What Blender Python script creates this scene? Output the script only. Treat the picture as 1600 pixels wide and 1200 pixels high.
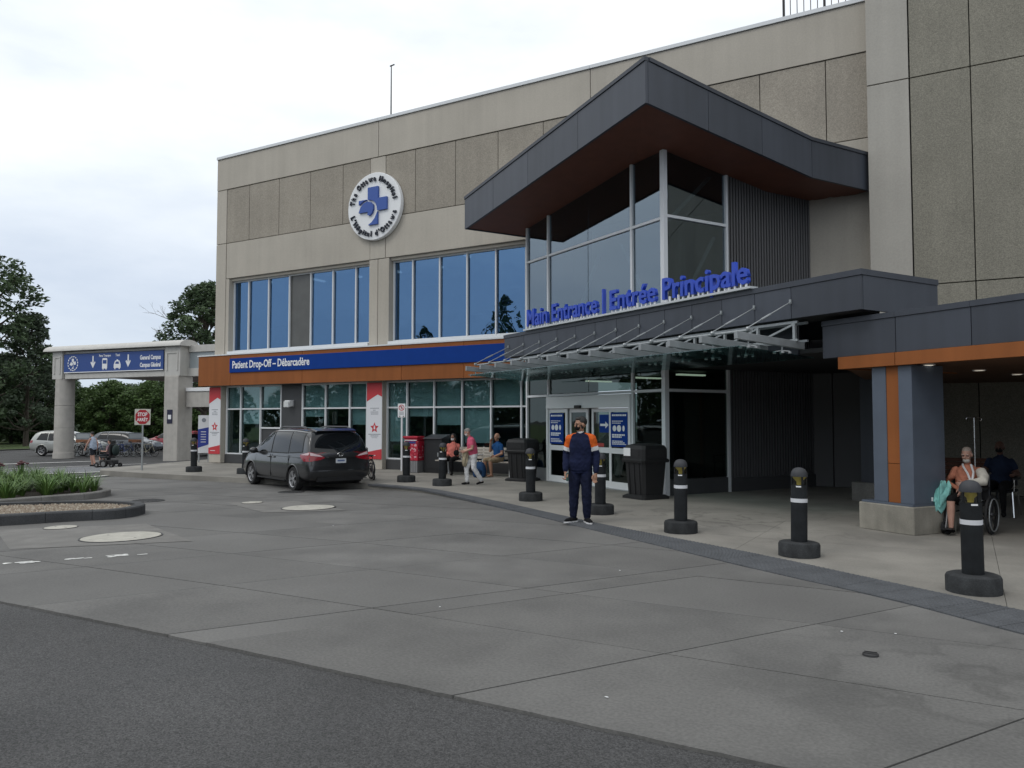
import bpy, bmesh, math, random
import numpy as np
from mathutils import Vector, Matrix
random.seed(7); rng = np.random.default_rng(7)
for o in list(bpy.data.objects): bpy.data.objects.remove(o)
scene = bpy.context.scene
COL = scene.collection
R = math.radians

# ------------------------------------------------------------------ camera
YAW = R(120.15); PITCH = math.atan(55 / 1220.0)
cam_d = bpy.data.cameras.new('camera'); cam = bpy.data.objects.new('camera', cam_d); COL.objects.link(cam)
cam_d.sensor_width = 36; cam_d.lens = 36 * 1220 / 1600.0; cam_d.clip_start = 0.05; cam_d.clip_end = 2000
fw = Vector((math.cos(YAW) * math.cos(PITCH), math.sin(YAW) * math.cos(PITCH), math.sin(PITCH)))
rt = Vector((math.sin(YAW), -math.cos(YAW), 0)); up = rt.cross(fw)
m3 = Matrix((rt, up, -fw)).transposed()
cam.matrix_world = Matrix.Translation((0, 0, 1.8)) @ m3.to_4x4()
scene.camera = cam

# ------------------------------------------------------------------ overcast sky, soft sun, exposure
SUN_AZ = math.atan2(-0.35, -0.85); SUN_EL = R(52)
world = bpy.data.worlds.new('World'); scene.world = world; world.use_nodes = True
wt = world.node_tree; wt.nodes.clear()
def wn(t, **k):
    n = wt.nodes.new(t)
    for a, b in k.items(): setattr(n, a, b)
    return n
wout = wn('ShaderNodeOutputWorld'); bg = wn('ShaderNodeBackground'); bg.inputs[1].default_value = 0.1
sky = wn('ShaderNodeTexSky', sky_type='NISHITA'); sky.sun_disc = False; sky.sun_elevation = SUN_EL; sky.sun_rotation = SUN_AZ
sky.air_density = 1.0; sky.dust_density = 2.0
tc = wn('ShaderNodeTexCoord'); sep = wn('ShaderNodeSeparateXYZ'); wt.links.new(tc.outputs['Generated'], sep.inputs[0])
ramp = wn('ShaderNodeValToRGB'); wt.links.new(sep.outputs[2], ramp.inputs[0])
cr = ramp.color_ramp; cr.elements[0].position = 0.0; cr.elements[0].color = (0.58, 0.65, 0.73, 1)
cr.elements[1].position = 0.52; cr.elements[1].color = (0.97, 0.985, 0.99, 1)
e = cr.elements.new(0.16); e.color = (0.64, 0.70, 0.79, 1)
e = cr.elements.new(0.30); e.color = (0.87, 0.905, 0.935, 1)
mp = wn('ShaderNodeMapping'); mp.inputs['Scale'].default_value = (1.6, 1.6, 4.5); wt.links.new(tc.outputs['Generated'], mp.inputs[0])
nz = wn('ShaderNodeTexNoise'); nz.inputs['Scale'].default_value = 2.3; nz.inputs['Detail'].default_value = 7; nz.inputs['Roughness'].default_value = 0.55
wt.links.new(mp.outputs[0], nz.inputs['Vector'])
nr = wn('ShaderNodeValToRGB'); nr.color_ramp.elements[0].position = 0.32; nr.color_ramp.elements[0].color = (0.82, 0.855, 0.90, 1)
nr.color_ramp.elements[1].position = 0.68; nr.color_ramp.elements[1].color = (1.05, 1.05, 1.04, 1)
wt.links.new(nz.outputs[0], nr.inputs[0])
mul = wn('ShaderNodeMixRGB', blend_type='MULTIPLY'); mul.inputs[0].default_value = 1
wt.links.new(ramp.outputs[0], mul.inputs[1]); wt.links.new(nr.outputs[0], mul.inputs[2])
sc = wn('ShaderNodeMixRGB', blend_type='MULTIPLY'); sc.inputs[0].default_value = 1; sc.inputs[2].default_value = (14.0, 14.0, 14.0, 1)
wt.links.new(mul.outputs[0], sc.inputs[1])
mixs = wn('ShaderNodeMixRGB'); mixs.inputs[0].default_value = 0.93
wt.links.new(sky.outputs[0], mixs.inputs[1]); wt.links.new(sc.outputs[0], mixs.inputs[2])
wt.links.new(mixs.outputs[0], bg.inputs[0]); wt.links.new(bg.outputs[0], wout.inputs[0])
sun_d = bpy.data.lights.new('sun', 'SUN'); sun = bpy.data.objects.new('sun', sun_d); COL.objects.link(sun)
sun_d.energy = 0.8; sun_d.angle = R(20); sun_d.color = (1.0, 0.97, 0.92)
sv = Vector((math.sin(SUN_AZ) * math.cos(SUN_EL), math.cos(SUN_AZ) * math.cos(SUN_EL), math.sin(SUN_EL)))
sun.rotation_euler = sv.to_track_quat('Z', 'Y').to_euler(); sun.location = (0, -20, 40)
vs = scene.view_settings; vs.view_transform = 'Standard'; vs.look = 'None'; vs.exposure = -0.16; vs.gamma = 1; vs.use_curve_mapping = False
try:
    scene.cycles.max_bounces = 6; scene.cycles.transparent_max_bounces = 10
except Exception: pass

# ------------------------------------------------------------------ materials
MT = {}
def mat(name, col, rough=0.6, metal=0.0, var=0.0, vscale=3.0, fine=0.0, fscale=60.0, bump=0.0, bscale=80.0, spec=0.5, emit=None, coat=0.0, streak=0.0, var2=None, alpha=None, speck=None, stain=None, objrand=0.0):
    if name in MT: return MT[name]
    m = bpy.data.materials.new(name); m.use_nodes = True; MT[name] = m
    nt = m.node_tree; b = nt.nodes['Principled BSDF']
    b.inputs['Base Color'].default_value = (*col, 1); b.inputs['Roughness'].default_value = rough; b.inputs['Metallic'].default_value = metal
    b.inputs['Specular IOR Level'].default_value = spec
    if coat: b.inputs['Coat Weight'].default_value = coat; b.inputs['Coat Roughness'].default_value = 0.08
    if emit: b.inputs['Emission Color'].default_value = (*emit[0], 1); b.inputs['Emission Strength'].default_value = emit[1]
    L = nt.links.new
    tc = nt.nodes.new('ShaderNodeTexCoord'); src = None
    def noise(scale, detail=5, vec=None):
        n = nt.nodes.new('ShaderNodeTexNoise'); n.inputs['Scale'].default_value = scale; n.inputs['Detail'].default_value = detail
        L(vec if vec else tc.outputs['Object'], n.inputs['Vector']); return n.outputs[0]
    def rng_(o, lo, hi, a=0.3, c=0.7):
        n = nt.nodes.new('ShaderNodeMapRange'); L(o, n.inputs[0]); n.inputs[1].default_value = a; n.inputs[2].default_value = c
        n.inputs[3].default_value = lo; n.inputs[4].default_value = hi; return n.outputs[0]
    def mulc(prev, fac):
        n = nt.nodes.new('ShaderNodeMixRGB'); n.blend_type = 'MULTIPLY'; n.inputs[0].default_value = 1
        if prev is None: n.inputs[1].default_value = (*col, 1)
        else: L(prev, n.inputs[1])
        L(fac, n.inputs[2]); return n.outputs[0]
    if objrand:
        oi = nt.nodes.new('ShaderNodeObjectInfo'); src = mulc(src, rng_(oi.outputs['Random'], 1-objrand, 1+objrand, 0, 1))
    if var2:
        n = nt.nodes.new('ShaderNodeMixRGB'); n.inputs[1].default_value = (*col, 1); n.inputs[2].default_value = (*var2, 1); pre = src
        L(rng_(noise(vscale * 1.7, 4), 0, 1, 0.42, 0.6), n.inputs[0]); src = n.outputs[0]
        if pre is not None: src = mulc(src, rng_(oi.outputs['Random'], 1-objrand, 1+objrand, 0, 1))
    if var: src = mulc(src, rng_(noise(vscale), 1 - var, 1 + var))
    if fine: src = mulc(src, rng_(noise(fscale, 2), 1 - fine, 1 + fine))
    if streak:
        mp = nt.nodes.new('ShaderNodeMapping'); mp.inputs['Scale'].default_value = (3.0, 3.0, 0.16); L(tc.outputs['Object'], mp.inputs[0])
        src = mulc(src, rng_(noise(1.6, 6, mp.outputs[0]), 1 - streak, 1 + streak * 0.5))
    if speck:
        v = nt.nodes.new('ShaderNodeTexVoronoi'); v.inputs['Scale'].default_value = speck[0]; L(tc.outputs['Object'], v.inputs['Vector'])
        s2 = nt.nodes.new('ShaderNodeSeparateColor'); L(v.outputs['Color'], s2.inputs[0])
        src = mulc(src, rng_(s2.outputs[0], 1 - speck[1], 1 + speck[1], 0, 1))
    if stain:      # meandering cracks and tyre-dark smears, only in places
        def m2(op, a_, b_=None):
            n = nt.nodes.new('ShaderNodeMath'); n.operation = op
            for i, q in enumerate((a_, b_)):
                if q is None: continue
                if isinstance(q, (int, float)): n.inputs[i].default_value = q
                else: L(q, n.inputs[i])
            return n.outputs[0]
        line = rng_(m2('ABSOLUTE', m2('SUBTRACT', noise(stain[0], 9), 0.5)), 1, 0, 0.0, stain[1]); vd = nt.nodes.new('ShaderNodeVectorMath'); vd.operation = 'DISTANCE'; L(tc.outputs['Object'], vd.inputs[0]); vd.inputs[1].default_value = stain[3]; where = rng_(vd.outputs['Value'], 1, 0, 0.5, stain[4])
        src = mulc(src, m2('SUBTRACT', 1.0, m2('MULTIPLY', m2('MULTIPLY', line, where), stain[2])))
    if src is not None: L(src, b.inputs['Base Color'])
    if bump:
        bp = nt.nodes.new('ShaderNodeBump'); bp.inputs['Strength'].default_value = bump; bp.inputs['Distance'].default_value = 0.01
        L(noise(bscale, 4), bp.inputs['Height']); L(bp.outputs[0], b.inputs['Normal'])
    return m
def glass(name, tint, gloss, fac, rough=0.01, fres=1.0, wav=0.004):
    if name in MT: return MT[name]
    m = bpy.data.materials.new(name); m.use_nodes = True; MT[name] = m
    nt = m.node_tree; nt.nodes.clear(); L = nt.links.new
    out = nt.nodes.new('ShaderNodeOutputMaterial'); tr = nt.nodes.new('ShaderNodeBsdfTransparent'); gl = nt.nodes.new('ShaderNodeBsdfGlossy')
    tr.inputs[0].default_value = (*tint, 1); gl.inputs[0].default_value = (*gloss, 1); gl.inputs['Roughness'].default_value = rough
    lw = nt.nodes.new('ShaderNodeFresnel'); gm_ = nt.nodes.new('ShaderNodeNewGeometry'); io = nt.nodes.new('ShaderNodeMapRange'); L(gm_.outputs['Backfacing'], io.inputs[0]); io.inputs[3].default_value = 1.5; io.inputs[4].default_value = 1/1.5; L(io.outputs[0], lw.inputs[0])   # both faces of a pane reflect alike
    mr = nt.nodes.new('ShaderNodeMapRange'); L(lw.outputs[0], mr.inputs[0]); mr.inputs[1].default_value = 0.04; mr.inputs[2].default_value = 1
    mr.inputs[3].default_value = fac; mr.inputs[4].default_value = fres
    mx = nt.nodes.new('ShaderNodeMixShader'); L(mr.outputs[0], mx.inputs[0]); L(tr.outputs[0], mx.inputs[1]); L(gl.outputs[0], mx.inputs[2])
    tc = nt.nodes.new('ShaderNodeTexCoord'); n = nt.nodes.new('ShaderNodeTexNoise'); n.inputs['Scale'].default_value = 0.9; L(tc.outputs['Object'], n.inputs[0])
    bp = nt.nodes.new('ShaderNodeBump'); bp.inputs['Strength'].default_value = 1.0; bp.inputs['Distance'].default_value = wav; L(n.outputs[0], bp.inputs['Height']); L(bp.outputs[0], gl.inputs['Normal'])
    L(mx.outputs[0], out.inputs[0]); return m

asphalt = mat('asphalt', (0.064, 0.0635, 0.064), 0.9, var=0.22, vscale=0.5, fine=0.3, fscale=130, bump=0.8, bscale=120, speck=(105, 0.5), var2=(0.058, 0.058, 0.059))
slabm = mat('driveway_concrete', (0.126, 0.1235, 0.118), 0.85, objrand=0.06, var=0.2, vscale=0.55, fine=0.16, fscale=40, bump=0.25, bscale=90, var2=(0.107, 0.105, 0.101), stain=(1.1, 0.045, 0.26, (0.15, 6.3, 0), 2.2))
slabm2 = mat('driveway_concrete_b', (0.130, 0.1275, 0.122), 0.85, objrand=0.06, var=0.2, vscale=0.8, fine=0.12, fscale=45, bump=0.25, bscale=90, var2=(0.111, 0.109, 0.105), stain=(1.1, 0.045, 0.26, (0.15, 6.3, 0), 2.2))
slabm3 = mat('driveway_concrete_c', (0.122, 0.12, 0.115), 0.85, objrand=0.06, var=0.2, vscale=0.4, fine=0.12, fscale=38, bump=0.25, bscale=90, var2=(0.121, 0.1185, 0.114), stain=(1.1, 0.045, 0.26, (0.15, 6.3, 0), 2.2))
swalk = mat('sidewalk_concrete', (0.242, 0.229, 0.204), 0.88, var=0.16, vscale=0.6, fine=0.08, fscale=45, bump=0.2, bscale=70, var2=(0.20, 0.19, 0.17), stain=(0.7, 0.02, 0.35, (-3.6, 14.2, 0), 3.5))
tactm = mat('tactile_grey', (0.075, 0.08, 0.088), 0.8, var=0.15, fine=0.1)
kerbm = mat('kerb_concrete', (0.17, 0.165, 0.155), 0.9, var=0.2, fine=0.15, fscale=50, bump=0.3)
kerbd = mat('kerb_dark', (0.045, 0.047, 0.05), 0.85, var=0.3, vscale=2, fine=0.25, fscale=60, bump=0.4)
precast = mat('precast_smooth', (0.425, 0.392, 0.338), 0.85, objrand=0.05, var=0.07, vscale=0.6, fine=0.05, fscale=24, bump=0.2, bscale=50, streak=0.05)
precast2 = mat('precast_tower', (0.40, 0.38, 0.34), 0.85, objrand=0.05, var=0.07, vscale=0.6, fine=0.05, fscale=24, bump=0.2, bscale=50, streak=0.05)
aggr = mat('exposed_aggregate', (0.305, 0.275, 0.23), 0.9, objrand=0.06, var=0.1, vscale=0.7, fine=0.12, fscale=28, bump=0.5, bscale=45, speck=(55, 0.15), streak=0.06)
aggr2 = mat('exposed_aggregate_tower', (0.232, 0.219, 0.179), 0.9, objrand=0.05, var=0.1, vscale=0.7, fine=0.16, fscale=34, bump=0.6, bscale=55, speck=(75, 0.2), streak=0.06)
jointm = mat('joint_dark', (0.03, 0.028, 0.025), 0.9)
darkp = mat('charcoal_panel', (0.049, 0.056, 0.072), 0.4, objrand=0.07, var=0.1, vscale=0.8, streak=0.12, bump=0.25, bscale=1.6, spec=0.4)
darkp2 = mat('charcoal_panel_b', (0.044, 0.050, 0.064), 0.43, objrand=0.07, var=0.1, vscale=0.8, streak=0.12, bump=0.25, bscale=1.6, spec=0.4)
ribm = mat('charcoal_rib', (0.105, 0.105, 0.108), 0.5, spec=0.4)
orange = mat('rust_orange_panel', (0.262, 0.088, 0.026), 0.55, objrand=0.05, var=0.1, vscale=0.8, streak=0.1, bump=0.2, bscale=1.6, spec=0.2)
soffm = mat('soffit_rust', (0.16, 0.055, 0.03), 0.6, var=0.08)
bluem = mat('sign_blue', (0.006, 0.042, 0.235), 0.6, var=0.04, spec=0.1)
letblue = mat('letter_blue', (0.016, 0.06, 0.46), 0.4)
logoblue = mat('logo_blue', (0.03, 0.085, 0.34), 0.45)
white = mat('sign_white', (0.78, 0.79, 0.8), 0.45)
black = mat('matte_black', (0.012, 0.012, 0.013), 0.6)
alum = mat('window_aluminium', (0.66, 0.68, 0.70), 0.45)
steel = mat('galvanised_steel', (0.31, 0.33, 0.34), 0.45, metal=0.3, var=0.1, vscale=6)
chrome = mat('polished_steel', (0.7, 0.7, 0.7), 0.18, metal=1.0)
greyp = mat('grey_paint', (0.30, 0.31, 0.32), 0.5)
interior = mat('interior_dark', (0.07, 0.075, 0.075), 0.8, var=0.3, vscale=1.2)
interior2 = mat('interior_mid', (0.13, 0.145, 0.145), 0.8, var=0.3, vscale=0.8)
blind = mat('roller_blind', (0.62, 0.66, 0.60), 0.8, var=0.08)
sky_tint_glass = glass('sky_tinted_reflective_glass', (0.26, 0.34, 0.44), (0.24, 0.43, 0.70), 0.40, wav=0.012)  # blue of the mirrored sky put into the gloss tint; the world is overcast
green_glass = glass('green_tinted_glass', (0.62, 0.73, 0.76), (0.62, 0.74, 0.72), 0.12, wav=0.0015)
lobby_glass = glass('lobby_glass', (0.52, 0.58, 0.58), (0.54, 0.63, 0.72), 0.25, wav=0.0015)
canopy_glass = glass('canopy_glass', (0.52, 0.66, 0.64), (0.7, 0.8, 0.8), 0.16, rough=0.08)
door_glass = glass('door_glass', (0.32, 0.38, 0.36), (0.65, 0.72, 0.70), 0.07)

# ------------------------------------------------------------------ mesh helpers
class MB:
    def __init__(s): s.v = []; s.f = []; s.m = []; s.sm = []
    def add(s, vs, fs, mi=0, sm=False):
        o = len(s.v); s.v += [tuple(map(float, v)) for v in vs]
        for f in fs: s.f.append([o + i for i in f]); s.m.append(mi); s.sm.append(sm)
        return s
    def box(s, x0, x1, y0, y1, z0, z1, mi=0):
        return s.add([(x0,y0,z0),(x1,y0,z0),(x1,y1,z0),(x0,y1,z0),(x0,y0,z1),(x1,y0,z1),(x1,y1,z1),(x0,y1,z1)],
                     [(0,3,2,1),(4,5,6,7),(0,1,5,4),(1,2,6,5),(2,3,7,6),(3,0,4,7)], mi)
    def hexa(s, b, t, mi=0):
        return s.add(list(b) + list(t), [(0,3,2,1),(4,5,6,7),(0,1,5,4),(1,2,6,5),(2,3,7,6),(3,0,4,7)], mi)
    def bar(s, p, q, w, h, mi=0, upv=(0,0,1)):
        p = Vector(p); q = Vector(q); d = (q - p).normalized(); u = Vector(upv)
        if abs(d.dot(u)) > 0.98: u = Vector((1,0,0))
        x = d.cross(u).normalized() * (w / 2); y = x.cross(d).normalized() * (h / 2)
        return s.hexa([p-x-y, p+x-y, p+x+y, p-x+y], [q-x-y, q+x-y, q+x+y, q-x+y], mi)
    def tube(s, pts, r, n=8, mi=0, cap=True, closed=False):
        pts = [Vector(p) for p in pts]; rs = r if isinstance(r, (list, tuple)) else [r] * len(pts)
        rings = []; N = len(pts); prev = None
        for i, p in enumerate(pts):
            if closed: d = pts[(i+1) % N] - pts[i-1]
            else: d = pts[min(i+1, N-1)] - pts[max(i-1, 0)]
            d.normalize()
            if prev is None:
                u = Vector((0,0,1)) if abs(d.z) < 0.9 else Vector((1,0,0))
                a = d.cross(u).normalized()
            else:
                a = prev - d * prev.dot(d)
                a = a.normalized() if a.length > 1e-6 else d.orthogonal().normalized()
            prev = a; b = d.cross(a)
            rings.append([p + (a * math.cos(2*math.pi*k/n) + b * math.sin(2*math.pi*k/n)) * rs[i] for k in range(n)])
        return s.loft(rings, mi, cap and not closed, closed, True)
    def loft(s, rings, mi=0, cap=True, closed=False, sm=True):
        n = len(rings[0]); vs = [v for r in rings for v in r]; fs = []
        N = len(rings)
        for i in range(N if closed else N - 1):
            a = i * n; b = ((i + 1) % N) * n
            for k in range(n): fs.append((a+k, a+(k+1) % n, b+(k+1) % n, b+k))
        s.add(vs, fs, mi, sm)
        if cap:
            o = len(s.v) - N * n
            s.f.append([o + k for k in reversed(range(n))]); s.m.append(mi); s.sm.append(False)
            s.f.append([o + (N-1)*n + k for k in range(n)]); s.m.append(mi); s.sm.append(False)
        return s
    def lathe(s, prof, n=24, c=(0,0,0), mi=0, cap=True, sm=True):
        rings = [[(c[0]+r*math.cos(2*math.pi*k/n), c[1]+r*math.sin(2*math.pi*k/n), c[2]+z) for k in range(n)] for r, z in prof]
        return s.loft(rings, mi, cap, False, sm)
    def prism(s, poly, z0, z1, mi=0):
        n = len(poly); vs = [(x, y, z0) for x, y in poly] + [(x, y, z1) for x, y in poly]
        a = sum(poly[i][0]*poly[(i+1) % n][1] - poly[(i+1) % n][0]*poly[i][1] for i in range(n))
        fs = [list(reversed(range(n))), list(range(n, 2*n))] + [(i, (i+1) % n, n+(i+1) % n, n+i) for i in range(n)]
        if a < 0: fs = [list(reversed(f)) for f in fs]
        return s.add(vs, fs, mi)
    def prismy(s, poly, y0, y1, mi=0):
        """polygon in (x, z) extruded along y"""
        n = len(poly); vs = [(x, y0, z) for x, z in poly] + [(x, y1, z) for x, z in poly]
        a = sum(poly[i][0]*poly[(i+1) % n][1] - poly[(i+1) % n][0]*poly[i][1] for i in range(n))
        fs = [list(range(n)), list(reversed(range(n, 2*n)))] + [((i+1) % n, i, n+i, n+(i+1) % n) for i in range(n)]
        if a < 0: fs = [list(reversed(f)) for f in fs]
        return s.add(vs, fs, mi)
    def ell(s, c, r, n=14, mi=0, rot=None):
        c = Vector(c); rings = []
        m = n // 2
        for i in range(1, m):
            ph = math.pi * i / m - math.pi / 2
            ring = []
            for k in range(n):
                a = 2*math.pi*k/n
                v = Vector((r[0]*math.cos(ph)*math.cos(a), r[1]*math.cos(ph)*math.sin(a), r[2]*math.sin(ph)))
                if rot: v = rot @ v
                ring.append(c + v)
            rings.append(ring)
        o = len(s.v); s.loft(rings, mi, False, False, True)
        b = Vector((0,0,-r[2])); t = Vector((0,0,r[2]))
        if rot: b = rot @ b; t = rot @ t
        nb = len(s.v); s.v += [tuple(c+b), tuple(c+t)]
        for k in range(n):
            s.f.append([nb, o+(k+1) % n, o+k]); s.m.append(mi); s.sm.append(True)
            q = o + (m-2)*n
            s.f.append([nb+1, q+k, q+(k+1) % n]); s.m.append(mi); s.sm.append(True)
        return s
    def mesh(s, name, mats, bev=0.0, seg=1):
        me = bpy.data.meshes.new(name); me.from_pydata(s.v, [], s.f)
        for m in (mats if isinstance(mats, (list, tuple)) else [mats]): me.materials.append(m)
        me.polygons.foreach_set('material_index', s.m); me.polygons.foreach_set('use_smooth', s.sm); me.update()
        if any(s.sm): me.set_sharp_from_angle(angle=R(38))
        if bev:
            bm = bmesh.new(); bm.from_mesh(me)
            es = [e for e in bm.edges if len(e.link_faces) == 2 and e.calc_face_angle(0) > R(35)]
            bmesh.ops.bevel(bm, geom=es, offset=bev, segments=seg, affect='EDGES', clamp_overlap=True)
            bm.to_mesh(me); bm.free()
        return me
    def build(s, name, mats, parent=None, world=False, bev=0.0, seg=1):
        return place(name, s.mesh(name, mats, bev, seg), parent, world)
def place(name, me, parent=None, world=False):
    o = bpy.data.objects.new(name, me); COL.objects.link(o)
    if parent is not None:
        o.parent = parent
        if world: o.matrix_parent_inverse = Matrix.LocRotScale(parent.location, parent.rotation_euler, parent.scale).inverted()
    return o
def tag(o, label, cat, group=None):
    o['label'] = label; o['category'] = cat
    if group: o['group'] = group
    return o
def struct(o): o['kind'] = 'structure'; return o
def stuff(o): o['kind'] = 'stuff'; return o
def thing(name, label, cat, loc=(0,0,0), rz=0.0, group=None):
    o = bpy.data.objects.new(name, None); COL.objects.link(o); o.empty_display_size = 0.2
    o.location = loc; o.rotation_euler = (0, 0, rz); return tag(o, label, cat, group)
def copy_tree(o, parent=None):
    c = o.copy(); COL.objects.link(c)
    if parent is not None: c.parent = parent
    for ch in list(o.children): copy_tree(ch, c)
    return c
def shared(name, me, parent, loc=(0,0,0), rot=(0,0,0), scale=(1,1,1)):
    o = bpy.data.objects.new(name, me); COL.objects.link(o); o.parent = parent; o.location = loc; o.rotation_euler = rot; o.scale = scale; return o
def evalmesh(o):
    dg = bpy.context.evaluated_depsgraph_get(); return bpy.data.meshes.new_from_object(o.evaluated_get(dg))
_txt = {}
def textmesh(body, size=1.0, extr=0.0, bold=0.0, align='LEFT', sx=1.0, mats=None, res=2, spacing=1.0):
    cu = bpy.data.curves.new('lettering', 'FONT'); cu.body = body; cu.size = size; cu.extrude = extr; cu.offset = bold; cu.align_x = align; cu.resolution_u = res
    cu.space_character = spacing
    o = bpy.data.objects.new('lettering', cu); me = o.to_mesh().copy(); o.to_mesh_clear(); bpy.data.objects.remove(o); bpy.data.curves.remove(cu)
    me.materials.clear()
    if mats: me.materials.append(mats)
    if sx != 1.0:
        for v in me.vertices: v.co.x *= sx
    return me
def text(body, parent, loc, size, m, rot=(R(90), 0, 0), extr=0.004, bold=0.0, align='LEFT', sx=0.8, name='lettering', spacing=1.0):
    me = textmesh(body, size, extr, bold, align, sx, m, spacing=spacing)
    return shared(name, me, parent, loc, rot)

def advances(word, size, bold):
    """pen position before each letter, and the whole width"""
    def rx(t_):
        me = textmesh(t_, size, 0.0, bold); r = max(v.co.x for v in me.vertices); bpy.data.meshes.remove(me); return r
    base = rx('|'); return [rx(word[:i]+'|')-base for i in range(len(word)+1)]
def spaced(word, parent, x, x_end, y, z, size, m, bold=0.004, extr=0.004, gap=0.0, space=0.0, rot=(R(90), 0, 0), name='letter', after=None):
    """one mesh part per letter, set between x and x_end"""
    ad = advances(word, size, bold); k = (x_end-x)/ad[-1]
    for ch, a_, b_ in zip(word, ad, ad[1:]):
        if ch == ' ': continue
        shared(name, textmesh(ch, size, extr, bold, 'LEFT', 1.0, m), parent, (x+a_*k, y, z), rot, (k, 1, 1))
        if after: after(x+a_*k, (b_-a_)*k)
# ------------------------------------------------------------------ lie of the land
def ss(t): t = min(1, max(0, t)); return t * t * (3 - 2 * t)
def gz(x): return -(0.15 * ss((-5 - x) / 13) + 0.5 * ss((-23 - x) / 22))     # carriageway falls away to the left
def sz(x): return -0.5 * ss((-24 - x) / 22)                                  # pavement
# ------------------------------------------------------------------ ground sheet, slabs, pavement
def sheet(name, xs, ys, zf, m):
    v = [(x, y, zf(x, y)) for y in ys for x in xs]; n = len(xs)
    f = [(j*n+i, j*n+i+1, (j+1)*n+i+1, (j+1)*n+i) for j in range(len(ys)-1) for i in range(n-1)]
    mb = MB(); mb.add(v, f, 0, True); return mb.build(name, m)
xs = [-600, -200, -100] + [-60 + i for i in range(0, 56)] + [-3, 0, 10, 60, 300, 600]
struct(sheet('ground', xs, [-600, -100, -20, 4, 20, 40, 100, 600], lambda x, y: gz(x) - 0.022, asphalt))

def clip(subj, cl):
    """clip polygon subj by convex polygon cl (counter-clockwise)"""
    out = subj
    for i in range(len(cl)):
        ax, ay = cl[i]; bx, by = cl[(i+1) % len(cl)]; inp = out; out = []
        side = lambda p: (bx-ax)*(p[1]-ay) - (by-ay)*(p[0]-ax)
        for j in range(len(inp)):
            p = inp[j]; q = inp[(j+1) % len(inp)]; sp = side(p); sq = side(q)
            if sp >= 0: out.append(p)
            if (sp >= 0) != (sq >= 0):
                t = sp / (sp - sq); out.append((p[0]+t*(q[0]-p[0]), p[1]+t*(q[1]-p[1])))
        if len(out) < 3: return []
    return out
UX, UY = -0.86906, 0.49470; VX, VY = 0.49470, 0.86906; CX, CY = -6.11, 17.75
OUT = [(8.5, 3.2), (4.5, 5.2), (2.2, 6.6), (0.38, 7.91), (-0.64, 8.71), (-2.07, 9.59), (-3.95, 10.85), (-5.3, 11.75), (-6.9, 12.9), (-8.6, 14.05), (-10.73, 15.43), (-12.4, 16.35), (-14.3, 16.75), (-16.57, 16.75), (-19.17, 16.62), (-22.86, 16.41), (-24.64, 16.46)]
INN = [(9.0, 4.0), (5.0, 6.0), (2.6, 7.35), (0.43, 8.80), (-0.70, 9.55), (-2.28, 10.60), (-4.05, 11.62), (-5.5, 12.45), (-7.1, 13.5), (-8.75, 14.6), (-10.8, 15.85), (-12.35, 16.6), (-14.3, 17.0)]
def resample(pts, step):
    P = [Vector((*p, 0)) for p in pts]
    # Catmull-Rom
    dense = []
    for i in range(len(P)-1):
        p0 = P[max(i-1, 0)]; p1 = P[i]; p2 = P[i+1]; p3 = P[min(i+2, len(P)-1)]
        for k in range(16):
            t = k/16; dense.append(0.5*((2*p1)+(p2-p0)*t+(2*p0-5*p1+4*p2-p3)*t*t+(3*p1-p0-3*p2+p3)*t**3))
    dense.append(P[-1]); res = [dense[0]]; acc = 0
    for a, b in zip(dense, dense[1:]):
        acc += (b-a).length
        if acc >= step: res.append(b); acc = 0
    return [(p.x, p.y) for p in res]
outc = resample(OUT, 0.45)
drive = [(12, 4.28), (12, 2.0)] + [p for p in outc] + [(-24.64, 4.28)]
rj = random.Random(31); edge = [(-25.2+0.09*i, 4.285+rj.uniform(-0.007, 0.005)) for i in range(int(34.7/0.09))]
drive = [(9.5, 4.32), (8.5, 4.32)] + [p for p in outc if p[1] > 4.34] + [(-25.2, 16.4)] + edge
road_root = struct(bpy.data.objects.new('driveway', None)); COL.objects.link(road_root)
g = 0.0065
tl = [-17.9, -15.8, -13.65, -11.5, -9.42, -7.33, -6.9, -5.05] + [-5.05 + 2.15*i for i in range(1, 14)]
yl = [4.2, 5.85, 7.36, 8.9, 10.45, 12.0, 13.5, 15.0, 16.4, 17.6]
def xat(t, y):   # x on the joint line t at height y
    return CX + (t - (y-CY)*UY) / UX
for j in range(len(yl)-1):
    for i in range(len(tl)-1):
        ya, yb = yl[j]+g, yl[j+1]-g; ta, tb = tl[i]+g, tl[i+1]-g
        cell = [(xat(tb, ya), ya), (xat(ta, ya), ya), (xat(ta, yb), yb), (xat(tb, yb), yb)]
        pg = clip(drive, cell)
        if len(pg) < 3: continue
        ar = abs(sum(pg[k][0]*pg[(k+1) % len(pg)][1]-pg[(k+1) % len(pg)][0]*pg[k][1] for k in range(len(pg))))/2
        if ar < 0.05: continue
        dz = random.uniform(-0.002, 0.002); n = len(pg)
        a = sum(pg[k][0]*pg[(k+1) % n][1]-pg[(k+1) % n][0]*pg[k][1] for k in range(n))
        if a < 0: pg = pg[::-1]
        mb = MB(); mb.add([(x, y, gz(x)+dz) for x, y in pg] + [(x, y, gz(x)-0.05) for x, y in pg],
               [list(range(n))] + [(k, n+k, n+(k+1) % n, (k+1) % n) for k in range(n)])
        mb.build('slab', random.choice([slabm, slabm, slabm2, slabm3]), road_root)

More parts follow.
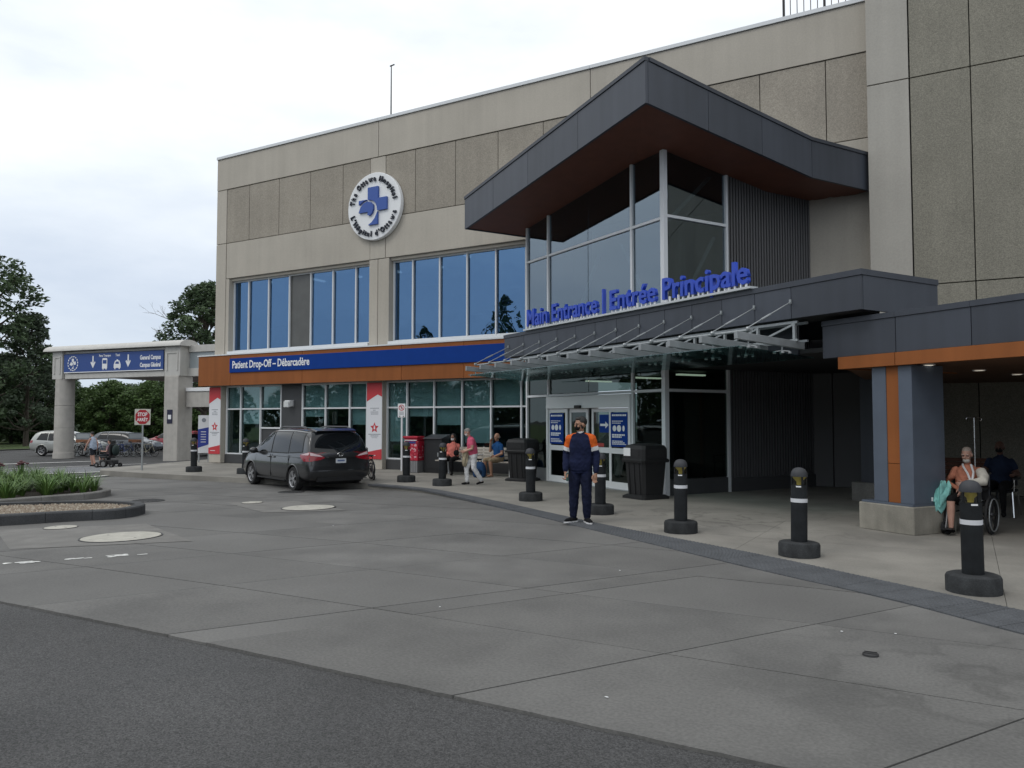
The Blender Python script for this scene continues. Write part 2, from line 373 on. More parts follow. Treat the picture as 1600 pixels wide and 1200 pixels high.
side_poly = outc + [(-26.6, 16.7), (-28.0, 17.6), (-28.8, 19.5), (-30.5, 23.0), (-33.5, 29), (-33.5, 34), (9.5, 34), (9.5, 4.0)]
walk_root = struct(bpy.data.objects.new('sidewalk', None)); COL.objects.link(walk_root)
for iy, (ya, yb) in enumerate(zip([2.5, 5, 7.4, 9.8, 12.2, 14.6, 17, 19.4, 21.8], [5, 7.4, 9.8, 12.2, 14.6, 17, 19.4, 21.8, 34.5])):
    wdt = 3.1 if iy < 8 else 12.0
    for ix in range(14 if iy < 8 else 4):
        xa = 9.6 - wdt*(ix+1); xb = 9.6 - wdt*ix; gg = 0.0025
        pg = clip(side_poly, [(xa+gg, ya+gg), (xb-gg, ya+gg), (xb-gg, yb-gg), (xa+gg, yb-gg)])
        if len(pg) < 3: continue
        n = len(pg)
        a = sum(pg[k][0]*pg[(k+1) % n][1]-pg[(k+1) % n][0]*pg[k][1] for k in range(n))
        if abs(a) < 0.05: continue
        if a < 0: pg = pg[::-1]
        mb = MB(); mb.add([(x, y, sz(x)+0.006) for x, y in pg] + [(x, y, sz(x)-0.5) for x, y in pg],
               [list(range(n))] + [(k, n+k, n+(k+1) % n, (k+1) % n) for k in range(n)])
        mb.build('slab', swalk, walk_root)
# tactile strip: tiles with raised lozenges
tac_root = struct(bpy.data.objects.new('tactile_paving', None)); COL.objects.link(tac_root)
oc = resample(OUT[:13], 0.3); ic = resample(INN, 0.05)
def near_inner(p): return min(ic, key=lambda q: (q[0]-p[0])**2+(q[1]-p[1])**2)
def pushed(p, q):
    d = math.hypot(p[0]-q[0], p[1]-q[1]); k = 1+0.035/d; return (q[0]+(p[0]-q[0])*k, q[1]+(p[1]-q[1])*k)
pairs = [(pushed(p, near_inner(p)), near_inner(p)) for p in oc]
dm = MB()
for (a, b), (c, d) in zip(pairs, pairs[1:]):
    if abs(b[0]-d[0]) < 1e-6: continue
    pg = [a, c, d, b]
    s = lambda f, w: ((a[0]*(1-f)+c[0]*f)*(1-w)+(b[0]*(1-f)+d[0]*f)*w, (a[1]*(1-f)+c[1]*f)*(1-w)+(b[1]*(1-f)+d[1]*f)*w)
    q = [s(0.012, 0), s(0.988, 0), s(0.988, 1), s(0.012, 1)]
    mb = MB(); mb.prism(q, -0.03, 0.012 + random.uniform(-0.001, 0.001)); mb.build('tile', tactm, tac_root)
    if a[0] > -9:
        wd = math.hypot(b[0]-a[0], b[1]-a[1]); nv = max(3, int(wd/0.06))
        for i in range(5):
            for k in range(nv):
                cx, cy = s((i+0.5)/5, (k+0.5+0.0)/nv)
                ex = (c[0]-a[0], c[1]-a[1]); L = math.hypot(*ex); ex = (ex[0]/L, ex[1]/L); ey = (-ex[1], ex[0]); h = 0.021; r1 = 0.024; r2 = 0.012
                rr = [(1, 0), (0, 1), (-1, 0), (0, -1)]
                P = lambda r, z: [(cx+(ex[0]*u+ey[0]*w)*r, cy+(ex[1]*u+ey[1]*w)*r, z) for u, w in rr]
                dm.add(P(r1, 0.0125)+P(r2, h), [(4, 5, 6, 7), (0, 1, 5, 4), (1, 2, 6, 5), (2, 3, 7, 6), (3, 0, 4, 7)])
stuff(dm.build('raised_dots', tactm, tac_root))

# painted markings
paintm = mat('road_paint', (0.62, 0.62, 0.60), 0.7, var=0.2, vscale=6, fine=0.2, fscale=30)
mk = struct(bpy.data.objects.new('road_markings', None)); COL.objects.link(mk)
def quad(name, pts, dz, m, parent):
    mb = MB(); n = len(pts); a = sum(pts[k][0]*pts[(k+1) % n][1]-pts[(k+1) % n][0]*pts[k][1] for k in range(n))
    if a < 0: pts = pts[::-1]
    mb.add([(x, y, gz(x)+dz) for x, y in pts], [list(range(n))]); return mb.build(name, m, parent)
r0 = random.Random(3)
for k in range(17):         # worn stop line broken into flakes
    t = r0.random(); cx = -10.75 + t*0.95; cy = 5.42 + t*1.42; w = r0.uniform(0.02, 0.07); l = r0.uniform(0.03, 0.12)
    n = 7; ang = math.atan2(1.42, 0.95); pts = []
    ox = r0.uniform(-0.07, 0.07)
    for i in range(n):
        aa = 2*math.pi*i/n; rr = r0.uniform(0.6, 1.2); u = math.cos(aa)*l*rr; w2 = math.sin(aa)*w*rr + ox
        pts.append((cx+u*math.cos(ang)-w2*math.sin(ang), cy+u*math.sin(ang)+w2*math.cos(ang)))
    quad('paint_flake', pts, 0.004, paintm, mk)
def stripe(a, b, w, m=paintm, dz=0.006, name='stripe'):
    d = Vector((b[0]-a[0], b[1]-a[1])).normalized(); nx, ny = -d.y*w/2, d.x*w/2; N = 8
    mb = MB(); v = []
    for i in range(N+1):
        x = a[0]+(b[0]-a[0])*i/N; y = a[1]+(b[1]-a[1])*i/N; v += [(x+nx, y+ny, gz(x+nx)+dz), (x-nx, y-ny, gz(x-nx)+dz)]
    mb.add(v, [(2*i, 2*i+1, 2*i+3, 2*i+2) for i in range(N)]); return mb.build(name, m, mk)
stripe((-25.9, 15.3), (-26.35, 18.2), 0.3); stripe((-31.8, 15.0), (-28.9, 18.7), 0.45)
stripe((-41.0, 17.0), (-36.5, 25.4), 0.35); stripe((-46.5, 20.0), (-43.8, 27.8), 0.45)
greypaint = mat('faded_paint', (0.30, 0.31, 0.33), 0.8, var=0.25, vscale=5)
for k in range(9):
    t = k/8; stripe((-31.5-t*6.5, 16.0+t*1.2), (-29.6-t*6.5, 19.6+t*3.2), 0.4, greypaint)

# manhole covers, gratings and paler concrete collars
pale = mat('cover_pale', (0.40, 0.385, 0.34), 0.8, var=0.15, vscale=5, fine=0.1)
patchm = mat('patch_concrete', (0.158, 0.153, 0.144), 0.85, var=0.15, fine=0.1, bump=0.2)
iron = mat('cast_iron', (0.035, 0.035, 0.036), 0.6, var=0.3, vscale=9)
def cover(x, y, r, m, label, ridges=0, grp=None):
    z = gz(x) + 0.004
    t = thing('manhole_cover', label, 'manhole', (x, y, z+0.004), 0.0); t.rotation_euler = (0, -math.atan((gz(x+0.3)-gz(x-0.3))/0.6), 0)
    mb = MB(); mb.lathe([(r, -0.02), (r, 0.006), (r*0.97, 0.009)], 40, sm=False); mb.build('lid', m, t)
    mb = MB(); N = 40
    ri, ro = r*1.012, r*1.05
    mb.loft([[(q*math.cos(2*math.pi*k/N), q*math.sin(2*math.pi*k/N), zz) for k in range(N)] for q, zz in ((ri, -0.02), (ri, 0.006), (ro, 0.006), (ro, -0.02))], 0, False, sm=False)
    mb.build('frame', iron, t)
    for k in range(ridges):
        a = (k-(ridges-1)/2)*r*1.7/ridges; l = math.sqrt(max(0.0, r*r*0.86-a*a))
        mb = MB(); mb.box(-l, l, a-r*0.03, a+r*0.03, 0.008, 0.016); mb.build('ridge', iron, t)
    for sx in (-1, 1):
        mb = MB(); mb.box(sx*r*0.6-0.02, sx*r*0.6+0.02, -0.012, 0.012, 0.008, 0.0105); mb.build('lifting_slot', iron, t)
    return t
cover(-12.13, 12.27, 0.54, pale, 'large pale round cover in the driveway in front of the minivan')
cover(-11.67, 7.71, 0.58, pale, 'largest pale round cover, nearest the gravel island')
cover(-14.2, 12.58, 0.23, pale, 'small pale round cover beside the large one before the minivan')
cover(-13.84, 7.99, 0.26, pale, 'small pale round cover between the kerb and the largest cover')
cover(-16.9, 11.82, 0.36, iron, 'dark iron round grating off the tip of the gravel island', 7)
cover(-15.52, 15.06, 0.33, iron, 'dark iron round grating beside the rear wheel of the minivan', 7)
cover(-0.67, 6.60, 0.055, iron, 'small dark drain cap in the right foreground slab', 2)
for pg in ([(-14.6, 7.3), (-12.0, 6.2), (-10.2, 7.9), (-12.9, 9.0)], [(-14.9, 12.4), (-12.3, 11.2), (-11.0, 12.2), (-13.5, 13.3)]):
    # collars lie just on the slabs
    mb = MB(); N = 10; v = []
    for j in range(N+1):
        for i in range(N+1):
            u, w = i/N, j/N
            x = (pg[0][0]*(1-u)+pg[1][0]*u)*(1-w)+(pg[3][0]*(1-u)+pg[2][0]*u)*w; y = (pg[0][1]*(1-u)+pg[1][1]*u)*(1-w)+(pg[3][1]*(1-u)+pg[2][1]*u)*w
            v.append((x, y, gz(x)+0.005))
    mb.add(v, [(j*(N+1)+i, j*(N+1)+i+1, (j+1)*(N+1)+i+1, (j+1)*(N+1)+i) for j in range(N) for i in range(N)])
    mb.build('concrete_patch', patchm, road_root)

for i, (x, y) in enumerate(((-3.6, 8.75), (-0.95, 7.2), (-2.05, 4.75), (-0.55, 7.35), (-9.5, 10.2), (-4.4, 6.2))):
    r0 = random.Random(40+i); mb = MB(); n = 6; P = [(0.014*r0.uniform(0.5, 1.2)*math.cos(6.2832*k/n), 0.009*r0.uniform(0.5, 1.2)*math.sin(6.2832*k/n)) for k in range(n)]
    mb.prism(P, 0, 0.003); o = mb.build('litter_scrap', white); o.location = (x, y, gz(x)+0.004); tag(o, ('white scrap of litter on the driveway in front of the man in navy', 'left of two white litter scraps near the drain cap', 'white scrap of litter nearest the asphalt edge', 'right of two white litter scraps near the drain cap', 'white scrap of litter farthest back, before the minivan', 'white scrap of litter at the narrow slab in mid driveway')[i], 'litter', 'litter scraps on the driveway')
# traffic islands
def smooth_loop(pts, n=6):
    P = [Vector((*p, 0)) for p in pts]; N = len(P); out = []
    for i in range(N):
        p0, p1, p2, p3 = P[i-1], P[i], P[(i+1) % N], P[(i+2) % N]
        for k in range(n):
            t = k/n; q = 0.5*((2*p1)+(p2-p0)*t+(2*p0-5*p1+4*p2-p3)*t*t+(3*p1-p0-3*p2+p3)*t**3); out.append((q.x, q.y))
    return out
def inset(loop, d):
    n = len(loop); a = sum(loop[k][0]*loop[(k+1) % n][1]-loop[(k+1) % n][0]*loop[k][1] for k in range(n)); sg = 1 if a > 0 else -1
    out = []
    for i in range(n):
        p, q = loop[i-1], loop[(i+1) % n]; dx, dy = q[0]-p[0], q[1]-p[1]; L = math.hypot(dx, dy) or 1
        out.append((loop[i][0]-dy/L*d*sg, loop[i][1]+dx/L*d*sg))
    return out
def island(name, label, pts, hgt, wid, km, fillm, fillz):
    lo = smooth_loop(pts); li = inset(lo, wid); n = len(lo); c = (sum(p[0] for p in lo)/n, sum(p[1] for p in lo)/n)
    z0 = gz(c[0]); t = thing(name, label, 'island', (c[0], c[1], z0))
    L = [(x-c[0], y-c[1]) for x, y in lo]; I = [(x-c[0], y-c[1]) for x, y in li]
    ring = lambda P, z: [(x, y, z) for x, y in P]
    Lb = inset(L, 0.02)
    # kerb stones, one by one
    per = 5
    for k in range(0, n, per):
        idx = [(k+i) % n for i in range(min(per, n-k)+1)]
        mb = MB(); m = len(idx)
        sec = [[(*L[i], -0.1), (*L[i], hgt-0.025), (*Lb[i], hgt), (*I[i], hgt), (*I[i], -0.1)] for i in idx]
        if len(sec) > 1:
            a = Vector(sec[0][0]); b = Vector(sec[-1][0]); sh = (b-a).normalized()*0.004
            sec[0] = [tuple(Vector(p)+sh) for p in sec[0]]; sec[-1] = [tuple(Vector(p)-sh) for p in sec[-1]]
        mb.loft(sec, 0, True, False, False); mb.build('kerb_stone', km, t)
    mb = MB(); mb.add(ring(I, fillz), [list(range(n)) if sum(I[k][0]*I[(k+1) % n][1]-I[(k+1) % n][0]*I[k][1] for k in range(n)) > 0 else list(range(n))[::-1]])
    mb.build('bed', fillm, t)
    return t, I, c, z0
soil = mat('planting_soil', (0.035, 0.028, 0.02), 0.95, var=0.3, fine=0.3, bump=0.8, bscale=30)
gravm = mat('gravel_bed', (0.22, 0.19, 0.15), 0.95, fine=0.3, fscale=40, bump=0.8, bscale=40)
gt, gI, gc, gz0 = island('gravel_island', 'traffic island with dark kerb filled with tan gravel', [(-16.2, 6.4), (-15.12, 7.63), (-14.64, 8.51), (-14.16, 9.22), (-14.28, 9.8), (-14.75, 10.25), (-15.41, 10.3), (-16.35, 9.9), (-17.36, 8.9), (-18.6, 7.4), (-18.4, 5.6)], 0.21, 0.2, kerbd, gravm, 0.14)
def inside(p, L):
    x, y = p; r = False; n = len(L)
    for i in range(n):
        x1, y1 = L[i]; x2, y2 = L[(i+1) % n]
        if (y1 > y) != (y2 > y) and x < (x2-x1)*(y-y1)/(y2-y1)+x1: r = not r
    return r
mb = MB(); r0 = random.Random(5); bx = [p[0] for p in gI]; by = [p[1] for p in gI]; cnt = 0
while cnt < 9000:
    p = (r0.uniform(min(bx), max(bx)), r0.uniform(min(by), max(by)))
    if not inside(p, gI): continue
    cnt += 1; r = r0.uniform(0.012, 0.032); a = r0.random()*6.3; z = 0.14 + r0.uniform(0, 0.02)
    q = [(p[0]+r*math.cos(a+k*1.57)*r0.uniform(.7, 1.2), p[1]+r*math.sin(a+k*1.57)*r0.uniform(.7, 1.2), z) for k in range(4)]
    mb.add(q+[(p[0], p[1], z+r*0.8)], [(0, 1, 4), (1, 2, 4), (2, 3, 4), (3, 0, 4)], r0.choice([0, 0, 1, 2]))
stuff(mb.build('gravel', [mat('pebble_tan', (0.26, 0.215, 0.165), 0.9), mat('pebble_pale', (0.38, 0.34, 0.28), 0.9), mat('pebble_brown', (0.2, 0.15, 0.11), 0.9)], gt))
pt, pI, pc, pz0 = island('planted_island', 'traffic island with pale kerb planted with daylilies', [(-18.9, 8.8), (-18.55, 10.5), (-18.5, 11.5), (-19.1, 12.3), (-20.36, 12.7), (-23, 12.9), (-27, 12.2), (-29, 10), (-26, 7.5), (-21, 7.2)], 0.16, 0.18, kerbm, soil, 0.1)
# daylily leaves: long arching blades in clumps
leafm = mat('daylily_leaf', (0.075, 0.15, 0.03), 0.55, var=0.35, vscale=2.5, fine=0.2)
leafm2 = mat('daylily_leaf_b', (0.12, 0.20, 0.045), 0.55, var=0.3, vscale=3)
flowerm = mat('sedum_head', (0.10, 0.035, 0.04), 0.8, var=0.3, vscale=20)
yellow_fl = mat('yellow_bloom', (0.5, 0.5, 0.05), 0.7)
r0 = random.Random(11); bx = [p[0] for p in pI]; by = [p[1] for p in pI]; clumps = 0
pIn = inset(pI, 0.18)
protos = []
for pk in range(4):
    mb = MB()
    for b in range(84):
        a = r0.random()*6.283; l = r0.uniform(0.3, 0.72); lean = r0.uniform(0.3, 1.15); w = r0.uniform(0.006, 0.011); vs = []
        ca, sa = math.cos(a), math.sin(a); x0, y0 = ca*0.05*r0.random(), sa*0.05*r0.random(); N = 5
        for i in range(N+1):
            t = i/N; rad = l*lean*t*(0.5+0.5*t)*0.75; h = l*(t*1.15-0.62*lean*t*t*t)*0.85; ww = w*(1-t*t*0.95)
            vs += [(x0+ca*rad-sa*ww, y0+sa*rad+ca*ww, h), (x0+ca*rad+sa*ww, y0+sa*rad-ca*ww, h)]
        mb.add(vs, [(2*i, 2*i+1, 2*i+3, 2*i+2) for i in range(N)], r0.choice([0, 0, 1]), True)
    protos.append(mb.mesh('daylily', [leafm, leafm2]))
spots = []
while len(spots) < 230:
    p = (r0.uniform(max(min(bx), -6.0), max(bx)), r0.uniform(min(by), max(by)))
    if inside(p, pIn) and all((p[0]-q[0])**2+(p[1]-q[1])**2 > 0.045 for q in spots): spots.append(p)
bed = MB(); r1 = random.Random(12)
def stamp(dst, me, x, y, z, rz, sc):
    c, s_ = math.cos(rz)*sc, math.sin(rz)*sc
    dst.add([(x+v.co.x*c-v.co.y*s_, y+v.co.x*s_+v.co.y*c, z+v.co.z*sc) for v in me.vertices], [list(p.vertices) for p in me.polygons], 0, True); n = len(me.polygons); dst.m[-n:] = [p.material_index for p in me.polygons]
for i, p in enumerate(spots): stamp(bed, protos[i % 4], pc[0]+p[0], pc[1]+p[1], pz0+0.09, r1.random()*6.3, r1.uniform(0.9, 1.3))
o = stuff(bed.build('daylilies', [leafm, leafm2])); o['label'] = 'mass of green strap leaved daylilies filling the pale kerbed island'; o['category'] = 'plants'
sm_ = MB()
for k in range(12):
    a = r0.random()*6.3; r = 0.14*math.sqrt(r0.random()); x, y = r*math.cos(a), r*math.sin(a); h = r0.uniform(0.5, 0.6)
    sm_.tube([(x*0.3, y*0.3, 0), (x, y, h)], 0.006, 5, 0); sm_.ell((x, y, h), (0.045, 0.045, 0.02), 8, 1)
sme = sm_.mesh('sedum', [leafm, flowerm]); bed = MB()
for i, (x, y) in enumerate([(-22.3, 10.6), (-22.8, 11.4), (-21.9, 9.6), (-23.2, 10.3), (-22.9, 12.1), (-23.6, 11.2)]): stamp(bed, sme, x, y, pz0+0.1, i*1.1, 1.15)
o = stuff(bed.build('red_flowers', [leafm, flowerm])); o['label'] = 'dark red flat flower heads standing behind the daylilies'; o['category'] = 'flowers'
# verge beyond the road and the bed under the far trees
grassm = mat('lawn', (0.07, 0.105, 0.03), 0.95, var=0.3, vscale=0.6, fine=0.3, fscale=20, bump=0.6, bscale=30)
struct(sheet('lawn', [-300, -150, -90, -66], [-150, -40, 0, 20, 40, 60, 90, 220], lambda x, y: gz(x)+0.05, grassm))
struct(sheet('far_kerb', [-66.0, -65.7], [-150, 0, 30, 60, 90], lambda x, y: gz(x)+0.06, kerbm))
# ------------------------------------------------------------------ main hospital block (facade in the plane y = 22.2)
YF = 22.2
hb = thing('hospital_building', 'long beige precast concrete hospital block with blue strip windows', 'building', (-15, YF, 0))
def bpart(name, m, *boxes, par=None, bev=0.0):
    mb = MB()
    for b in boxes: mb.box(*b)
    return mb.build(name, m, par or hb, True, bev)
# carcass
bpart('core_wall', jointm, (-27.25, 8.5, YF+0.14, YF+0.3, 9.0, 12.85), (-27.25, -26.75, YF+0.14, YF+0.3, 0, 9.0), (-18.95, -18.15, YF+0.14, YF+0.3, 0, 9.0), (-12.3, 8.5, YF+0.14, YF+0.3, 4.6, 9.0), (-27.25, -12.0, YF+0.14, YF+0.3, 7.75, 9.0), (-27.25, -12.0, YF+0.14, YF+0.3, 3.2, 4.58))
bpart('end_wall', precast, (-27.42, -27.22, YF+0.16, YF+14, 0, 12.9))
bpart('roof', mat('roof_membrane', (0.2, 0.2, 0.2), 0.9), (-27.4, 8.5, YF+0.2, YF+14, 12.55, 12.7))
def panel(name, x0, x1, z0, z1, m, y=YF, t=0.13, g=0.011):
    return bpart(name, m, (x0+g, x1-g, y, y+t, z0+g, z1-g), bev=0.006)
for x0, x1 in zip([-27.45, -18.6, -10.02, -2.0], [-18.6, -10.02, -2.0, 8.4]): panel('concrete_panel', x0, x1, 11.51, 12.86, precast, YF-0.03, 0.16)
for x0, x1 in zip([-27.45, -18.6, -10.02, -2.0], [-18.6, -10.02, -2.0, 8.4]): bpart('coping', alum, (x0, x1-0.01, YF-0.08, YF+0.4, 12.862, 12.97))
ax = [-26.83, -25.48, -23.76, -22.04, -20.35, -18.99]
for a, b in zip(ax, ax[1:]): panel('aggregate_panel', a, b, 9.21, 11.51, aggr)
panel('concrete_panel', -27.45, -26.83, 9.21, 11.51, precast, YF-0.02, 0.15)
panel('concrete_panel', -18.99, -18.26, 9.21, 11.51, precast, YF-0.012, 0.14)
ax = [-18.26, -16.91, -15.17, -13.44, -11.72, -10.0, -8.27, -6.55, -4.82, -3.08, -1.9]
for a, b in zip(ax, ax[1:]): panel('aggregate_panel', a, b, 9.21, 11.51, aggr)
panel('concrete_panel', -26.83, -18.99, 7.70, 9.21, precast); panel('concrete_panel', -18.26, -10.02, 7.70, 9.21, precast)
panel('concrete_panel', -18.99, -18.26, 7.70, 9.21, precast, YF-0.012, 0.14); panel('concrete_panel', -10.02, -1.9, 4.5, 9.21, precast); panel('dark_cladding_panel', -6.5, -4.2, 0.0, 4.5, ribm); panel('dark_cladding_panel', -4.2, -3.05, 0.0, 4.5, ribm); panel('dark_cladding_panel', -3.05, -1.9, 0.0, 4.5, ribm)
bpart('core_wall', jointm, (-6.6, -1.8, YF+0.14, YF+0.3, 0, 4.6))
panel('corner_pilaster', -27.45, -26.83, 4.45, 9.21, precast, YF-0.02, 0.15); panel('corner_pilaster', -27.45, -26.75, 0, 4.42, precast, YF-0.02, 0.15)
bpart('window_jamb', precast, (-26.82, -26.64, YF, YF+0.5, 4.5, 7.69)); bpart('window_jamb', precast, (-19.02, -18.62, YF, YF+0.5, 4.5, 7.69), bev=0.01)
bpart('window_jamb', precast, (-18.6, -18.09, YF, YF+0.5, 4.5, 7.69), bev=0.01)
bpart('window_head', precast, (-26.64, -19.03, YF+0.1, YF+0.5, 7.60, 7.70), (-18.08, -11.5, YF+0.1, YF+0.5, 7.60, 7.70))
bpart('window_sill', alum, (-26.64, -19.03, YF-0.06, YF+0.3, 4.50, 4.62)); bpart('window_sill', alum, (-18.08, -12.2, YF-0.06, YF+0.3, 4.50, 4.62))
# upper strip windows
def glazing(par, xs, z0, z1, yy, gm, rails=(), odd={}, name='window_pane', fw=0.055, yb=None):
    for i, (a, b) in enumerate(zip(xs, xs[1:])):
        zs = [z0] + list(rails) + [z1]
        for j, (c, d) in enumerate(zip(zs, zs[1:])):
            m = odd.get((i, j), odd.get(i, gm))
            if m is None: continue
            t1, t2, t3 = (random.uniform(0, 0.006) for _ in range(3)); y0_ = yy+0.03
            MB().hexa([(a+0.006, y0_+t1, c+0.006), (b-0.006, y0_+t2, c+0.006), (b-0.006, y0_+0.015, c+0.006), (a+0.006, y0_+0.015, c+0.006)], [(a+0.006, y0_+t1+t3, d-0.006), (b-0.006, y0_+t2+t3, d-0.006), (b-0.006, y0_+0.015, d-0.006), (a+0.006, y0_+0.015, d-0.006)]).build(name, m, par, True)
    for x in xs: bpart('mullion', alum, (x-fw/2, x+fw/2, yy-0.05, yy+0.028, z0, z1), par=par, bev=0.004)
    for z in [z0+fw/2, z1-fw/2] + list(rails): bpart('transom', alum, (xs[0], xs[-1], yy-0.03, yy+0.026, z-fw/2, z+fw/2), par=par)
opaque = mat('spandrel_grey', (0.085, 0.085, 0.08), 0.3, var=0.1)
glazing(hb, [-26.6, -25.72, -24.55, -23.37, -22.2, -21.04, -19.88, -19.06], 4.63, 7.6, YF+0.28, sky_tint_glass, odd={3: opaque})
glazing(hb, [-18.05, -17.19, -16.0, -14.84, -13.67, -12.5, -11.9], 4.63, 7.6, YF+0.28, sky_tint_glass)
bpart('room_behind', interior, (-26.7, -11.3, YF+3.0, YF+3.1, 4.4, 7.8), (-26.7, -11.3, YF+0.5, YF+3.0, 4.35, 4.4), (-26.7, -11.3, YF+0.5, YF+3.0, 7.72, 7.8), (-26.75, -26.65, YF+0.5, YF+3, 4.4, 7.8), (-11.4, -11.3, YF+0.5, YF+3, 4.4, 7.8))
lampw = mat('fluorescent', (1, 1, 1), 0.5, emit=((1.0, 0.95, 0.8), 2.2))
for k in range(7):
    x = -25.6+k*2.05; bpart('strip_light', lampw, (x-0.07, x+0.07, YF+0.9, YF+2.4, 7.64, 7.70))
for a, b, z in ((-25.66, -24.6, 6.3), (-24.5, -23.42, 5.6), (-20.98, -19.92, 6.0), (-17.14, -16.05, 6.6), (-14.78, -13.72, 5.4), (-13.6, -12.55, 6.2)): bpart('roller_blind', blind, (a, b, YF+0.4, YF+0.41, z, 7.6))
# ground floor glazing
clad = mat('dark_cladding', (0.052, 0.053, 0.056), 0.45, var=0.06)
YG = YF + 0.0
g1 = [-26.62, -25.78, -24.62, -23.46]; g2 = [-22.30, -21.1, -19.89, -19.05]; g3 = [-18.1, -17.2, -16.02, -14.85, -13.69, -12.53, -11.6]
glazing(hb, g1, 0.36, 3.17, YG, green_glass, (2.22,), odd={(2, 0): None})
bpart('window_pane', green_glass, (-24.61, -23.47, YG+0.03, YG+0.045, 1.48, 2.2)); bpart('transom', alum, (-24.62, -23.46, YG-0.03, YG+0.026, 1.42, 1.48))
bpart('cladding_panel', clad, (-24.59, -23.49, YG+0.02, YG+0.06, 0.36, 1.41)); bpart('cladding_panel', clad, (-23.43, -22.33, YG-0.03, YG+0.06, 0.3, 3.17), bev=0.01)
glazing(hb, g2, 0.36, 3.17, YG, green_glass, (2.22,)); glazing(hb, g3, 0.36, 3.17, YG, green_glass, (2.22,))
bpart('base_course', clad, (-26.7, -19.0, YG-0.06, YG+0.12, 0.0, 0.345), bev=0.01); bpart('base_course', clad, (-18.15, -11.9, YG-0.06, YG+0.12, 0.0, 0.345), bev=0.01)
for a, b in list(zip(g1, g1[1:])) + list(zip(g2, g2[1:])) + list(zip(g3, g3[1:])):
    d = random.choice([2.2, 2.2, 1.6, 1.9, 1.0]); bpart('roller_blind', blind, (a+0.05, b-0.05, YG+0.09, YG+0.1, d, 3.15))
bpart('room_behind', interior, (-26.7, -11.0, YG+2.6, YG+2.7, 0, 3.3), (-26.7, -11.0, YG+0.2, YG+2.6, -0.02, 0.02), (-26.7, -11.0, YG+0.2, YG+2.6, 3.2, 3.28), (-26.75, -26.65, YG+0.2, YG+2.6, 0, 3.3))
# security grille behind two panes
mb = MB()
for k in range(16): mb.box(-16.0+k*0.15, -15.99+k*0.15, YG+0.22, YG+0.235, 0.4, 1.9)
for k in range(11): mb.box(-16.02, -13.7, YG+0.236, YG+0.25, 0.42+k*0.15, 0.432+k*0.15)
mb.build('window_grille', black, hb, True)
# banner pilasters below the band
for x0, x1 in ((-27.40, -26.68), (-18.84, -18.12)):
    bpart('pilaster', precast, (x0, x1, 21.93, YG+0.15, 0.0, 3.18), bev=0.01)
# flood light on the cladding panel
wl = thing('wall_light', 'square white wall lamp on the dark cladding panel behind the minivan', 'lamp', (-22.88, YG-0.03, 2.42))
MB().box(-0.13, 0.13, -0.03, 0.0, -0.13, 0.13).build('back_plate', greyp, wl)
MB().hexa([(-0.17, -0.26, -0.16), (0.10, -0.26, -0.16), (0.10, -0.03, -0.10), (-0.10, -0.03, -0.10)], [(-0.17, -0.22, 0.12), (0.10, -0.22, 0.12), (0.10, -0.03, 0.10), (-0.10, -0.03, 0.10)]).build('housing', white, wl, bev=0.012)
MB().box(-0.16, 0.09, -0.275, -0.262, -0.14, 0.08).build('lens', mat('lens', (0.6, 0.62, 0.62), 0.2), wl)
# rooftop mast and guard rail
an = thing('roof_mast', 'thin dark lightning mast standing on the roof above the round logo', 'mast', (-18.45, 22.7, 12.7))
MB().tube([(0, 0, 0), (0, 0, 2.42)], [0.03, 0.018], 8).build('pole', black, an); MB().tube([(-0.06, 0, 2.42), (0.14, 0, 2.44)], 0.025, 8).build('tip', black, an); MB().lathe([(0.12, 0), (0.12, 0.04)], 12).build('base_plate', iron, an)
gr_ = thing('roof_railing', 'black metal guard railing on the roof edge beside the tower', 'railing', (-4.2, 22.55, 12.97))
for k in range(13):
    (MB().box(-0.03, 0.03, -0.03, 0.03, 0, 1.1) if k % 6 == 0 else MB().box(-0.01, 0.01, -0.01, 0.01, 0.08, 1.05)).build('baluster' if k % 6 else 'post', black, gr_).location.x = k*0.18
MB().box(-0.03, 2.2, -0.025, 0.025, 1.05, 1.1).build('top_rail', black, gr_); MB().box(-0.03, 2.2, -0.015, 0.015, 0.06, 0.09).build('bottom_rail', black, gr_)

# rust-orange band with the blue patient drop-off sign
YB = 21.6
ob = thing('fascia_band', 'rust orange metal fascia band across the hospital front above the ground floor windows', 'fascia', (-20, YB, 3.17))
xs = [-27.72, -25.76, -21.77, -17.02, -14.4, -11.75]
for a, b in zip(xs, xs[1:]): bpart('fascia_panel', orange, (a+0.007, b-0.007, YB, YB+0.05, 3.17, 4.40), par=ob, bev=0.004)
bpart('return_panel', orange, (-27.72, -27.67, YB+0.052, YF+3, 3.17, 4.40), par=ob); bpart('soffit', mat('soffit_grey', (0.2, 0.2, 0.2), 0.7), (-27.66, -11.75, YB+0.052, YF-0.07, 3.18, 3.24), par=ob)
bpart('top_flashing', alum, (-27.76, -11.75, YB-0.03, YF-0.04, 4.402, 4.45), par=ob)
ps = thing('drop_off_sign', 'long blue sign reading Patient Drop-Off Débarcadère on the rust orange fascia', 'sign', (-25.76, YB-0.05, 3.68))
MB().box(0, 13.6, 0, 0.048, 0, 0.57).build('sign_panel', bluem, ps, bev=0.006)
spaced('Patient Drop-Off – Débarcadère', ps, 0.17, 4.42, -0.006, 0.17, 0.42, white, bold=0.008)
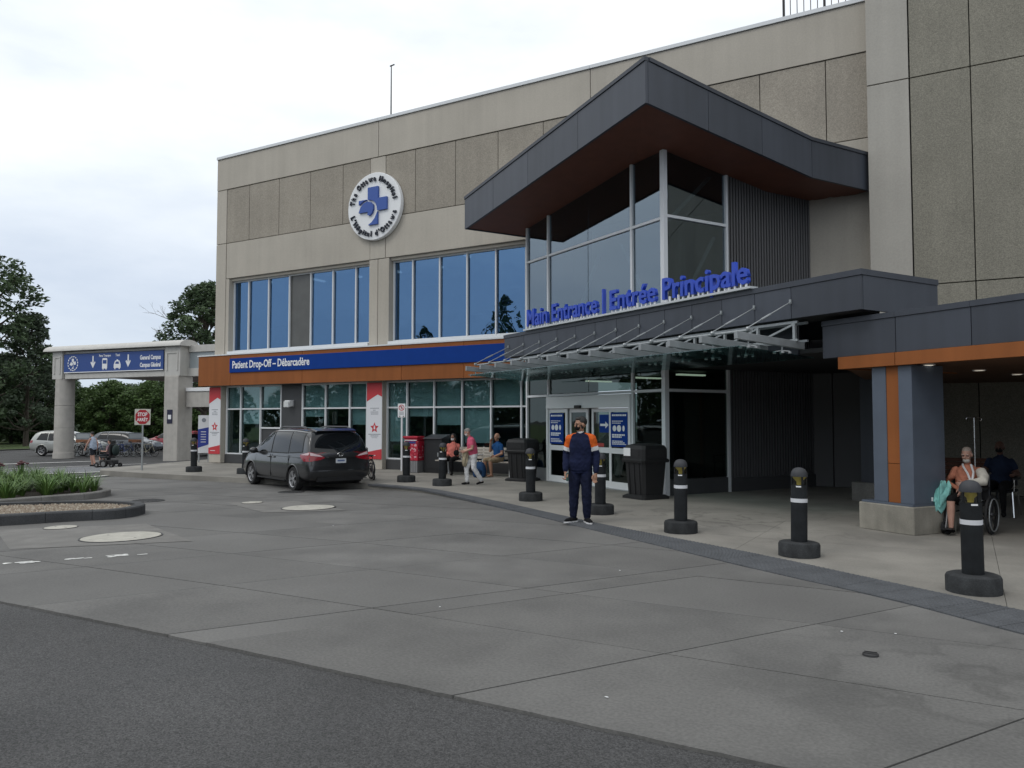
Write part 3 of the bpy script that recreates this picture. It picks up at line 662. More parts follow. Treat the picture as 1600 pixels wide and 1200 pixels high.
# round logo
lg = thing('logo_sign', 'round white sign with blue cross and dark lettering around its rim', 'sign', (-18.66, YF-0.03, 9.63))
mb = MB(); N = 64; mb.loft([[(r*math.cos(2*math.pi*k/N), y, r*math.sin(2*math.pi*k/N)) for k in range(N)] for r, y in ((1.25, 0), (1.25, -0.15), (1.235, -0.165))], sm=False)
mb.build('disc', white, lg)
def arc(cx, cz, r, a0, a1, n=14): return [(cx+r*math.cos(R(a0+(a1-a0)*i/n)), cz+r*math.sin(R(a0+(a1-a0)*i/n))) for i in range(n+1)]
lz = -0.166
# cross: upper and right arms, one piece, cut by the sweep on its lower left
MB().prismy([(-0.23, 0.70), (0.25, 0.70), (0.25, 0.26), (0.66, 0.26), (0.66, -0.20), (0.22, -0.20)] + [(0.20, -0.06), (0.16, 0.05), (0.08, 0.15), (-0.03, 0.22), (-0.23, 0.25)], lz-0.08, lz).build('cross_arm', logoblue, lg)
MB().prismy([(0.23, -0.23), (0.23, -0.70), (-0.21, -0.70), (-0.03, -0.60), (0.10, -0.47), (0.18, -0.33)], lz-0.08, lz).build('cross_foot', logoblue, lg)
MB().prismy([(-0.66, -0.20), (-0.58, 0.0), (-0.44, 0.13), (-0.25, 0.19), (-0.10, 0.15), (0.02, 0.05), (0.04, -0.10), (-0.03, -0.26), (-0.14, -0.35), (-0.24, -0.32), (-0.22, -0.20)], lz-0.08, lz).build('dove_wing', logoblue, lg)
MB().prismy([(-0.66, 0.26), (-0.66, 0.10), (-0.55, 0.16), (-0.42, 0.235), (-0.28, 0.26)], lz-0.08, lz).build('wing_tip', logoblue, lg)
dkblue = mat('logo_text', (0.012, 0.016, 0.03), 0.5)
def ring_text(s, r, a_mid, sign, size, step):
    n = len(s); ws = [0.62 if c in "ilt'. " else (1.4 if c in 'mwMW' else (1.25 if c in 'HO' else 1.0)) for c in s]
    tot = sum(ws); pos = 0
    for c, w in zip(s, ws):
        a = a_mid - sign*((pos + w/2) - tot/2)*step; pos += w
        if c == ' ': continue
        x, z = r*math.cos(R(a)), r*math.sin(R(a)); tilt = R(a-90) if sign > 0 else R(a+90)
        me = textmesh(c, size, 0.03, 0.006, 'CENTER', 0.85, dkblue)
        o = bpy.data.objects.new('letter', me); COL.objects.link(o); o.parent = lg
        o.matrix_local = Matrix.Translation((x, lz-0.035, z)) @ Matrix.Rotation(-tilt, 4, 'Y') @ Matrix.Rotation(R(90), 4, 'X')
ring_text('The Ottawa Hospital', 0.93, 90, 1, 0.28, 9.6)
ring_text("L'Hôpital d'Ottawa", 1.12, 270, -1, 0.28, 9.6)

# ------------------------------------------------------------------ tower block on the right (plane y = 21.7)
tw = thing('tower_block', 'tall beige concrete block of large aggregate panels on the right', 'building', (3, 21.7, 0))
def tpart(name, m, *b, bev=0.0): return bpart(name, m, *b, par=tw, bev=bev)
tpart('core_wall', jointm, (-1.85, 13, 21.85, 22.0, 0, 17)); tpart('return_wall', precast2, (-2.02, -1.86, 21.86, 24, 0, 17))
zz = [0.0, 5.12, 10.38, 17.0]
for a, b in zip(zz, zz[1:]): tpart('corner_panel', precast2, (-2.02, -1.06, 21.7, 21.84, a+0.012, b-0.012), bev=0.008)
for x0 in (-1.04, 0.28, 1.60, 2.92, 4.24, 5.56, 6.88, 8.20, 9.52, 10.84):
    for a, b in zip(zz, zz[1:]): tpart('aggregate_panel', aggr2, (x0+0.012, x0+1.31, 21.715, 21.84, a+0.012, b-0.012), bev=0.008)
# ------------------------------------------------------------------ glazed entrance pavilion, turned 30 degrees
RZ = math.atan2(-0.49470, 0.86906); C0 = (CX, CY, 0.0)
ep = thing('entrance_pavilion', 'glazed entrance pavilion with upswept charcoal roof turned towards the driveway', 'building', C0, RZ)
def ebox(name, m, *boxes, par=None, bev=0.0):
    mb = MB()
    for b in boxes: mb.box(*b)
    return mb.build(name, m, par or ep, False, bev)
AX, BY = 1.49, 1.8
def zdrop(x, y):         # x to the right, y inwards
    t = AX - x; s_ = y + BY
    return max(0.107*t, 0.149*min(s_, 5.23))
def ztop(x, y): return 9.49 - zdrop(x, y)
def zbot(x, y): return 8.49 - zdrop(x, y)
# roof: fascia panels
fx = [-7.0, -5.2, -3.3, -1.0, AX]
for a, b in zip(fx, fx[1:]):
    a2, b2 = a+0.006, b-0.006; mb = MB()
    mb.hexa([(a2, -BY, zbot(a2, -BY)), (b2, -BY, zbot(b2, -BY)), (b2, -BY+0.07, zbot(b2, -BY)), (a2, -BY+0.07, zbot(a2, -BY))],
            [(a2, -BY, ztop(a2, -BY)-0.09), (b2, -BY, ztop(b2, -BY)-0.09), (b2, -BY+0.07, ztop(b2, -BY)-0.09), (a2, -BY+0.07, ztop(a2, -BY)-0.09)]); mb.build('fascia_panel', darkp, ep)
    mb = MB(); mb.hexa([(a, -BY-0.025, ztop(a, -BY)-0.085), (b, -BY-0.025, ztop(b, -BY)-0.085), (b, -BY+0.1, ztop(b, -BY)-0.085), (a, -BY+0.1, ztop(a, -BY)-0.085)],
            [(a, -BY-0.025, ztop(a, -BY)), (b, -BY-0.025, ztop(b, -BY)), (b, -BY+0.1, ztop(b, -BY)), (a, -BY+0.1, ztop(a, -BY))]); mb.build('coping', darkp2, ep)
fy = [-BY, 0.0, 1.7, 3.43, 5.75]
for a, b in zip(fy, fy[1:]):
    a2, b2 = a+0.006 + (0.07 if a == -BY else 0), b-0.006; x0, x1 = AX-0.07, AX; mb = MB()
    mb.hexa([(x0, a2, zbot(AX, a)), (x1, a2, zbot(AX, a)), (x1, b2, zbot(AX, b)), (x0, b2, zbot(AX, b))],
            [(x0, a2, ztop(AX, a)-0.09), (x1, a2, ztop(AX, a)-0.09), (x1, b2, ztop(AX, b)-0.09), (x0, b2, ztop(AX, b)-0.09)]); mb.build('fascia_panel', darkp, ep)
    x0, x1 = AX-0.1, AX+0.025; aa = a + (0.102 if a == -BY else 0); mb = MB()
    mb.hexa([(x0, aa, ztop(AX, a)-0.085), (x1, aa, ztop(AX, a)-0.085), (x1, b, ztop(AX, b)-0.085), (x0, b, ztop(AX, b)-0.085)],
            [(x0, aa, ztop(AX, a)), (x1, aa, ztop(AX, a)), (x1, b, ztop(AX, b)), (x0, b, ztop(AX, b))]); mb.build('coping', darkp2, ep)
ebox('fascia_panel', darkp, (-7.0, -6.94, -BY+0.075, 1.0, zbot(-7, 0), ztop(-7, 0)))
# roof deck and soffit follow the folded surface
def folded(zf, flip):
    gx = np.linspace(-6.93, AX-0.071, 40); gy = np.linspace(-BY+0.071, 5.7, 40); v = []; ok = []
    for y in gy:
        for x in gx:
            v.append((x, y, zf(x, y)))
    f = []
    for j in range(39):
        for i in range(39):
            cx, cy = gx[i]+0.1, gy[j]
            wy = CY + (-cx*UY) + cy*VY     # world y of local point
            if wy > 22.15: continue
            q = (j*40+i, j*40+i+1, (j+1)*40+i+1, (j+1)*40+i); f.append(q[::-1] if flip else q)
    mb = MB(); mb.add(v, f, 0, False); return mb
folded(lambda x, y: zbot(x, y)+0.02, True).build('soffit', soffm, ep); folded(lambda x, y: ztop(x, y)-0.1, False).build('roof_deck', darkp2, ep)
# curtain wall: front (y = 0) and right side (x = 0)
fxs = [-6.25, -5.05, -3.10, -1.19, -0.02]
def pane(x0, x1, z0, z1a, z1b, m=lobby_glass, y=0.0, name='window_pane'):
    g = 0.012; mb = MB()
    mb.hexa([(x0+g, y, z0+g), (x1-g, y, z0+g), (x1-g, y+0.014, z0+g), (x0+g, y+0.014, z0+g)], [(x0+g, y, z1a-g), (x1-g, y, z1b-g), (x1-g, y+0.014, z1b-g), (x0+g, y+0.014, z1a-g)]); return mb.build(name, m, ep)
for a, b in zip(fxs, fxs[1:]):
    pane(a, b, 6.63, zbot(a, 0)+0.02, zbot(b, 0)+0.02); pane(a, b, 4.2, 6.57, 6.57)
    pane(a, b, 2.52, 4.2, 4.2, door_glass)
pane(-6.25, -5.1, 0.38, 2.45, 2.45, door_glass); pane(-1.19, -0.06, 0.38, 2.45, 2.45, door_glass)
for x in (-6.25, -5.05, -1.19): ebox('mullion', alum, (x-0.035, x+0.035, -0.06, 0.03, 0.0, zbot(x, 0)+0.01), bev=0.004)
ebox('mullion', black, (-3.108, -3.092, 0.016, 0.02, 2.5, zbot(-3.1, 0)))
ebox('corner_post', alum, (-0.075, 0.055, -0.075, 0.055, 0.0, zbot(0, 0)+0.01), bev=0.006)
for z in (6.60, 2.485): ebox('transom', alum, (-6.21, -0.078, -0.05, 0.026, z-0.033, z+0.033), bev=0.003)
ebox('base_panel', steel, (-6.21, -5.09, -0.03, 0.05, 0.0, 0.37)); ebox('base_panel', steel, (-1.15, -0.078, -0.03, 0.05, 0.0, 0.37))
def pane_y(y0, y1, z0, z1a, z1b, m):
    g = 0.012; x = 0.0; mb = MB()
    mb.hexa([(x-0.014, y0+g, z0+g), (x, y0+g, z0+g), (x, y1-g, z0+g), (x-0.014, y1-g, z0+g)], [(x-0.014, y0+g, z1a-g), (x, y0+g, z1a-g), (x, y1-g, z1b-g), (x-0.014, y1-g, z1b-g)]); return mb.build('window_pane', m, ep)
pane_y(0.06, 2.0, 6.68, zbot(0, 0.06)+0.02, zbot(0, 2.0)+0.02, lobby_glass); pane_y(0.06, 2.0, 4.2, 6.62, 6.62, lobby_glass); pane_y(0.06, 2.0, 2.52, 4.2, 4.2, door_glass); pane_y(0.06, 2.0, 0.38, 2.45, 2.45, door_glass)
for z in (6.65, 2.485): ebox('transom', alum, (-0.026, 0.05, 0.058, 1.965, z-0.033, z+0.033))
ebox('mullion', alum, (-0.03, 0.06, 1.968, 2.038, 0.0, zbot(0, 2)+0.01)); ebox('base_panel', clad, (-0.05, 0.03, 0.058, 1.965, 0.0, 0.37))
# ribbed wall
mb = MB(); y = 2.05
while y < 6.2:
    mb.box(0.0, 0.045, y, y+0.055, 0.35, 8.2); y += 0.1
mb.box(-0.1, 0.0, 2.04, 6.3, 0.0, 8.3); stuff(mb.build('ribbed_cladding', ribm, ep)); ebox('base_course', clad, (-0.05, 0.07, 2.04, 6.2, 0.0, 0.34))
ebox('corner_trim', greyp, (0.0, 0.08, 5.95, 6.1, 0.3, 8.2))
# lobby inside
ebox('lobby_floor', interior2, (-6.2, -0.1, 0.1, 6.0, -0.01, 0.015)); ebox('lobby_back_wall', interior2, (-6.2, -0.12, 4.2, 4.3, 0, 8.2)); ebox('mezzanine_floor', interior2, (-6.2, -0.12, 0.3, 4.2, 3.0, 4.2)); ebox('lobby_side_wall', interior2, (-6.35, -6.28, 0.05, 2.0, 0, 7.6))
for k, (x, z) in enumerate(((-5.2, 5.0), (-2.9, 5.3), (-1.0, 5.0))): ebox('lobby_column', mat('lobby_column', (0.35, 0.36, 0.36), 0.6), (x-0.18, x+0.18, 3.2, 3.5, 4.2, 8.0))
for a, b in (((-0.3, 0.6, 4.3), (-0.3, 1.9, 6.4)), ((-0.4, 0.5, 6.7), (-0.4, 1.9, 8.0)), ((-4.8, 0.6, 4.3), (-3.4, 0.6, 6.4)), ((-1.0, 0.6, 4.3), (-2.4, 0.6, 6.5))): MB().tube([a, b], 0.05, 10).build('brace', alum, ep)
for x in (-4.6, -2.4, -0.7): ebox('strip_light', lampw, (x-0.06, x+0.06, 1.0, 1.9, 2.9, 2.94))
ebox('reception_counter', greyp, (-5.6, -3.6, 3.0, 3.6, 0, 1.1)); ebox('lobby_wall_panel', orange, (-3.2, -1.0, 4.12, 4.19, 0.4, 2.6))

# sliding doors
dr = thing('sliding_doors', 'aluminium sliding entrance doors with blue notices on the glass', 'door', (CX+UX*3.12+VX*-0.05, CY+UY*3.12+VY*-0.05, 0), RZ)
def dbox(name, m, *boxes, par=None, bev=0.0):
    mb = MB()
    for b in boxes: mb.box(*b)
    return mb.build(name, m, par or dr, False, bev)
doorm = mat('door_aluminium', (0.70, 0.71, 0.72), 0.45)
X0, X1 = -1.95, 1.90
dbox('header', doorm, (X0, X1, -0.06, 0.12, 2.10, 2.44), bev=0.006); dbox('jamb', doorm, (X0, X0+0.07, -0.05, 0.12, 0, 2.098)); dbox('jamb', doorm, (X1-0.07, X1, -0.05, 0.12, 0, 2.098)); dbox('sensor', black, (-0.42, -0.16, -0.14, -0.065, 2.10, 2.18), bev=0.01)
dbox('threshold', steel, (X0, X1, -0.05, 0.12, 0.007, 0.022))
def leaf(x0, x1, y, notice=None, arrow=False):
    w = x1-x0; lf = dbox('door_leaf', doorm, (x0, x0+0.085, y, y+0.045, 0.025, 2.09), (x1-0.085, x1, y, y+0.045, 0.025, 2.09), (x0+0.086, x1-0.086, y+0.001, y+0.044, 0.025, 0.2), (x0+0.086, x1-0.086, y+0.001, y+0.044, 0.92, 1.06), (x0+0.086, x1-0.086, y+0.001, y+0.044, 1.99, 2.09))
    dbox('glass', door_glass, (x0+0.086, x1-0.086, y+0.018, y+0.026, 0.2, 0.92), par=lf); dbox('glass', door_glass, (x0+0.086, x1-0.086, y+0.018, y+0.026, 1.06, 1.99), par=lf)
    if notice:
        a, b = notice; dbox('notice', bluem, (a, b, y-0.008, y-0.003, 1.10, 1.97), par=lf)
        c = (a+b)/2
        for (z, hh, ww) in ((1.88, 0.045, 0.52), (1.74, 0.022, 0.40), (1.69, 0.022, 0.30), (1.38, 0.04, 0.44), (1.33, 0.036, 0.34), (1.23, 0.022, 0.36), (1.19, 0.022, 0.44), (1.155, 0.02, 0.48)):
            # fine print reads as broken white words
            xx = a+0.06; e = a+0.06+(b-a-0.1)*min(1, ww*2)
            while xx < e-0.02:
                l = random.uniform(0.03, 0.1); dbox('print', white, (xx, min(xx+l, e), y-0.0105, y-0.0085, z, z+hh), par=lf); xx += l+0.015
        for k in (-1, 0, 1):
            mb = MB(); rr = 0.085 if k == 0 else 0.075; N = 20; mb.loft([[(c+k*0.185+rr*math.cos(6.2832*i/N)*(1 if k <= 0 else 0.6), yy, 1.565+rr*math.sin(6.2832*i/N)) for i in range(N)] for yy in (y-0.0085, y-0.011)], sm=False); mb.build('print', white, lf)
    if arrow:
        dbox('sticker', bluem, (x0+0.36, x1-0.10, y-0.006, y-0.002, 1.45, 1.92), par=lf)
        MB().prismy([(x0+0.40, 1.62), (x0+0.40, 1.68), (x0+0.62, 1.68), (x0+0.62, 1.74), (x0+0.76, 1.65), (x0+0.62, 1.56), (x0+0.62, 1.62)], y-0.010, y-0.0065).build('print', white, lf)
        dbox('sticker', mat('sticker_red', (0.4, 0.04, 0.03), 0.5), (x0+0.25, x0+0.55, y-0.006, y-0.002, 1.08, 1.17), par=lf)
leaf(X0+0.072, -0.95, 0.0, (-1.82, -1.12)); leaf(-0.93, -0.05, 0.07); leaf(0.12, 1.02, 0.07, None, True); leaf(0.98, X1-0.072, 0.0, (1.06, 1.75))

# ------------------------------------------------------------------ charcoal canopy band over the doors
cb = thing('entrance_canopy', 'charcoal metal canopy band running above the entrance doors', 'canopy', C0, RZ)
def cbox(name, m, *boxes, par=None, bev=0.0):
    mb = MB()
    for b in boxes: mb.box(*b)
    return mb.build(name, m, par or cb, False, bev)
SF = -1.2; xs = [-5.6] + [-5.34+0.835*i for i in range(1, 13)] + [6.08]
BT = 4.24
for i, (a, b) in enumerate(zip(xs, xs[1:])): cbox('fascia_panel', darkp if i % 3 else darkp2, (a+0.005, b-0.005, SF, SF+0.05, 3.58, BT-0.1), bev=0.003)
cbox('coping', darkp2, (-5.62, 6.1, SF-0.02, SF+0.14, BT-0.096, BT))
cbox('return_panel', darkp, (6.03, 6.08, SF+0.052, 0.9, 3.58, BT-0.1)); cbox('coping', darkp2, (5.98, 6.1, SF+0.142, 0.9, BT-0.096, BT)); cbox('return_panel', darkp, (-5.6, -5.55, SF+0.052, -0.07, 3.58, BT-0.1))
cbox('roof_deck', darkp2, (-5.54, -0.1, SF+0.15, -0.08, BT-0.2, BT-0.12), (0.1, 5.97, SF+0.15, 0.9, BT-0.2, BT-0.12))
lw = lambda x, y: (CX-UX*x+VX*y, CY-UY*x+VY*y)
recess = [lw(0.1, -0.42), lw(5.9, -0.42), (-1.55, 14.6), (-1.55, 21.68), (-2.04, 22.14), (-3.55, 22.14)]
MB().prism(recess, BT-0.32, BT-0.25).build('rear_deck', darkp2, cb, True)
cbox('soffit', mat('soffit_charcoal', (0.03, 0.03, 0.032), 0.6), (-5.54, -0.08, SF+0.78, -0.07, 3.02, 3.1), (-5.54, 5.9, SF+0.052, SF+0.73, 3.58, 3.62))
MB().prism(recess, 3.02, 3.1).build('rear_soffit', MT['soffit_charcoal'], cb, True)
cbox('soffit_fascia', darkp2, (-5.54, 4.2, SF+0.74, SF+0.778, 2.98, 3.58))
# rear plinth column under the canopy
rc = thing('canopy_column', 'dark column on a concrete plinth standing in the deep shade under the canopy', 'column', (-1.75, 18.9, 0), RZ)
MB().box(-0.35, 0.35, -0.35, 0.35, 0, 0.42).build('plinth', kerbm, rc, bev=0.015); MB().box(-0.2, 0.2, -0.2, 0.2, 0.42, 3.02).build('shaft', darkp2, rc)
# letters standing on the band
es = thing('entrance_sign', 'blue raised letters reading Main Entrance Entrée Principale standing on the canopy edge', 'sign', C0, RZ)
es.location = (CX + UX*4.33 + VX*(SF+0.02), CY + UY*4.33 + VY*(SF+0.02), BT)
MB().box(-0.05, 8.15, -0.12, 0.10, 0.002, 0.045).build('mounting_rail', mat('rail_grey', (0.5, 0.52, 0.54), 0.5), es)
def feet(x, w):
    for q in ((0.3, 0.72) if w > 0.16 else (0.5,)): MB().box(x+w*q-0.014, x+w*q+0.014, -0.03, 0.01, 0.045, 0.17).build('post', white, es)
def letters(word, x, x_end, size): spaced(word, es, x, x_end, -0.01, 0.13, size, letblue, 0.012, 0.045, after=feet)
letters('Main Entrance', 0.0, 3.30, 0.64); MB().box(3.49, 3.54, -0.05, 0.04, 0.06, 0.66).build('divider', letblue, es); letters('Entrée Principale', 3.75, 8.05, 0.64)

# ------------------------------------------------------------------ steel and glass awning hung from the band
ga = thing('glass_awning', 'glass awning on galvanised steel beams hung from rods below the blue letters', 'awning', C0, RZ)
BS0, BS1 = -2.58, -0.9
bxs = [-5.34+0.835*i for i in range(13)]
bm_ = MB(); bm_.hexa([(-0.038, BS0, 3.15), (0.038, BS0, 3.15), (0.038, BS1, 3.04), (-0.038, BS1, 3.04)], [(-0.038, BS0, 3.28), (0.038, BS0, 3.28), (0.038, BS1, 3.17), (-0.038, BS1, 3.17)]); beam_me = bm_.mesh('beam', steel, 0.006)
rm_ = MB(); rm_.tube([(0, BS0+0.3, 3.36), (0, SF+0.0, 3.88)], 0.011, 8); rm_.tube([(0, BS0+0.62, 3.513), (0, BS0+0.85, 3.622)], 0.02, 8); rm_.ell((0, BS0+0.3, 3.34), (0.035, 0.05, 0.04), 8); rm_.box(-0.02, 0.02, SF-0.03, SF-0.001, 3.84, 3.92); rod_me = rm_.mesh('tension_rod', steel)
zg = lambda y: 3.28 + (y-BS0)/(BS1-BS0)*(3.17-3.28) - 0.235
for x in bxs:
    shared('beam', beam_me, ga, (x, 0, 0)); shared('tension_rod', rod_me, ga, (x, 0, 0))
for a, b in zip(bxs, bxs[1:]):
    mb = MB(); y0, y1 = BS0+0.06, BS1+0.28
    mb.hexa([(a+0.006, y0, zg(y0)-0.015), (b-0.006, y0, zg(y0)-0.015), (b-0.006, y1, zg(y1)-0.015), (a+0.006, y1, zg(y1)-0.015)], [(a+0.006, y0, zg(y0)), (b-0.006, y0, zg(y0)), (b-0.006, y1, zg(y1)), (a+0.006, y1, zg(y1))]); mb.build('glass_panel', canopy_glass, ga)
sp = MB(); sp.tube([(0, 0, 0.12), (0, 0, 0.02)], 0.014, 8)
for sx in (-1, 1):
    for sy in (-1, 1): sp.tube([(0, 0, 0.03), (sx*0.09, sy*0.09, 0.012)], 0.012, 6); sp.lathe([(0.03, -0.022), (0.03, 0.012)], 10, (sx*0.09, sy*0.09, 0))
spm = sp.mesh('spider_fitting', steel)
for x in bxs[:]:
    for y in (BS0+0.3, -1.45): shared('spider_fitting', spm, ga, (x, y, zg(y)))
MB().tube([(-5.36, BS0+0.35, 3.32), (4.72, BS0+0.35, 3.32)], 0.024, 10).build('cross_tube', steel, ga)
for y in (-1.12, -0.86):
    MB().bar((-5.4, y, 3.52), (4.75, y, 3.52), 0.045, 0.045).build('truss_chord', steel, ga); MB().bar((-5.4, y, 3.2), (4.75, y, 3.2), 0.04, 0.04).build('truss_chord', steel, ga)
for i, x in enumerate(bxs):
    MB().bar((x, -1.12, 3.2), (x, -1.12, 3.52), 0.05, 0.05).build('truss_post', steel, ga)
    if i: MB().bar((bxs[i-1], -1.12, 3.23), (x, -1.12, 3.49), 0.035, 0.035).build('truss_diagonal', steel, ga)

# ------------------------------------------------------------------ covered walkway on the right
RW = math.atan2(-0.56569, 0.82462); PW = (-0.73, 13.57, 0)
cw = thing('covered_walkway', 'covered walkway with charcoal fascia and rust orange edge on the right', 'canopy', PW, RW)
def wbox(name, m, *boxes, par=None, bev=0.0):
    mb = MB()
    for b in boxes: mb.box(*b)
    return mb.build(name, m, par or cw, False, bev)
xs = [-1.72, -0.25, 1.0, 2.3, 4.2, 7.0, 10.0, 13.0, 16.0]
for i, (a, b) in enumerate(zip(xs, xs[1:])):
    wbox('fascia_panel', darkp if i % 2 else darkp2, (a+0.006, b-0.006, 0.0, 0.05, 2.86, 3.42), bev=0.003)
    wbox('coping', darkp2, (a, b-0.003, -0.02, 0.12, 3.424, 3.51))
xs = [-1.37, -0.25, 2.3, 4.2, 7.0, 10.0, 13.0, 16.0]
for a, b in zip(xs, xs[1:]): wbox('edge_trim', orange, (a+0.005, b-0.005, -0.03, 0.05, 2.65, 2.856), bev=0.003)
wbox('edge_trim', orange, (-1.37, -1.32, 0.052, 3.0, 2.65, 2.856)); wbox('return_panel', darkp, (-1.72, -1.67, 0.052, 4.5, 2.86, 3.42)); wbox('soffit_strip', darkp2, (-1.66, -1.38, 0.052, 4.5, 2.86, 2.9))
wpoly = [(-1.77, 14.35), (12.46, 4.60), (12.46, 21.69), (-1.99, 21.69)]
MB().prism(wpoly, 2.67, 2.72).build('soffit', mat('soffit_wood', (0.13, 0.06, 0.03), 0.6, var=0.15, vscale=2), cw, True); MB().prism([(-1.95, 14.55), (12.46, 4.75), (12.46, 21.69), (-1.99, 21.69)], 3.3, 3.38).build('roof_deck', darkp2, cw, True)
dlm = mat('downlight', (1, 1, 1), 0.5, emit=((1.0, 0.9, 0.72), 1.0))
ca, sa = math.cos(RW), math.sin(RW)
for k, (wx, wy) in enumerate(((-0.50, 13.98), (0.22, 15.97), (0.87, 17.77), (-0.9, 16.6))):
    dx, dy = wx-PW[0], wy-PW[1]; lx, ly = dx*ca+dy*sa, -dx*sa+dy*ca
    d = thing('downlight', ('recessed round ceiling light nearest the column', 'recessed round ceiling light above the drip stand', 'recessed round ceiling light near the right edge', 'recessed round ceiling light deep behind the column')[k], 'lamp', (wx, wy, 2.655))
    MB().lathe([(0.085, 0), (0.085, 0.01)], 20, sm=False).build('lens', dlm, d); mb = MB(); N = 20
    mb.loft([[(q*math.cos(6.2832*i/N), q*math.sin(6.2832*i/N), z) for i in range(N)] for q, z in ((0.086, 0.012), (0.086, -0.004), (0.105, -0.004), (0.105, 0.012))], 0, False, sm=False); mb.build('trim_ring', white, d)
# the column and its plinth
colm = mat('column_blue_grey', (0.085, 0.105, 0.14), 0.45, var=0.08)
wc = thing('walkway_column', 'blue grey column with rust orange centre stripe on a concrete plinth', 'column', PW, RW)
wb2 = lambda name, m, *b, bev=0.0: wbox(name, m, *b, par=wc, bev=bev)
plm = mat('plinth_concrete', (0.25, 0.235, 0.20), 0.9, var=0.25, vscale=2.5, fine=0.1, bump=0.3, streak=0.15)
wb2('plinth', plm, (-1.02, 0.0, 0.0, 1.0, 0.0, 0.44), bev=0.015); wb2('cap_plate', colm, (-0.98, -0.03, 0.03, 0.97, 0.442, 0.475))
wb2('left_cladding', colm, (-0.76, -0.50, 0.06, 0.8, 0.476, 2.648), bev=0.004); wb2('right_cladding', colm, (-0.27, -0.03, 0.06, 0.8, 0.476, 2.648), bev=0.004)
wb2('stripe_panel', orange, (-0.497, -0.273, 0.075, 0.4, 1.10, 2.648)); wb2('stripe_panel', orange, (-0.497, -0.273, 0.075, 0.4, 0.478, 1.092))
# ------------------------------------------------------------------ gantry over the bus lane, far left
conc_l = mat('gantry_concrete', (0.43, 0.41, 0.38), 0.85, var=0.08, streak=0.08)
offw = mat('gantry_white', (0.50, 0.49, 0.465), 0.7, var=0.06, streak=0.06)
gn = thing('gantry', 'pale concrete gantry with a round and a square column spanning the bus lane', 'gantry', (-49.09, 28.4, -0.65), R(7.1))
zo = 0.65
mb = MB(); mb.lathe([(0.60, 0), (0.60, 0.35), (0.565, 0.36), (0.56, 1.9)], 32); mb.build('round_column', conc_l, gn); MB().lathe([(0.56, 1.915), (0.55, 3.3)], 32).build('column_drum', conc_l, gn); MB().lathe([(0.55, 3.315), (0.54, 4.3+zo)], 32).build('column_drum', conc_l, gn)
MB().box(8.95, 10.05, -0.55, 0.55, 0, 4.3+zo).build('square_column', conc_l, gn, bev=0.03)
def gbox(name, m, *b, bev=0.01, par=None):
    mb = MB()
    for q in b: mb.box(*q)
    return mb.build(name, m, par or gn, False, bev)
gbox('beam', offw, (0.35, 8.9, -0.3, 0.3, 4.3+zo, 6.0+zo))
gbox('beam_ledge', offw, (0.5, 8.8, -0.42, -0.302, 4.3+zo, 4.62+zo)); gbox('beam_ledge', offw, (0.5, 8.8, -0.42, -0.302, 5.86+zo, 6.0+zo))
for x0, x1 in ((-0.55, 0.34), (8.9, 10.1)):
    gbox('end_block', offw, (x0, x1, -0.5, 0.6, 4.3+zo, 6.02+zo)); gbox('recess_frame', offw, (x0+0.15, x0+0.25, -0.54, -0.502, 4.6+zo, 5.7+zo), (x1-0.25, x1-0.15, -0.54, -0.502, 4.6+zo, 5.7+zo), (x0+0.255, x1-0.255, -0.54, -0.502, 5.6+zo, 5.7+zo))
mb = MB(); N = 14; mb.loft([[(x, -0.75*math.cos(math.pi*k/N), 6.03+zo+0.38*math.sin(math.pi*k/N)) for k in range(N+1)] for x in (-1.1, 10.3)], 0, True); mb.build('rounded_cap', offw, gn)
gbox('lane_canopy', offw, (0.6, 10.0, 0.61, 9.0, 5.9+zo, 6.1+zo)); gbox('lane_soffit', mat('gantry_soffit', (0.32, 0.31, 0.29), 0.8, var=0.3, vscale=0.8), (0.6, 8.9, 0.61, 9.0, 4.5+zo, 4.7+zo))
gbox('link_beam', offw, (10.11, 22.0, 0.1, 0.4, 5.7+zo, 6.1+zo)); gbox('link_beam', offw, (10.11, 22.0, 0.1, 0.4, 4.3+zo, 4.75+zo)); gbox('link_glazing', mat('milky_glass', (0.32, 0.36, 0.38), 0.25), (10.12, 22.0, 0.2, 0.25, 4.76+zo, 5.69+zo), bev=0)
gbox('lintel_wall', conc_l, (10.1, 21.0, 0.0, 0.4, 2.5+zo, 3.4+zo)); gbox('lintel_coping', white, (10.1, 21.0, -0.06, 0.46, 3.41+zo, 3.62+zo)); MB().lathe([(0.3, 0), (0.28, 2.48+zo)], 20, (10.9, 3.2, 0)).build('rear_column', conc_l, gn)
gbox('column_notice', mat('notice_dark', (0.02, 0.02, 0.05), 0.4), (9.25, 9.65, -0.575, -0.552, 2.2, 3.0), bev=0); gbox('column_notice', white, (9.33, 9.57, -0.58, -0.5755, 2.45, 2.7), bev=0)
gs = thing('gantry_sign', 'blue overhead sign with arrows, bus and taxi symbols and General Campus lettering', 'sign', (-49.09+0.5*math.cos(R(7.1))+0.5*math.sin(R(7.1)), 28.4+0.5*math.sin(R(7.1))-0.5*math.cos(R(7.1)), 4.66), R(7.1))
signb = mat('gantry_sign_blue', (0.022, 0.065, 0.25), 0.45)
MB().box(0, 8.3, 0, 0.05, 0, 1.16).build('sign_panel', signb, gs); MB().box(0, 8.3, -0.006, -0.001, 0.0, 0.05).build('lower_edge', white, gs)
def flat(poly, ox, oz, sc, name='symbol', m=white): return MB().prismy([(ox+x*sc, oz+z*sc) for x, z in poly], -0.012, -0.002).build(name, m, gs)
arrow = [(-0.07, 1), (0.07, 1), (0.07, 0.4), (0.2, 0.55), (0.28, 0.46), (0, 0), (-0.28, 0.46), (-0.2, 0.55), (-0.07, 0.4)]
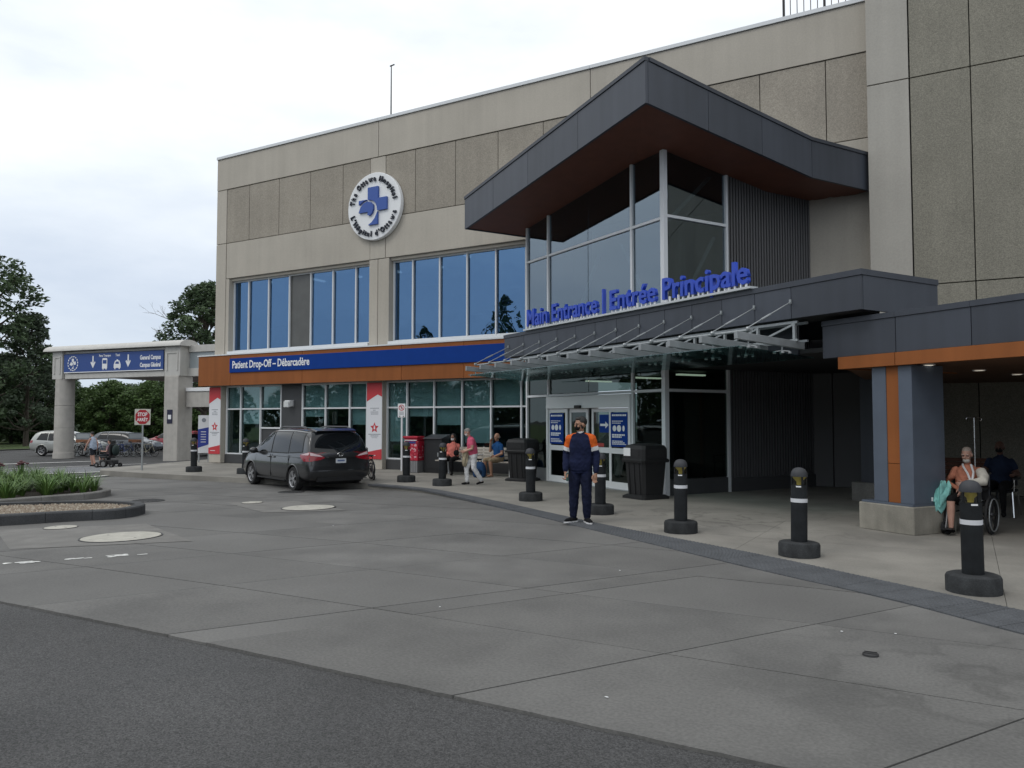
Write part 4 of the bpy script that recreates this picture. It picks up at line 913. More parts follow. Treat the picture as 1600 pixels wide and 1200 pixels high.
flat(arrow, 2.55, 0.25, 0.75, 'arrow'); flat(arrow, 5.5, 0.25, 0.75, 'arrow')
flat([(-0.26, 0.08), (-0.26, 0.75), (-0.2, 0.85), (0.2, 0.85), (0.26, 0.75), (0.26, 0.08), (0.2, 0.08), (0.2, 0), (0.1, 0), (0.1, 0.08), (-0.1, 0.08), (-0.1, 0), (-0.2, 0), (-0.2, 0.08)], 3.55, 0.14, 0.82, 'bus_symbol')
MB().box(3.39, 3.71, -0.0155, -0.0125, 0.5, 0.72).build('bus_windscreen', signb, gs)
flat([(-0.3, 0.08), (-0.3, 0.3), (-0.18, 0.55), (-0.06, 0.55), (-0.06, 0.62), (0.06, 0.62), (0.06, 0.55), (0.18, 0.55), (0.3, 0.3), (0.3, 0.08), (0.24, 0.08), (0.24, 0), (0.14, 0), (0.14, 0.08), (-0.14, 0.08), (-0.14, 0), (-0.24, 0), (-0.24, 0.08)], 4.6, 0.14, 0.95, 'taxi_symbol')
MB().prismy([(4.44, 0.46), (4.49, 0.6), (4.71, 0.6), (4.76, 0.46)], -0.0155, -0.0125).build('taxi_windscreen', signb, gs)
spaced('Para Transpo', gs, 3.05, 4.05, -0.003, 0.93, 0.2, white, bold=0.006); spaced('Taxi', gs, 4.44, 4.8, -0.003, 0.93, 0.2, white, bold=0.006)
spaced('General Campus', gs, 6.45, 8.1, -0.003, 0.66, 0.36, white, bold=0.012); spaced('Campus Général', gs, 6.45, 8.1, -0.003, 0.22, 0.36, white, bold=0.012)
def disc(cx, cz, r, r2, y0, y1, m, name):
    N = 28; mb = MB(); mb.loft([[(cx+q*math.cos(6.2832*k/N), y, cz+q*math.sin(6.2832*k/N)) for k in range(N)] for q, y in ((r, y0), (r, y1), (r2, y1), (r2, y0))], 0, False, sm=False); return mb.build(name, m, gs)
for a in range(0, 360, 24): MB().bar((0.8+0.43*math.cos(R(a)), -0.008, 0.58+0.43*math.sin(R(a))), (0.8+0.43*math.cos(R(a+15)), -0.008, 0.58+0.43*math.sin(R(a+15))), 0.01, 0.07).build('emblem_lettering', white, gs)
flat([(-0.1, 0.35), (0.12, 0.35), (0.12, 0.12), (0.34, 0.12), (0.34, -0.12), (0.12, -0.12), (0.02, 0.1), (-0.1, 0.12)], 0.78, 0.6, 0.8, 'emblem'); flat([(-0.34, -0.12), (-0.2, 0.08), (0.0, 0.04), (0.02, -0.14), (-0.1, -0.2)], 0.78, 0.6, 0.8, 'emblem'); flat([(0.1, -0.16), (0.1, -0.42), (-0.12, -0.42), (0.04, -0.3)], 0.78, 0.6, 0.8, 'emblem')

# ------------------------------------------------------------------ banners on the pilasters
redm = mat('banner_red', (0.50, 0.035, 0.045), 0.5); banw = mat('banner_white', (0.66, 0.67, 0.70), 0.5); greyt = mat('banner_text', (0.22, 0.24, 0.27), 0.6)
def banner(x0, label):
    w = 0.70; z1, z0 = 3.12, 0.36; H = z1-z0; zz = lambda f: z1-f*H
    b = thing('banner', label, 'banner', (x0, 21.925, 0))
    MB().prismy([(0, zz(1)), (w, zz(1)), (w, zz(0)), (0, zz(0))], -0.014, -0.004).build('sheet', banw, b)
    MB().prismy([(0, zz(0)), (w, zz(0)), (w, zz(0.185)), (w*0.72, zz(0.155)), (0, zz(0.245))], -0.019, -0.0145).build('upper_field', redm, b)
    MB().prismy([(0, zz(1)), (w, zz(1)), (w, zz(0.865)), (0, zz(0.91))], -0.019, -0.0145).build('lower_field', redm, b)
    star = []
    for k in range(10): a = R(90+36*k); r = 0.2 if k % 2 == 0 else 0.095; star.append((w*0.52+r*math.cos(a), zz(0.59)+r*math.sin(a)))
    MB().prismy(star, -0.019, -0.0145).build('star', redm, b); MB().prismy([(w*0.52-0.035, zz(0.61)), (w*0.52+0.035, zz(0.61)), (w*0.52+0.03, zz(0.575)), (w*0.52, zz(0.555)), (w*0.52-0.03, zz(0.575))], -0.022, -0.0195).build('star_flame', banw, b)
    for z, ww, hh in ((0.335, 0.40, 0.012), (0.36, 0.14, 0.012), (0.385, 0.36, 0.012), (0.41, 0.34, 0.012), (0.675, 0.56, 0.014), (0.697, 0.36, 0.014), (0.72, 0.26, 0.008)):
        x = w*0.52-ww/2
        while x < w*0.52+ww/2-0.02:
            l = random.uniform(0.025, 0.06); MB().box(x, min(x+l, w*0.52+ww/2), -0.018, -0.0145, zz(z)-hh, zz(z)+hh).build('print', greyt, b); x += l+0.012
    MB().box(0.12, 0.42, -0.0215, -0.0195, zz(0.95)-0.012, zz(0.95)+0.012).build('print', banw, b)
banner(-27.39, 'tall red and white banner with a star at the left corner of the building'); banner(-18.83, 'tall red and white banner with a star behind the minivan')

# ------------------------------------------------------------------ small signs
st = thing('stop_sign', 'red octagonal stop sign reading STOP ARRÊT on a thin metal post', 'sign', (-25.19, 17.35, 0), R(30))
MB().box(-0.025, 0.025, 0.0, 0.04, 0, 2.16).build('post', steel, st); MB().box(-0.28, 0.28, -0.012, -0.002, 1.60, 2.16).build('backing_board', mat('board_cream', (0.5, 0.5, 0.44), 0.6), st)
oct_ = [(0.27*math.cos(R(22.5+45*k)), 1.88+0.27*math.sin(R(22.5+45*k))) for k in range(8)]
MB().prismy(oct_, -0.018, -0.0125).build('octagon', mat('stop_red', (0.36, 0.015, 0.025), 0.45), st)
spaced('STOP', st, -0.17, 0.17, -0.019, 1.91, 0.18, white, bold=0.004, extr=0.002, gap=0.018); spaced('ARRÊT', st, -0.19, 0.19, -0.019, 1.73, 0.16, white, bold=0.003, extr=0.002, gap=0.016)
wf = thing('wayfinding_post', 'slim white and blue wayfinding totem beside the left banner', 'sign', (-28.62, 22.65, -0.06), R(35))
for x in (-0.2, 0.2): MB().box(x-0.025, x+0.025, -0.025, 0.025, 0, 0.62).build('leg', steel, wf)
MB().box(-0.24, 0.24, -0.04, 0.04, 0.4, 2.03).build('panel', banw, wf); MB().prismy([(-0.24, 0.62), (0.24, 0.78), (0.24, 1.52), (-0.24, 1.42)], -0.046, -0.041).build('blue_field', mat('totem_blue', (0.02, 0.04, 0.26), 0.5), wf); MB().box(0.245, 0.29, -0.05, 0.2, 0.55, 2.0).build('side_panel', mat('totem_side', (0.03, 0.05, 0.2), 0.5), wf)
for k in range(5): MB().box(-0.12, 0.1, -0.049, -0.0465, 0.86+k*0.11, 0.89+k*0.11).build('print', banw, wf)
MB().lathe([(0.09, 0), (0.09, 0.006)], 16).build('emblem', greyt, wf).matrix_local = Matrix.Translation((0, -0.0415, 1.82)) @ Matrix.Rotation(R(90), 4, 'X')
npk = thing('no_parking_sign', 'white no parking sign on a pale post behind the red mailbox', 'sign', (-16.95, 21.55, 0), R(15))
MB().box(-0.03, 0.03, 0, 0.05, 0, 2.3).build('post', alum, npk); MB().box(-0.14, 0.14, -0.012, -0.002, 1.86, 2.34).build('plate', white, npk, bev=0.004)
mb = MB(); N = 24; mb.loft([[(q*math.cos(6.2832*k/N), y, 2.2+q*math.sin(6.2832*k/N)) for k in range(N)] for q, y in ((0.105, -0.0125), (0.105, -0.016), (0.08, -0.016), (0.08, -0.0125))], 0, False, sm=False); mb.build('red_ring', redm, npk)
MB().bar((-0.06, -0.0145, 2.26), (0.06, -0.0145, 2.14), 0.003, 0.025).build('red_bar', redm, npk); text('P', npk, (0, -0.0128, 2.145), 0.15, black, align='CENTER', bold=0.004, extr=0.0008)
for z in (2.04, 2.0, 1.96): MB().box(-0.09, 0.09, -0.0145, -0.0125, z, z+0.018).build('print', greyt, npk)
MB().prismy([(-0.1, 1.90), (-0.05, 1.93), (-0.05, 1.87)], -0.0145, -0.0125).build('arrow', black, npk); MB().prismy([(0.1, 1.90), (0.05, 1.93), (0.05, 1.87)], -0.0145, -0.0125).build('arrow', black, npk)

# ------------------------------------------------------------------ bollards
bodym = mat('bollard_dark', (0.013, 0.015, 0.017), 0.65, spec=0.25, objrand=0.15, var=0.35, vscale=7, streak=0.2, bump=0.15); domem = mat('bollard_dome', (0.042, 0.044, 0.05), 0.55, spec=0.3); basem = mat('bollard_base', (0.034, 0.036, 0.038), 0.9, spec=0.2, objrand=0.15, var=0.3, vscale=9, fine=0.2, fscale=80, bump=0.5, bscale=120)
lensm = glass('bollard_lens', (0.72, 0.72, 0.68), (0.8, 0.8, 0.8), 0.08); conem = mat('bollard_reflector', (0.85, 0.68, 0.14), 0.4)
B0 = thing('bollard', 'x', 'bollard', (0, 0, 0), 0, 'dark light bollards along the kerb')
MB().lathe([(0.262, 0), (0.262, 0.15), (0.25, 0.175), (0.225, 0.185), (0.09, 0.187)], 40).build('base_ring', basem, B0)
MB().lathe([(0.104, 0.188), (0.104, 0.70)], 32).build('shaft', bodym, B0); MB().lathe([(0.1065, 0.70), (0.1065, 0.75)], 32, sm=True).build('reflective_band', mat('band_white', (0.62, 0.63, 0.66), 0.4), B0); MB().lathe([(0.104, 0.751), (0.104, 0.925), (0.09, 0.926)], 32).build('upper_shaft', bodym, B0)
MB().lathe([(0.098, 0.927), (0.098, 1.035)], 32, cap=False).build('lens', lensm, B0); MB().lathe([(0.03, 0.927), (0.035, 0.97), (0.092, 1.03), (0.092, 1.035)], 24).build('reflector', conem, B0)
for k in range(4):
    a = k*math.pi/2+0.4; MB().box(-0.006, 0.006, -0.012, 0.012, 0.927, 1.035).build('strut', bodym, B0).matrix_local = Matrix.Rotation(a, 4, 'Z') @ Matrix.Translation((0.1, 0, 0))
MB().lathe([(0.107, 1.036), (0.107, 1.06), (0.098, 1.10), (0.075, 1.135), (0.04, 1.153), (0.004, 1.158)], 32).build('dome', domem, B0)
mb = MB(); vs = []
for k in range(5): a = R(-112+k*9); vs += [(0.1055*math.cos(a), 0.1055*math.sin(a), 0.90), (0.1055*math.cos(a), 0.1055*math.sin(a), 0.918)]
mb.add(vs, [(2*k, 2*k+2, 2*k+3, 2*k+1) for k in range(4)], 0, True); mb.build('sticker', white, B0)
bp = [((0.03, 9.53), 'nearest and largest dark bollard at the far right'), ((-1.94, 10.87), 'second dark bollard from the right, before the dark recess'), ((-3.96, 12.16), 'third dark bollard from the right, beside the man in navy'), ((-6.05, 13.75), 'dark bollard half hidden behind the man in navy'), ((-8.35, 15.2), 'dark bollard standing before the left end of the doors'), ((-12.30, 17.41), 'dark bollard in front of the seated woman'), ((-13.93, 17.94), 'dark bollard in front of the red mailbox'), ((-20.61, 17.94), 'dark bollard just left of the minivan'), ((-22.86, 17.71), 'leftmost dark bollard, between stop sign and banner')]
for i, ((x, y), lab) in enumerate(bp):
    o = B0 if i == 0 else copy_tree(B0); o.location = (x, y, sz(x)+0.006); o.rotation_euler = (R([0.4, -0.9, 0.6, 0, 1.0, -0.6, 0.8, -0.5, 0.7][i]), R([-0.7, 0.8, 0.3, 0.6, -0.5, 0.9, 0, 0.6, -0.8][i]), R([24, 10, 18, 26, 30, 8, 40, 12, 33][i])); o['label'] = lab; o['category'] = 'bollard'; o['group'] = 'dark light bollards along the kerb'

# ------------------------------------------------------------------ bins, mailbox, relay box, bench
binm = mat('bin_black', (0.009, 0.009, 0.010), 0.6, var=0.15, bump=0.2, bscale=40)
def litter_bin(loc, rz, label):
    t = thing('litter_bin', label, 'bin', loc, rz, 'black litter bins by the entrance')
    def sq(h, z, r=0.06):
        return [(x, y, z) for x, y in [(-h+r, -h), (h-r, -h), (h, -h+r), (h, h-r), (h-r, h), (-h+r, h), (-h, h-r), (-h, -h+r)]]
    MB().loft([sq(0.40, 0), sq(0.40, 0.05), sq(0.33, 0.09)], sm=False).build('foot', binm, t); MB().loft([sq(0.30, 0.09), sq(0.35, 0.82)], sm=False).build('body', binm, t)
    for s in (-1, 1):
        for k in (-0.18, 0, 0.18): MB().hexa([(k-0.02, s*0.31-0.01, 0.1), (k+0.02, s*0.31-0.01, 0.1), (k+0.02, s*0.31+0.01, 0.1), (k-0.02, s*0.31+0.01, 0.1)], [(k-0.02, s*0.352-0.01, 0.8), (k+0.02, s*0.352-0.01, 0.8), (k+0.02, s*0.352+0.01, 0.8), (k-0.02, s*0.352+0.01, 0.8)]).build('rib', binm, t)
    MB().loft([sq(0.40, 0.82), sq(0.41, 0.87), sq(0.38, 0.90)], sm=False).build('rim', binm, t)
    hood = MB().loft([sq(0.37, 0.90), sq(0.37, 1.12), sq(0.33, 1.20), sq(0.2, 1.235)], sm=False).build('hood', binm, t)
    for a in range(4):
        MB().prismy([(-0.22, 0.95), (0.22, 0.95), (0.22, 1.08), (0.16, 1.12), (-0.16, 1.12), (-0.22, 1.08)], -0.376, -0.371).build('opening', black, hood).matrix_local = Matrix.Rotation(a*math.pi/2, 4, 'Z')
    return t
b1 = litter_bin((-11.25, 20.0, 0.006), R(-6), 'black litter bin at the right end of the bench'); b2 = litter_bin((-6.35, 17.0, 0.006), RZ, 'black litter bin with a white notice right of the sliding doors')
MB().box(-0.30, -0.06, -0.392, -0.386, 0.96, 1.14).build('notice', white, b2)
cpred = mat('mailbox_red', (0.42, 0.012, 0.035), 0.45)
def mailart():
    m = bpy.data.materials.new('mailbox_print'); m.use_nodes = True; nt = m.node_tree; L = nt.links.new; b = nt.nodes['Principled BSDF']; b.inputs['Roughness'].default_value = 0.5
    tc = nt.nodes.new('ShaderNodeTexCoord'); v = nt.nodes.new('ShaderNodeTexVoronoi'); v.inputs['Scale'].default_value = 16; L(tc.outputs['Object'], v.inputs['Vector']); s = nt.nodes.new('ShaderNodeSeparateColor'); L(v.outputs['Color'], s.inputs[0])
    r = nt.nodes.new('ShaderNodeValToRGB'); r.color_ramp.interpolation = 'CONSTANT'; r.color_ramp.elements[0].color = (0.42, 0.012, 0.035, 1); r.color_ramp.elements[1].position = 0.52; r.color_ramp.elements[1].color = (0.55, 0.06, 0.09, 1)
    e = r.color_ramp.elements.new(0.72); e.color = (0.30, 0.01, 0.03, 1); e = r.color_ramp.elements.new(0.88); e.color = (0.6, 0.35, 0.38, 1); L(s.outputs[0], r.inputs[0]); L(r.outputs[0], b.inputs['Base Color']); return m
mart = mailart()
mx = thing('mailbox', 'red patterned street mailbox on a grey base behind a bollard', 'mailbox', (-16.15, 21.25, 0.006), R(4))
MB().box(-0.27, 0.27, -0.24, 0.24, 0, 0.40).build('base', mat('mailbox_base', (0.16, 0.16, 0.165), 0.6), mx, bev=0.01)
for k in range(8): MB().box(-0.25+k*0.067, -0.22+k*0.067, -0.25, -0.241, 0.02, 0.38).build('rib', mat('mailbox_rib', (0.26, 0.26, 0.27), 0.6), mx)
MB().box(-0.275, 0.275, -0.245, 0.245, 0.402, 1.06).build('body', mart, mx, bev=0.015); MB().box(-0.275, 0.275, -0.245, 0.245, 1.062, 1.22).build('hood', cpred, mx, bev=0.03, seg=2); MB().box(-0.30, 0.30, -0.29, -0.1, 1.16, 1.225).build('drawer_lip', cpred, mx, bev=0.01); MB().box(-0.2, 0.2, -0.252, -0.246, 0.98, 1.05).build('label_plate', mat('mail_label', (0.03, 0.04, 0.2), 0.5), mx); MB().box(-0.24, 0.24, -0.255, -0.247, 1.075, 1.10).build('slot_strip', white, mx)
rb = thing('relay_box', 'dark grey sloped relay box right of the red mailbox', 'box', (-15.45, 21.55, 0.006), R(3))
MB().prismy([(-0.35, 0), (0.35, 0), (0.35, 1.14), (-0.35, 1.14)], -0.25, 0.25).build('body', mat('relay_grey', (0.014, 0.015, 0.017), 0.5), rb, bev=0.01); MB().hexa([(-0.37, -0.3, 1.142), (0.37, -0.3, 1.142), (0.37, 0.27, 1.142), (-0.37, 0.27, 1.142)], [(-0.37, -0.28, 1.16), (0.37, -0.28, 1.16), (0.37, 0.27, 1.28), (-0.37, 0.27, 1.28)]).build('sloped_lid', mat('relay_lid', (0.03, 0.03, 0.036), 0.4), rb); MB().box(-0.28, 0.28, -0.262, -0.251, 0.15, 1.0).build('door', mat('relay_door', (0.016, 0.017, 0.019), 0.5), rb); MB().box(0.2, 0.24, -0.28, -0.263, 0.55, 0.68).build('handle', steel, rb)
woodm = mat('bench_slat', (0.34, 0.31, 0.27), 0.7, var=0.15, vscale=5); woodd = mat('bench_brown', (0.13, 0.05, 0.028), 0.6, var=0.2)
def bench(name, label, loc, rz, length, m, lm):
    t = thing(name, label, 'bench', loc, rz)
    for k in range(5): MB().box(-length/2, length/2, -0.26+k*0.1, -0.17+k*0.1, 0.43, 0.465).build('seat_slat', m, t, bev=0.006)
    for k in range(4): MB().hexa([(-length/2, 0.24+k*0.028, 0.52+k*0.095), (length/2, 0.24+k*0.028, 0.52+k*0.095), (length/2, 0.27+k*0.028, 0.52+k*0.095), (-length/2, 0.27+k*0.028, 0.52+k*0.095)], [(-length/2, 0.262+k*0.028, 0.6+k*0.095), (length/2, 0.262+k*0.028, 0.6+k*0.095), (length/2, 0.292+k*0.028, 0.6+k*0.095), (-length/2, 0.292+k*0.028, 0.6+k*0.095)]).build('back_slat', m, t)
    for x in (-length/2+0.18, 0, length/2-0.18):
        MB().tube([(x, -0.24, 0.0), (x, -0.24, 0.40), (x, -0.18, 0.42), (x, 0.22, 0.42), (x, 0.30, 0.5), (x, 0.37, 0.9)], 0.022, 8).build('leg_frame', lm, t); MB().tube([(x, 0.28, 0), (x, 0.22, 0.42)], 0.022, 8).build('leg', lm, t); MB().tube([(x, -0.25, 0.64), (x, 0.3, 0.66)], 0.018, 8).build('armrest', lm, t); MB().tube([(x, -0.25, 0.4), (x, -0.25, 0.64)], 0.018, 8).build('armrest_post', lm, t)
    return t
BNX, BNY = -13.55, 21.15
bench('slatted_bench', 'long pale slatted bench in front of the ground floor windows', (BNX, BNY, 0.006), 0.0, 3.0, woodm, alum)
bench('brown_bench', 'dark brown wooden bench against the wall in the covered walkway', (-0.55, 20.9, 0.006), 0.0, 2.6, woodd, iron)
from mathutils.bvhtree import BVHTree
# ------------------------------------------------------------------ vehicles (x forward, y left)
rubber = mat('tyre_rubber', (0.015, 0.015, 0.016), 0.85); rimm = mat('alloy_rim', (0.42, 0.42, 0.43), 0.35, metal=0.7); under = mat('underbody', (0.008, 0.008, 0.008), 0.8)
carglass = mat('car_glass', (0.008, 0.010, 0.012), 0.03, spec=0.45); gasket = mat('window_gasket', (0.006, 0.006, 0.006), 0.5); tail_red = mat('tail_light_red', (0.24, 0.006, 0.014), 0.18, coat=0.5); tail_clear = mat('tail_light_clear', (0.55, 0.42, 0.44), 0.12); headm = mat('headlight', (0.55, 0.57, 0.6), 0.1, coat=0.6)
def inpoly(px, py, P):
    r = False; n = len(P)
    for i in range(n):
        x1, y1 = P[i]; x2, y2 = P[(i+1) % n]
        if (y1 > py) != (y2 > py) and px < (x2-x1)*(py-y1)/(y2-y1)+x1: r = not r
    return r
def hull(st, rear_x, front_x, lev=3):
    """st: (x, zb, zbelt, zroof, w, wr); rear_x / front_x: end shear as functions of z"""
    rings = []
    def ring(x, zb, zt, zr, w, wr, fx=None):
        h = [(0.0, zb), (0.55*w, zb), (0.90*w, zb+0.03), (w*0.985, zb+0.16), (w*1.0, zb+0.40*(zt-zb)), (w*1.0, zb+0.72*(zt-zb)), (w*0.965, zt), ((w*0.965+wr)*0.5+0.012, zt+0.5*(zr-zt)), (wr, zr-0.10*min(1, (zr-zt)/0.5)), (wr-0.12, zr-0.02), (0.5*wr, zr+0.012), (0, zr+0.02)]
        full = h + [(-y, z) for y, z in h[-2:0:-1]]
        return [((fx(z) if fx else x), y, z) for y, z in full]
    s0 = st[0]; e0 = st[-1]
    rings.append(ring(0, s0[1]+0.06, s0[2], s0[3]-0.05, s0[4]*0.86, s0[5]*0.86, lambda z: rear_x(z)))
    rings.append(ring(0, s0[1]+0.02, s0[2], s0[3]-0.02, s0[4]*0.97, s0[5]*0.97, lambda z: rear_x(z)+0.045))
    rings.append(ring(0, s0[1], s0[2], s0[3], s0[4], s0[5], lambda z: rear_x(z)+0.16))
    for s in st[1:-1]: rings.append(ring(*s))
    rings.append(ring(0, *e0[1:], lambda z: front_x(z)-0.16)); rings.append(ring(0, e0[1]+0.03, e0[2], e0[3]-0.01, e0[4]*0.9, e0[5]*0.9, lambda z: front_x(z)-0.04)); rings.append(ring(0, e0[1]+0.08, e0[2], e0[3]-0.03, e0[4]*0.7, e0[5]*0.7, lambda z: front_x(z)))
    n = len(rings[0]); mb = MB(); mb.loft(rings, 0, False)
    # close the ends with quads across the mirror line
    for o, flip in ((0, False), ((len(rings)-1)*n, True)):
        m = n//2
        for k in range(m):
            a, b, c, d = o+k, o+k+1, o+(n-k-1) % n, o+(n-k) % n
            q = [a, b, c, d] if k and k+1 < m else ([a, b, c] if k == 0 else [a, b, d])
            if k == 0: q = [o, o+1, o+n-1]
            elif k == m-1: q = [o+k, o+m, o+n-k]
            mb.f.append(q if flip else q[::-1]); mb.m.append(0); mb.sm.append(True)
    me = mb.mesh('hull', []); ob = bpy.data.objects.new('hull', me); COL.objects.link(ob); md = ob.modifiers.new('s', 'SUBSURF'); md.levels = lev; md.render_levels = lev
    bpy.context.view_layer.update(); r = evalmesh(ob); bpy.data.objects.remove(ob); return r
wheel_cache = {}
def wheel(parent, x, y, r, w, side, rimmat, spokes=5):
    key = (r, w, spokes)
    if key not in wheel_cache:
        N = 32; ty = MB(); prof = [(r*0.66, -w/2+0.01), (r*0.9, -w/2), (r*0.985, -w*0.36), (r, -w*0.2), (r, w*0.2), (r*0.985, w*0.36), (r*0.9, w/2), (r*0.66, w/2-0.01)]
        ty.loft([[(q*math.cos(6.2832*k/N), z, q*math.sin(6.2832*k/N)) for k in range(N)] for q, z in prof], 0, False)
        rm = MB(); rm.loft([[(q*math.cos(6.2832*k/N), z, q*math.sin(6.2832*k/N)) for k in range(N)] for q, z in ((r*0.67, w/2-0.005), (r*0.60, w/2-0.02), (r*0.56, w/2-0.09), (r*0.56, -w/2+0.02))], 0, False)
        for k in range(spokes):
            a = 6.2832*k/spokes
            for da in (-0.16, 0.16):
                rm.bar((r*0.12*math.cos(a), w/2-0.035, r*0.12*math.sin(a)), (r*0.6*math.cos(a+da), w/2-0.03, r*0.6*math.sin(a+da)), 0.03, 0.045, upv=(0, 1, 0))
        rm.lathe([(r*0.16, 0), (r*0.14, 0.02)], 16); o = len(rm.v)-32
        for i in range(o, len(rm.v)): x_, y_, z_ = rm.v[i]; rm.v[i] = (x_, w/2-0.03+z_, y_)
        bk = MB(); bk.loft([[(r*0.57*math.cos(6.2832*k/N), z, r*0.57*math.sin(6.2832*k/N)) for k in range(N)] for z in (w/2-0.1, w/2-0.12)], sm=False)
        wheel_cache[key] = (ty.mesh('tyre', rubber), rm, bk.mesh('brake_disc', mat('brake_dark', (0.03, 0.03, 0.03), 0.6)))
    ty, rm, bk = wheel_cache[key]; rz = 0 if side > 0 else math.pi
    t = shared('wheel', ty, parent, (x, y, r), (0, 0, rz)); place('rim', rm.mesh('rim', rimmat), t); shared('brake_disc', bk, t)
def car(name, label, loc, rz, st, rear_x, front_x, paint, wx, wr, sidewin, rearwin, windsh, tail_side=None, tail_rear=None, rimmat=rimm, lev=3, extras=None, scale=1.0, head=None):
    t = thing(name, label, 'car', loc, rz); t.scale = (scale,)*3
    me = hull(st, rear_x, front_x, lev); W = max(s[4] for s in st)
    nv = len(me.vertices); co = np.empty(nv*3); me.vertices.foreach_get('co', co); co = co.reshape(-1, 3); polys = [list(p.vertices) for p in me.polygons]; ce = np.array([co[p].mean(0) for p in polys]); no = np.array([p.normal[:] for p in me.polygons])
    vn = np.zeros_like(co)
    for p, n in zip(polys, no): vn[p] += n
    vn /= np.maximum(np.linalg.norm(vn, axis=1), 1e-6)[:, None]
    def grow(P, e=0.03):
        cx = sum(q[0] for q in P)/len(P); cz = sum(q[1] for q in P)/len(P); return [(x+math.copysign(e, x-cx), z+math.copysign(e, z-cz)) for x, z in P]
    bodyp = []
    for p, c, n in zip(polys, ce, no):
        if abs(c[1]) > 0.5*W and c[2] < wr*2+0.12 and any((c[0]-x)**2+(c[2]-wr)**2 < (wr*1.17)**2 for x in wx) and abs(n[1]) > 0.3: continue
        bodyp.append(p)
    us = sorted({i for p in bodyp for i in p}); mp_ = {u: i for i, u in enumerate(us)}; mb = MB(); mb.add([co[u] for u in us], [[mp_[i] for i in p] for p in bodyp], 0, True); mb.build('body', paint, t)
    tree_ = BVHTree.FromPolygons([Vector(v) for v in co], polys)
    def decal(nm, P, face, m, off=0.006, cell=0.05):
        """a piece laid on the body: polygon P in the face's own plane, wrapped onto the hull"""
        x0, x1 = min(q[0] for q in P), max(q[0] for q in P); z0, z1 = min(q[1] for q in P), max(q[1] for q in P); mb = MB()
        i0 = int(math.floor(x0/cell)); i1 = int(math.ceil(x1/cell)); k0 = int(math.floor(z0/cell)); k1 = int(math.ceil(z1/cell))
        for i in range(i0, i1):
            for k in range(k0, k1):
                pg = clip(P, [(i*cell, k*cell), ((i+1)*cell, k*cell), ((i+1)*cell, (k+1)*cell), (i*cell, (k+1)*cell)])
                if len(pg) < 3: continue
                vs = []
                for a_, z in pg:
                    if face in 'LR': sg = 1 if face == 'L' else -1; o_ = Vector((a_, sg*3, z)); d_ = Vector((0, -sg, 0))
                    elif face == 'B': o_ = Vector((-5, a_, z)); d_ = Vector((1, 0, 0))
                    else: o_ = Vector((5, a_, z)); d_ = Vector((-1, 0, 0))
                    h, n, _, _ = tree_.ray_cast(o_, d_)
                    if h is None: vs = None; break
                    if n.dot(d_) > 0: n = -n
                    vs.append(h+n*off)
                if vs: mb.add(vs, [list(range(len(vs)))], 0, True)
        if not mb.v: return None
        me = mb.mesh(nm, m); bm = bmesh.new(); bm.from_mesh(me); bmesh.ops.remove_doubles(bm, verts=bm.verts, dist=0.002)
        # every face looks outwards
        for f in bm.faces:
            c = f.calc_center_median(); o_ = c-Vector((0, 0, 0.9))
            if f.normal.dot(Vector((o_.x*0.3 if face in 'LR' else o_.x, o_.y, 0))) < 0: f.normal_flip()
        bm.to_mesh(me); bm.free(); return place(nm, me, t)
    sym = lambda P: P + [(-y, z) for y, z in reversed(P)]
    for P in sidewin:
        for f in 'LR': decal('window_trim', grow(P), f, gasket, 0.004); decal('window', P, f, carglass, 0.008)
    decal('rear_window', sym([q for q in rearwin if q[0] > 0]), 'B', carglass, 0.008); decal('windscreen', sym([q for q in windsh if q[0] > 0]), 'F', carglass, 0.008)
    if tail_rear:
        for f in 'LR': decal('tail_light', tail_side, f, tail_red, 0.009)
        decal('tail_light', tail_rear, 'B', tail_red, 0.010); decal('tail_light', [(-y, z) for y, z in tail_rear], 'B', tail_red, 0.010)
    if head: decal('headlight', head, 'F', headm, 0.009); decal('headlight', [(-y, z) for y, z in head], 'F', headm, 0.009)
    MB().box(min(wx)-0.55, max(wx)+0.55, -W*0.72, W*0.72, 0.19, 0.6).build('underbody', under, t)
    for x in wx:
        for s in (-1, 1):
            wheel(t, x, s*(W-0.115), wr, 0.22, s, rimmat)
            N = 20; mb = MB(); mb.tube([(x+wr*1.17*math.cos(R(-12+204*k/N)), s*(W-0.012), wr+wr*1.17*math.sin(R(-12+204*k/N))) for k in range(N+1)], 0.022, 6); mb.build('wheel_arch', paint, t)
            mb = MB(); mb.loft([[(x+wr*1.16*math.cos(R(-20+220*k/N)), s*yy, wr+wr*1.16*math.sin(R(-20+220*k/N))) for k in range(N+1)] for yy in (W-0.02, W-0.32)], 0, False); mb.build('wheel_well', under, t)
    if extras: extras(t, decal)
    return t
vanp = mat('van_paint', (0.020, 0.021, 0.023), 0.28, metal=0.35, coat=1.0)
van_st = [(-2.3, 0.30, 1.04, 1.69, 0.98, 0.79), (-1.95, 0.24, 1.04, 1.72, 0.985, 0.81), (-1.3, 0.22, 1.03, 1.76, 0.99, 0.82), (-0.6, 0.21, 1.02, 1.77, 0.99, 0.82), (0.1, 0.21, 1.01, 1.76, 0.99, 0.81), (0.65, 0.21, 1.0, 1.70, 0.988, 0.735), (1.2, 0.21, 1.0, 1.42, 0.985, 0.74), (1.7, 0.21, 0.99, 1.13, 0.975, 0.78), (2.1, 0.22, 0.90, 0.99, 0.95, 0.76), (2.4, 0.24, 0.76, 0.84, 0.90, 0.72)]
def van_rear(z): return np.interp(z, [0.25, 0.5, 0.75, 0.8, 1.0, 1.1, 1.4, 1.68, 1.8], [-2.44, -2.53, -2.53, -2.49, -2.47, -2.43, -2.32, -2.16, -2.08])
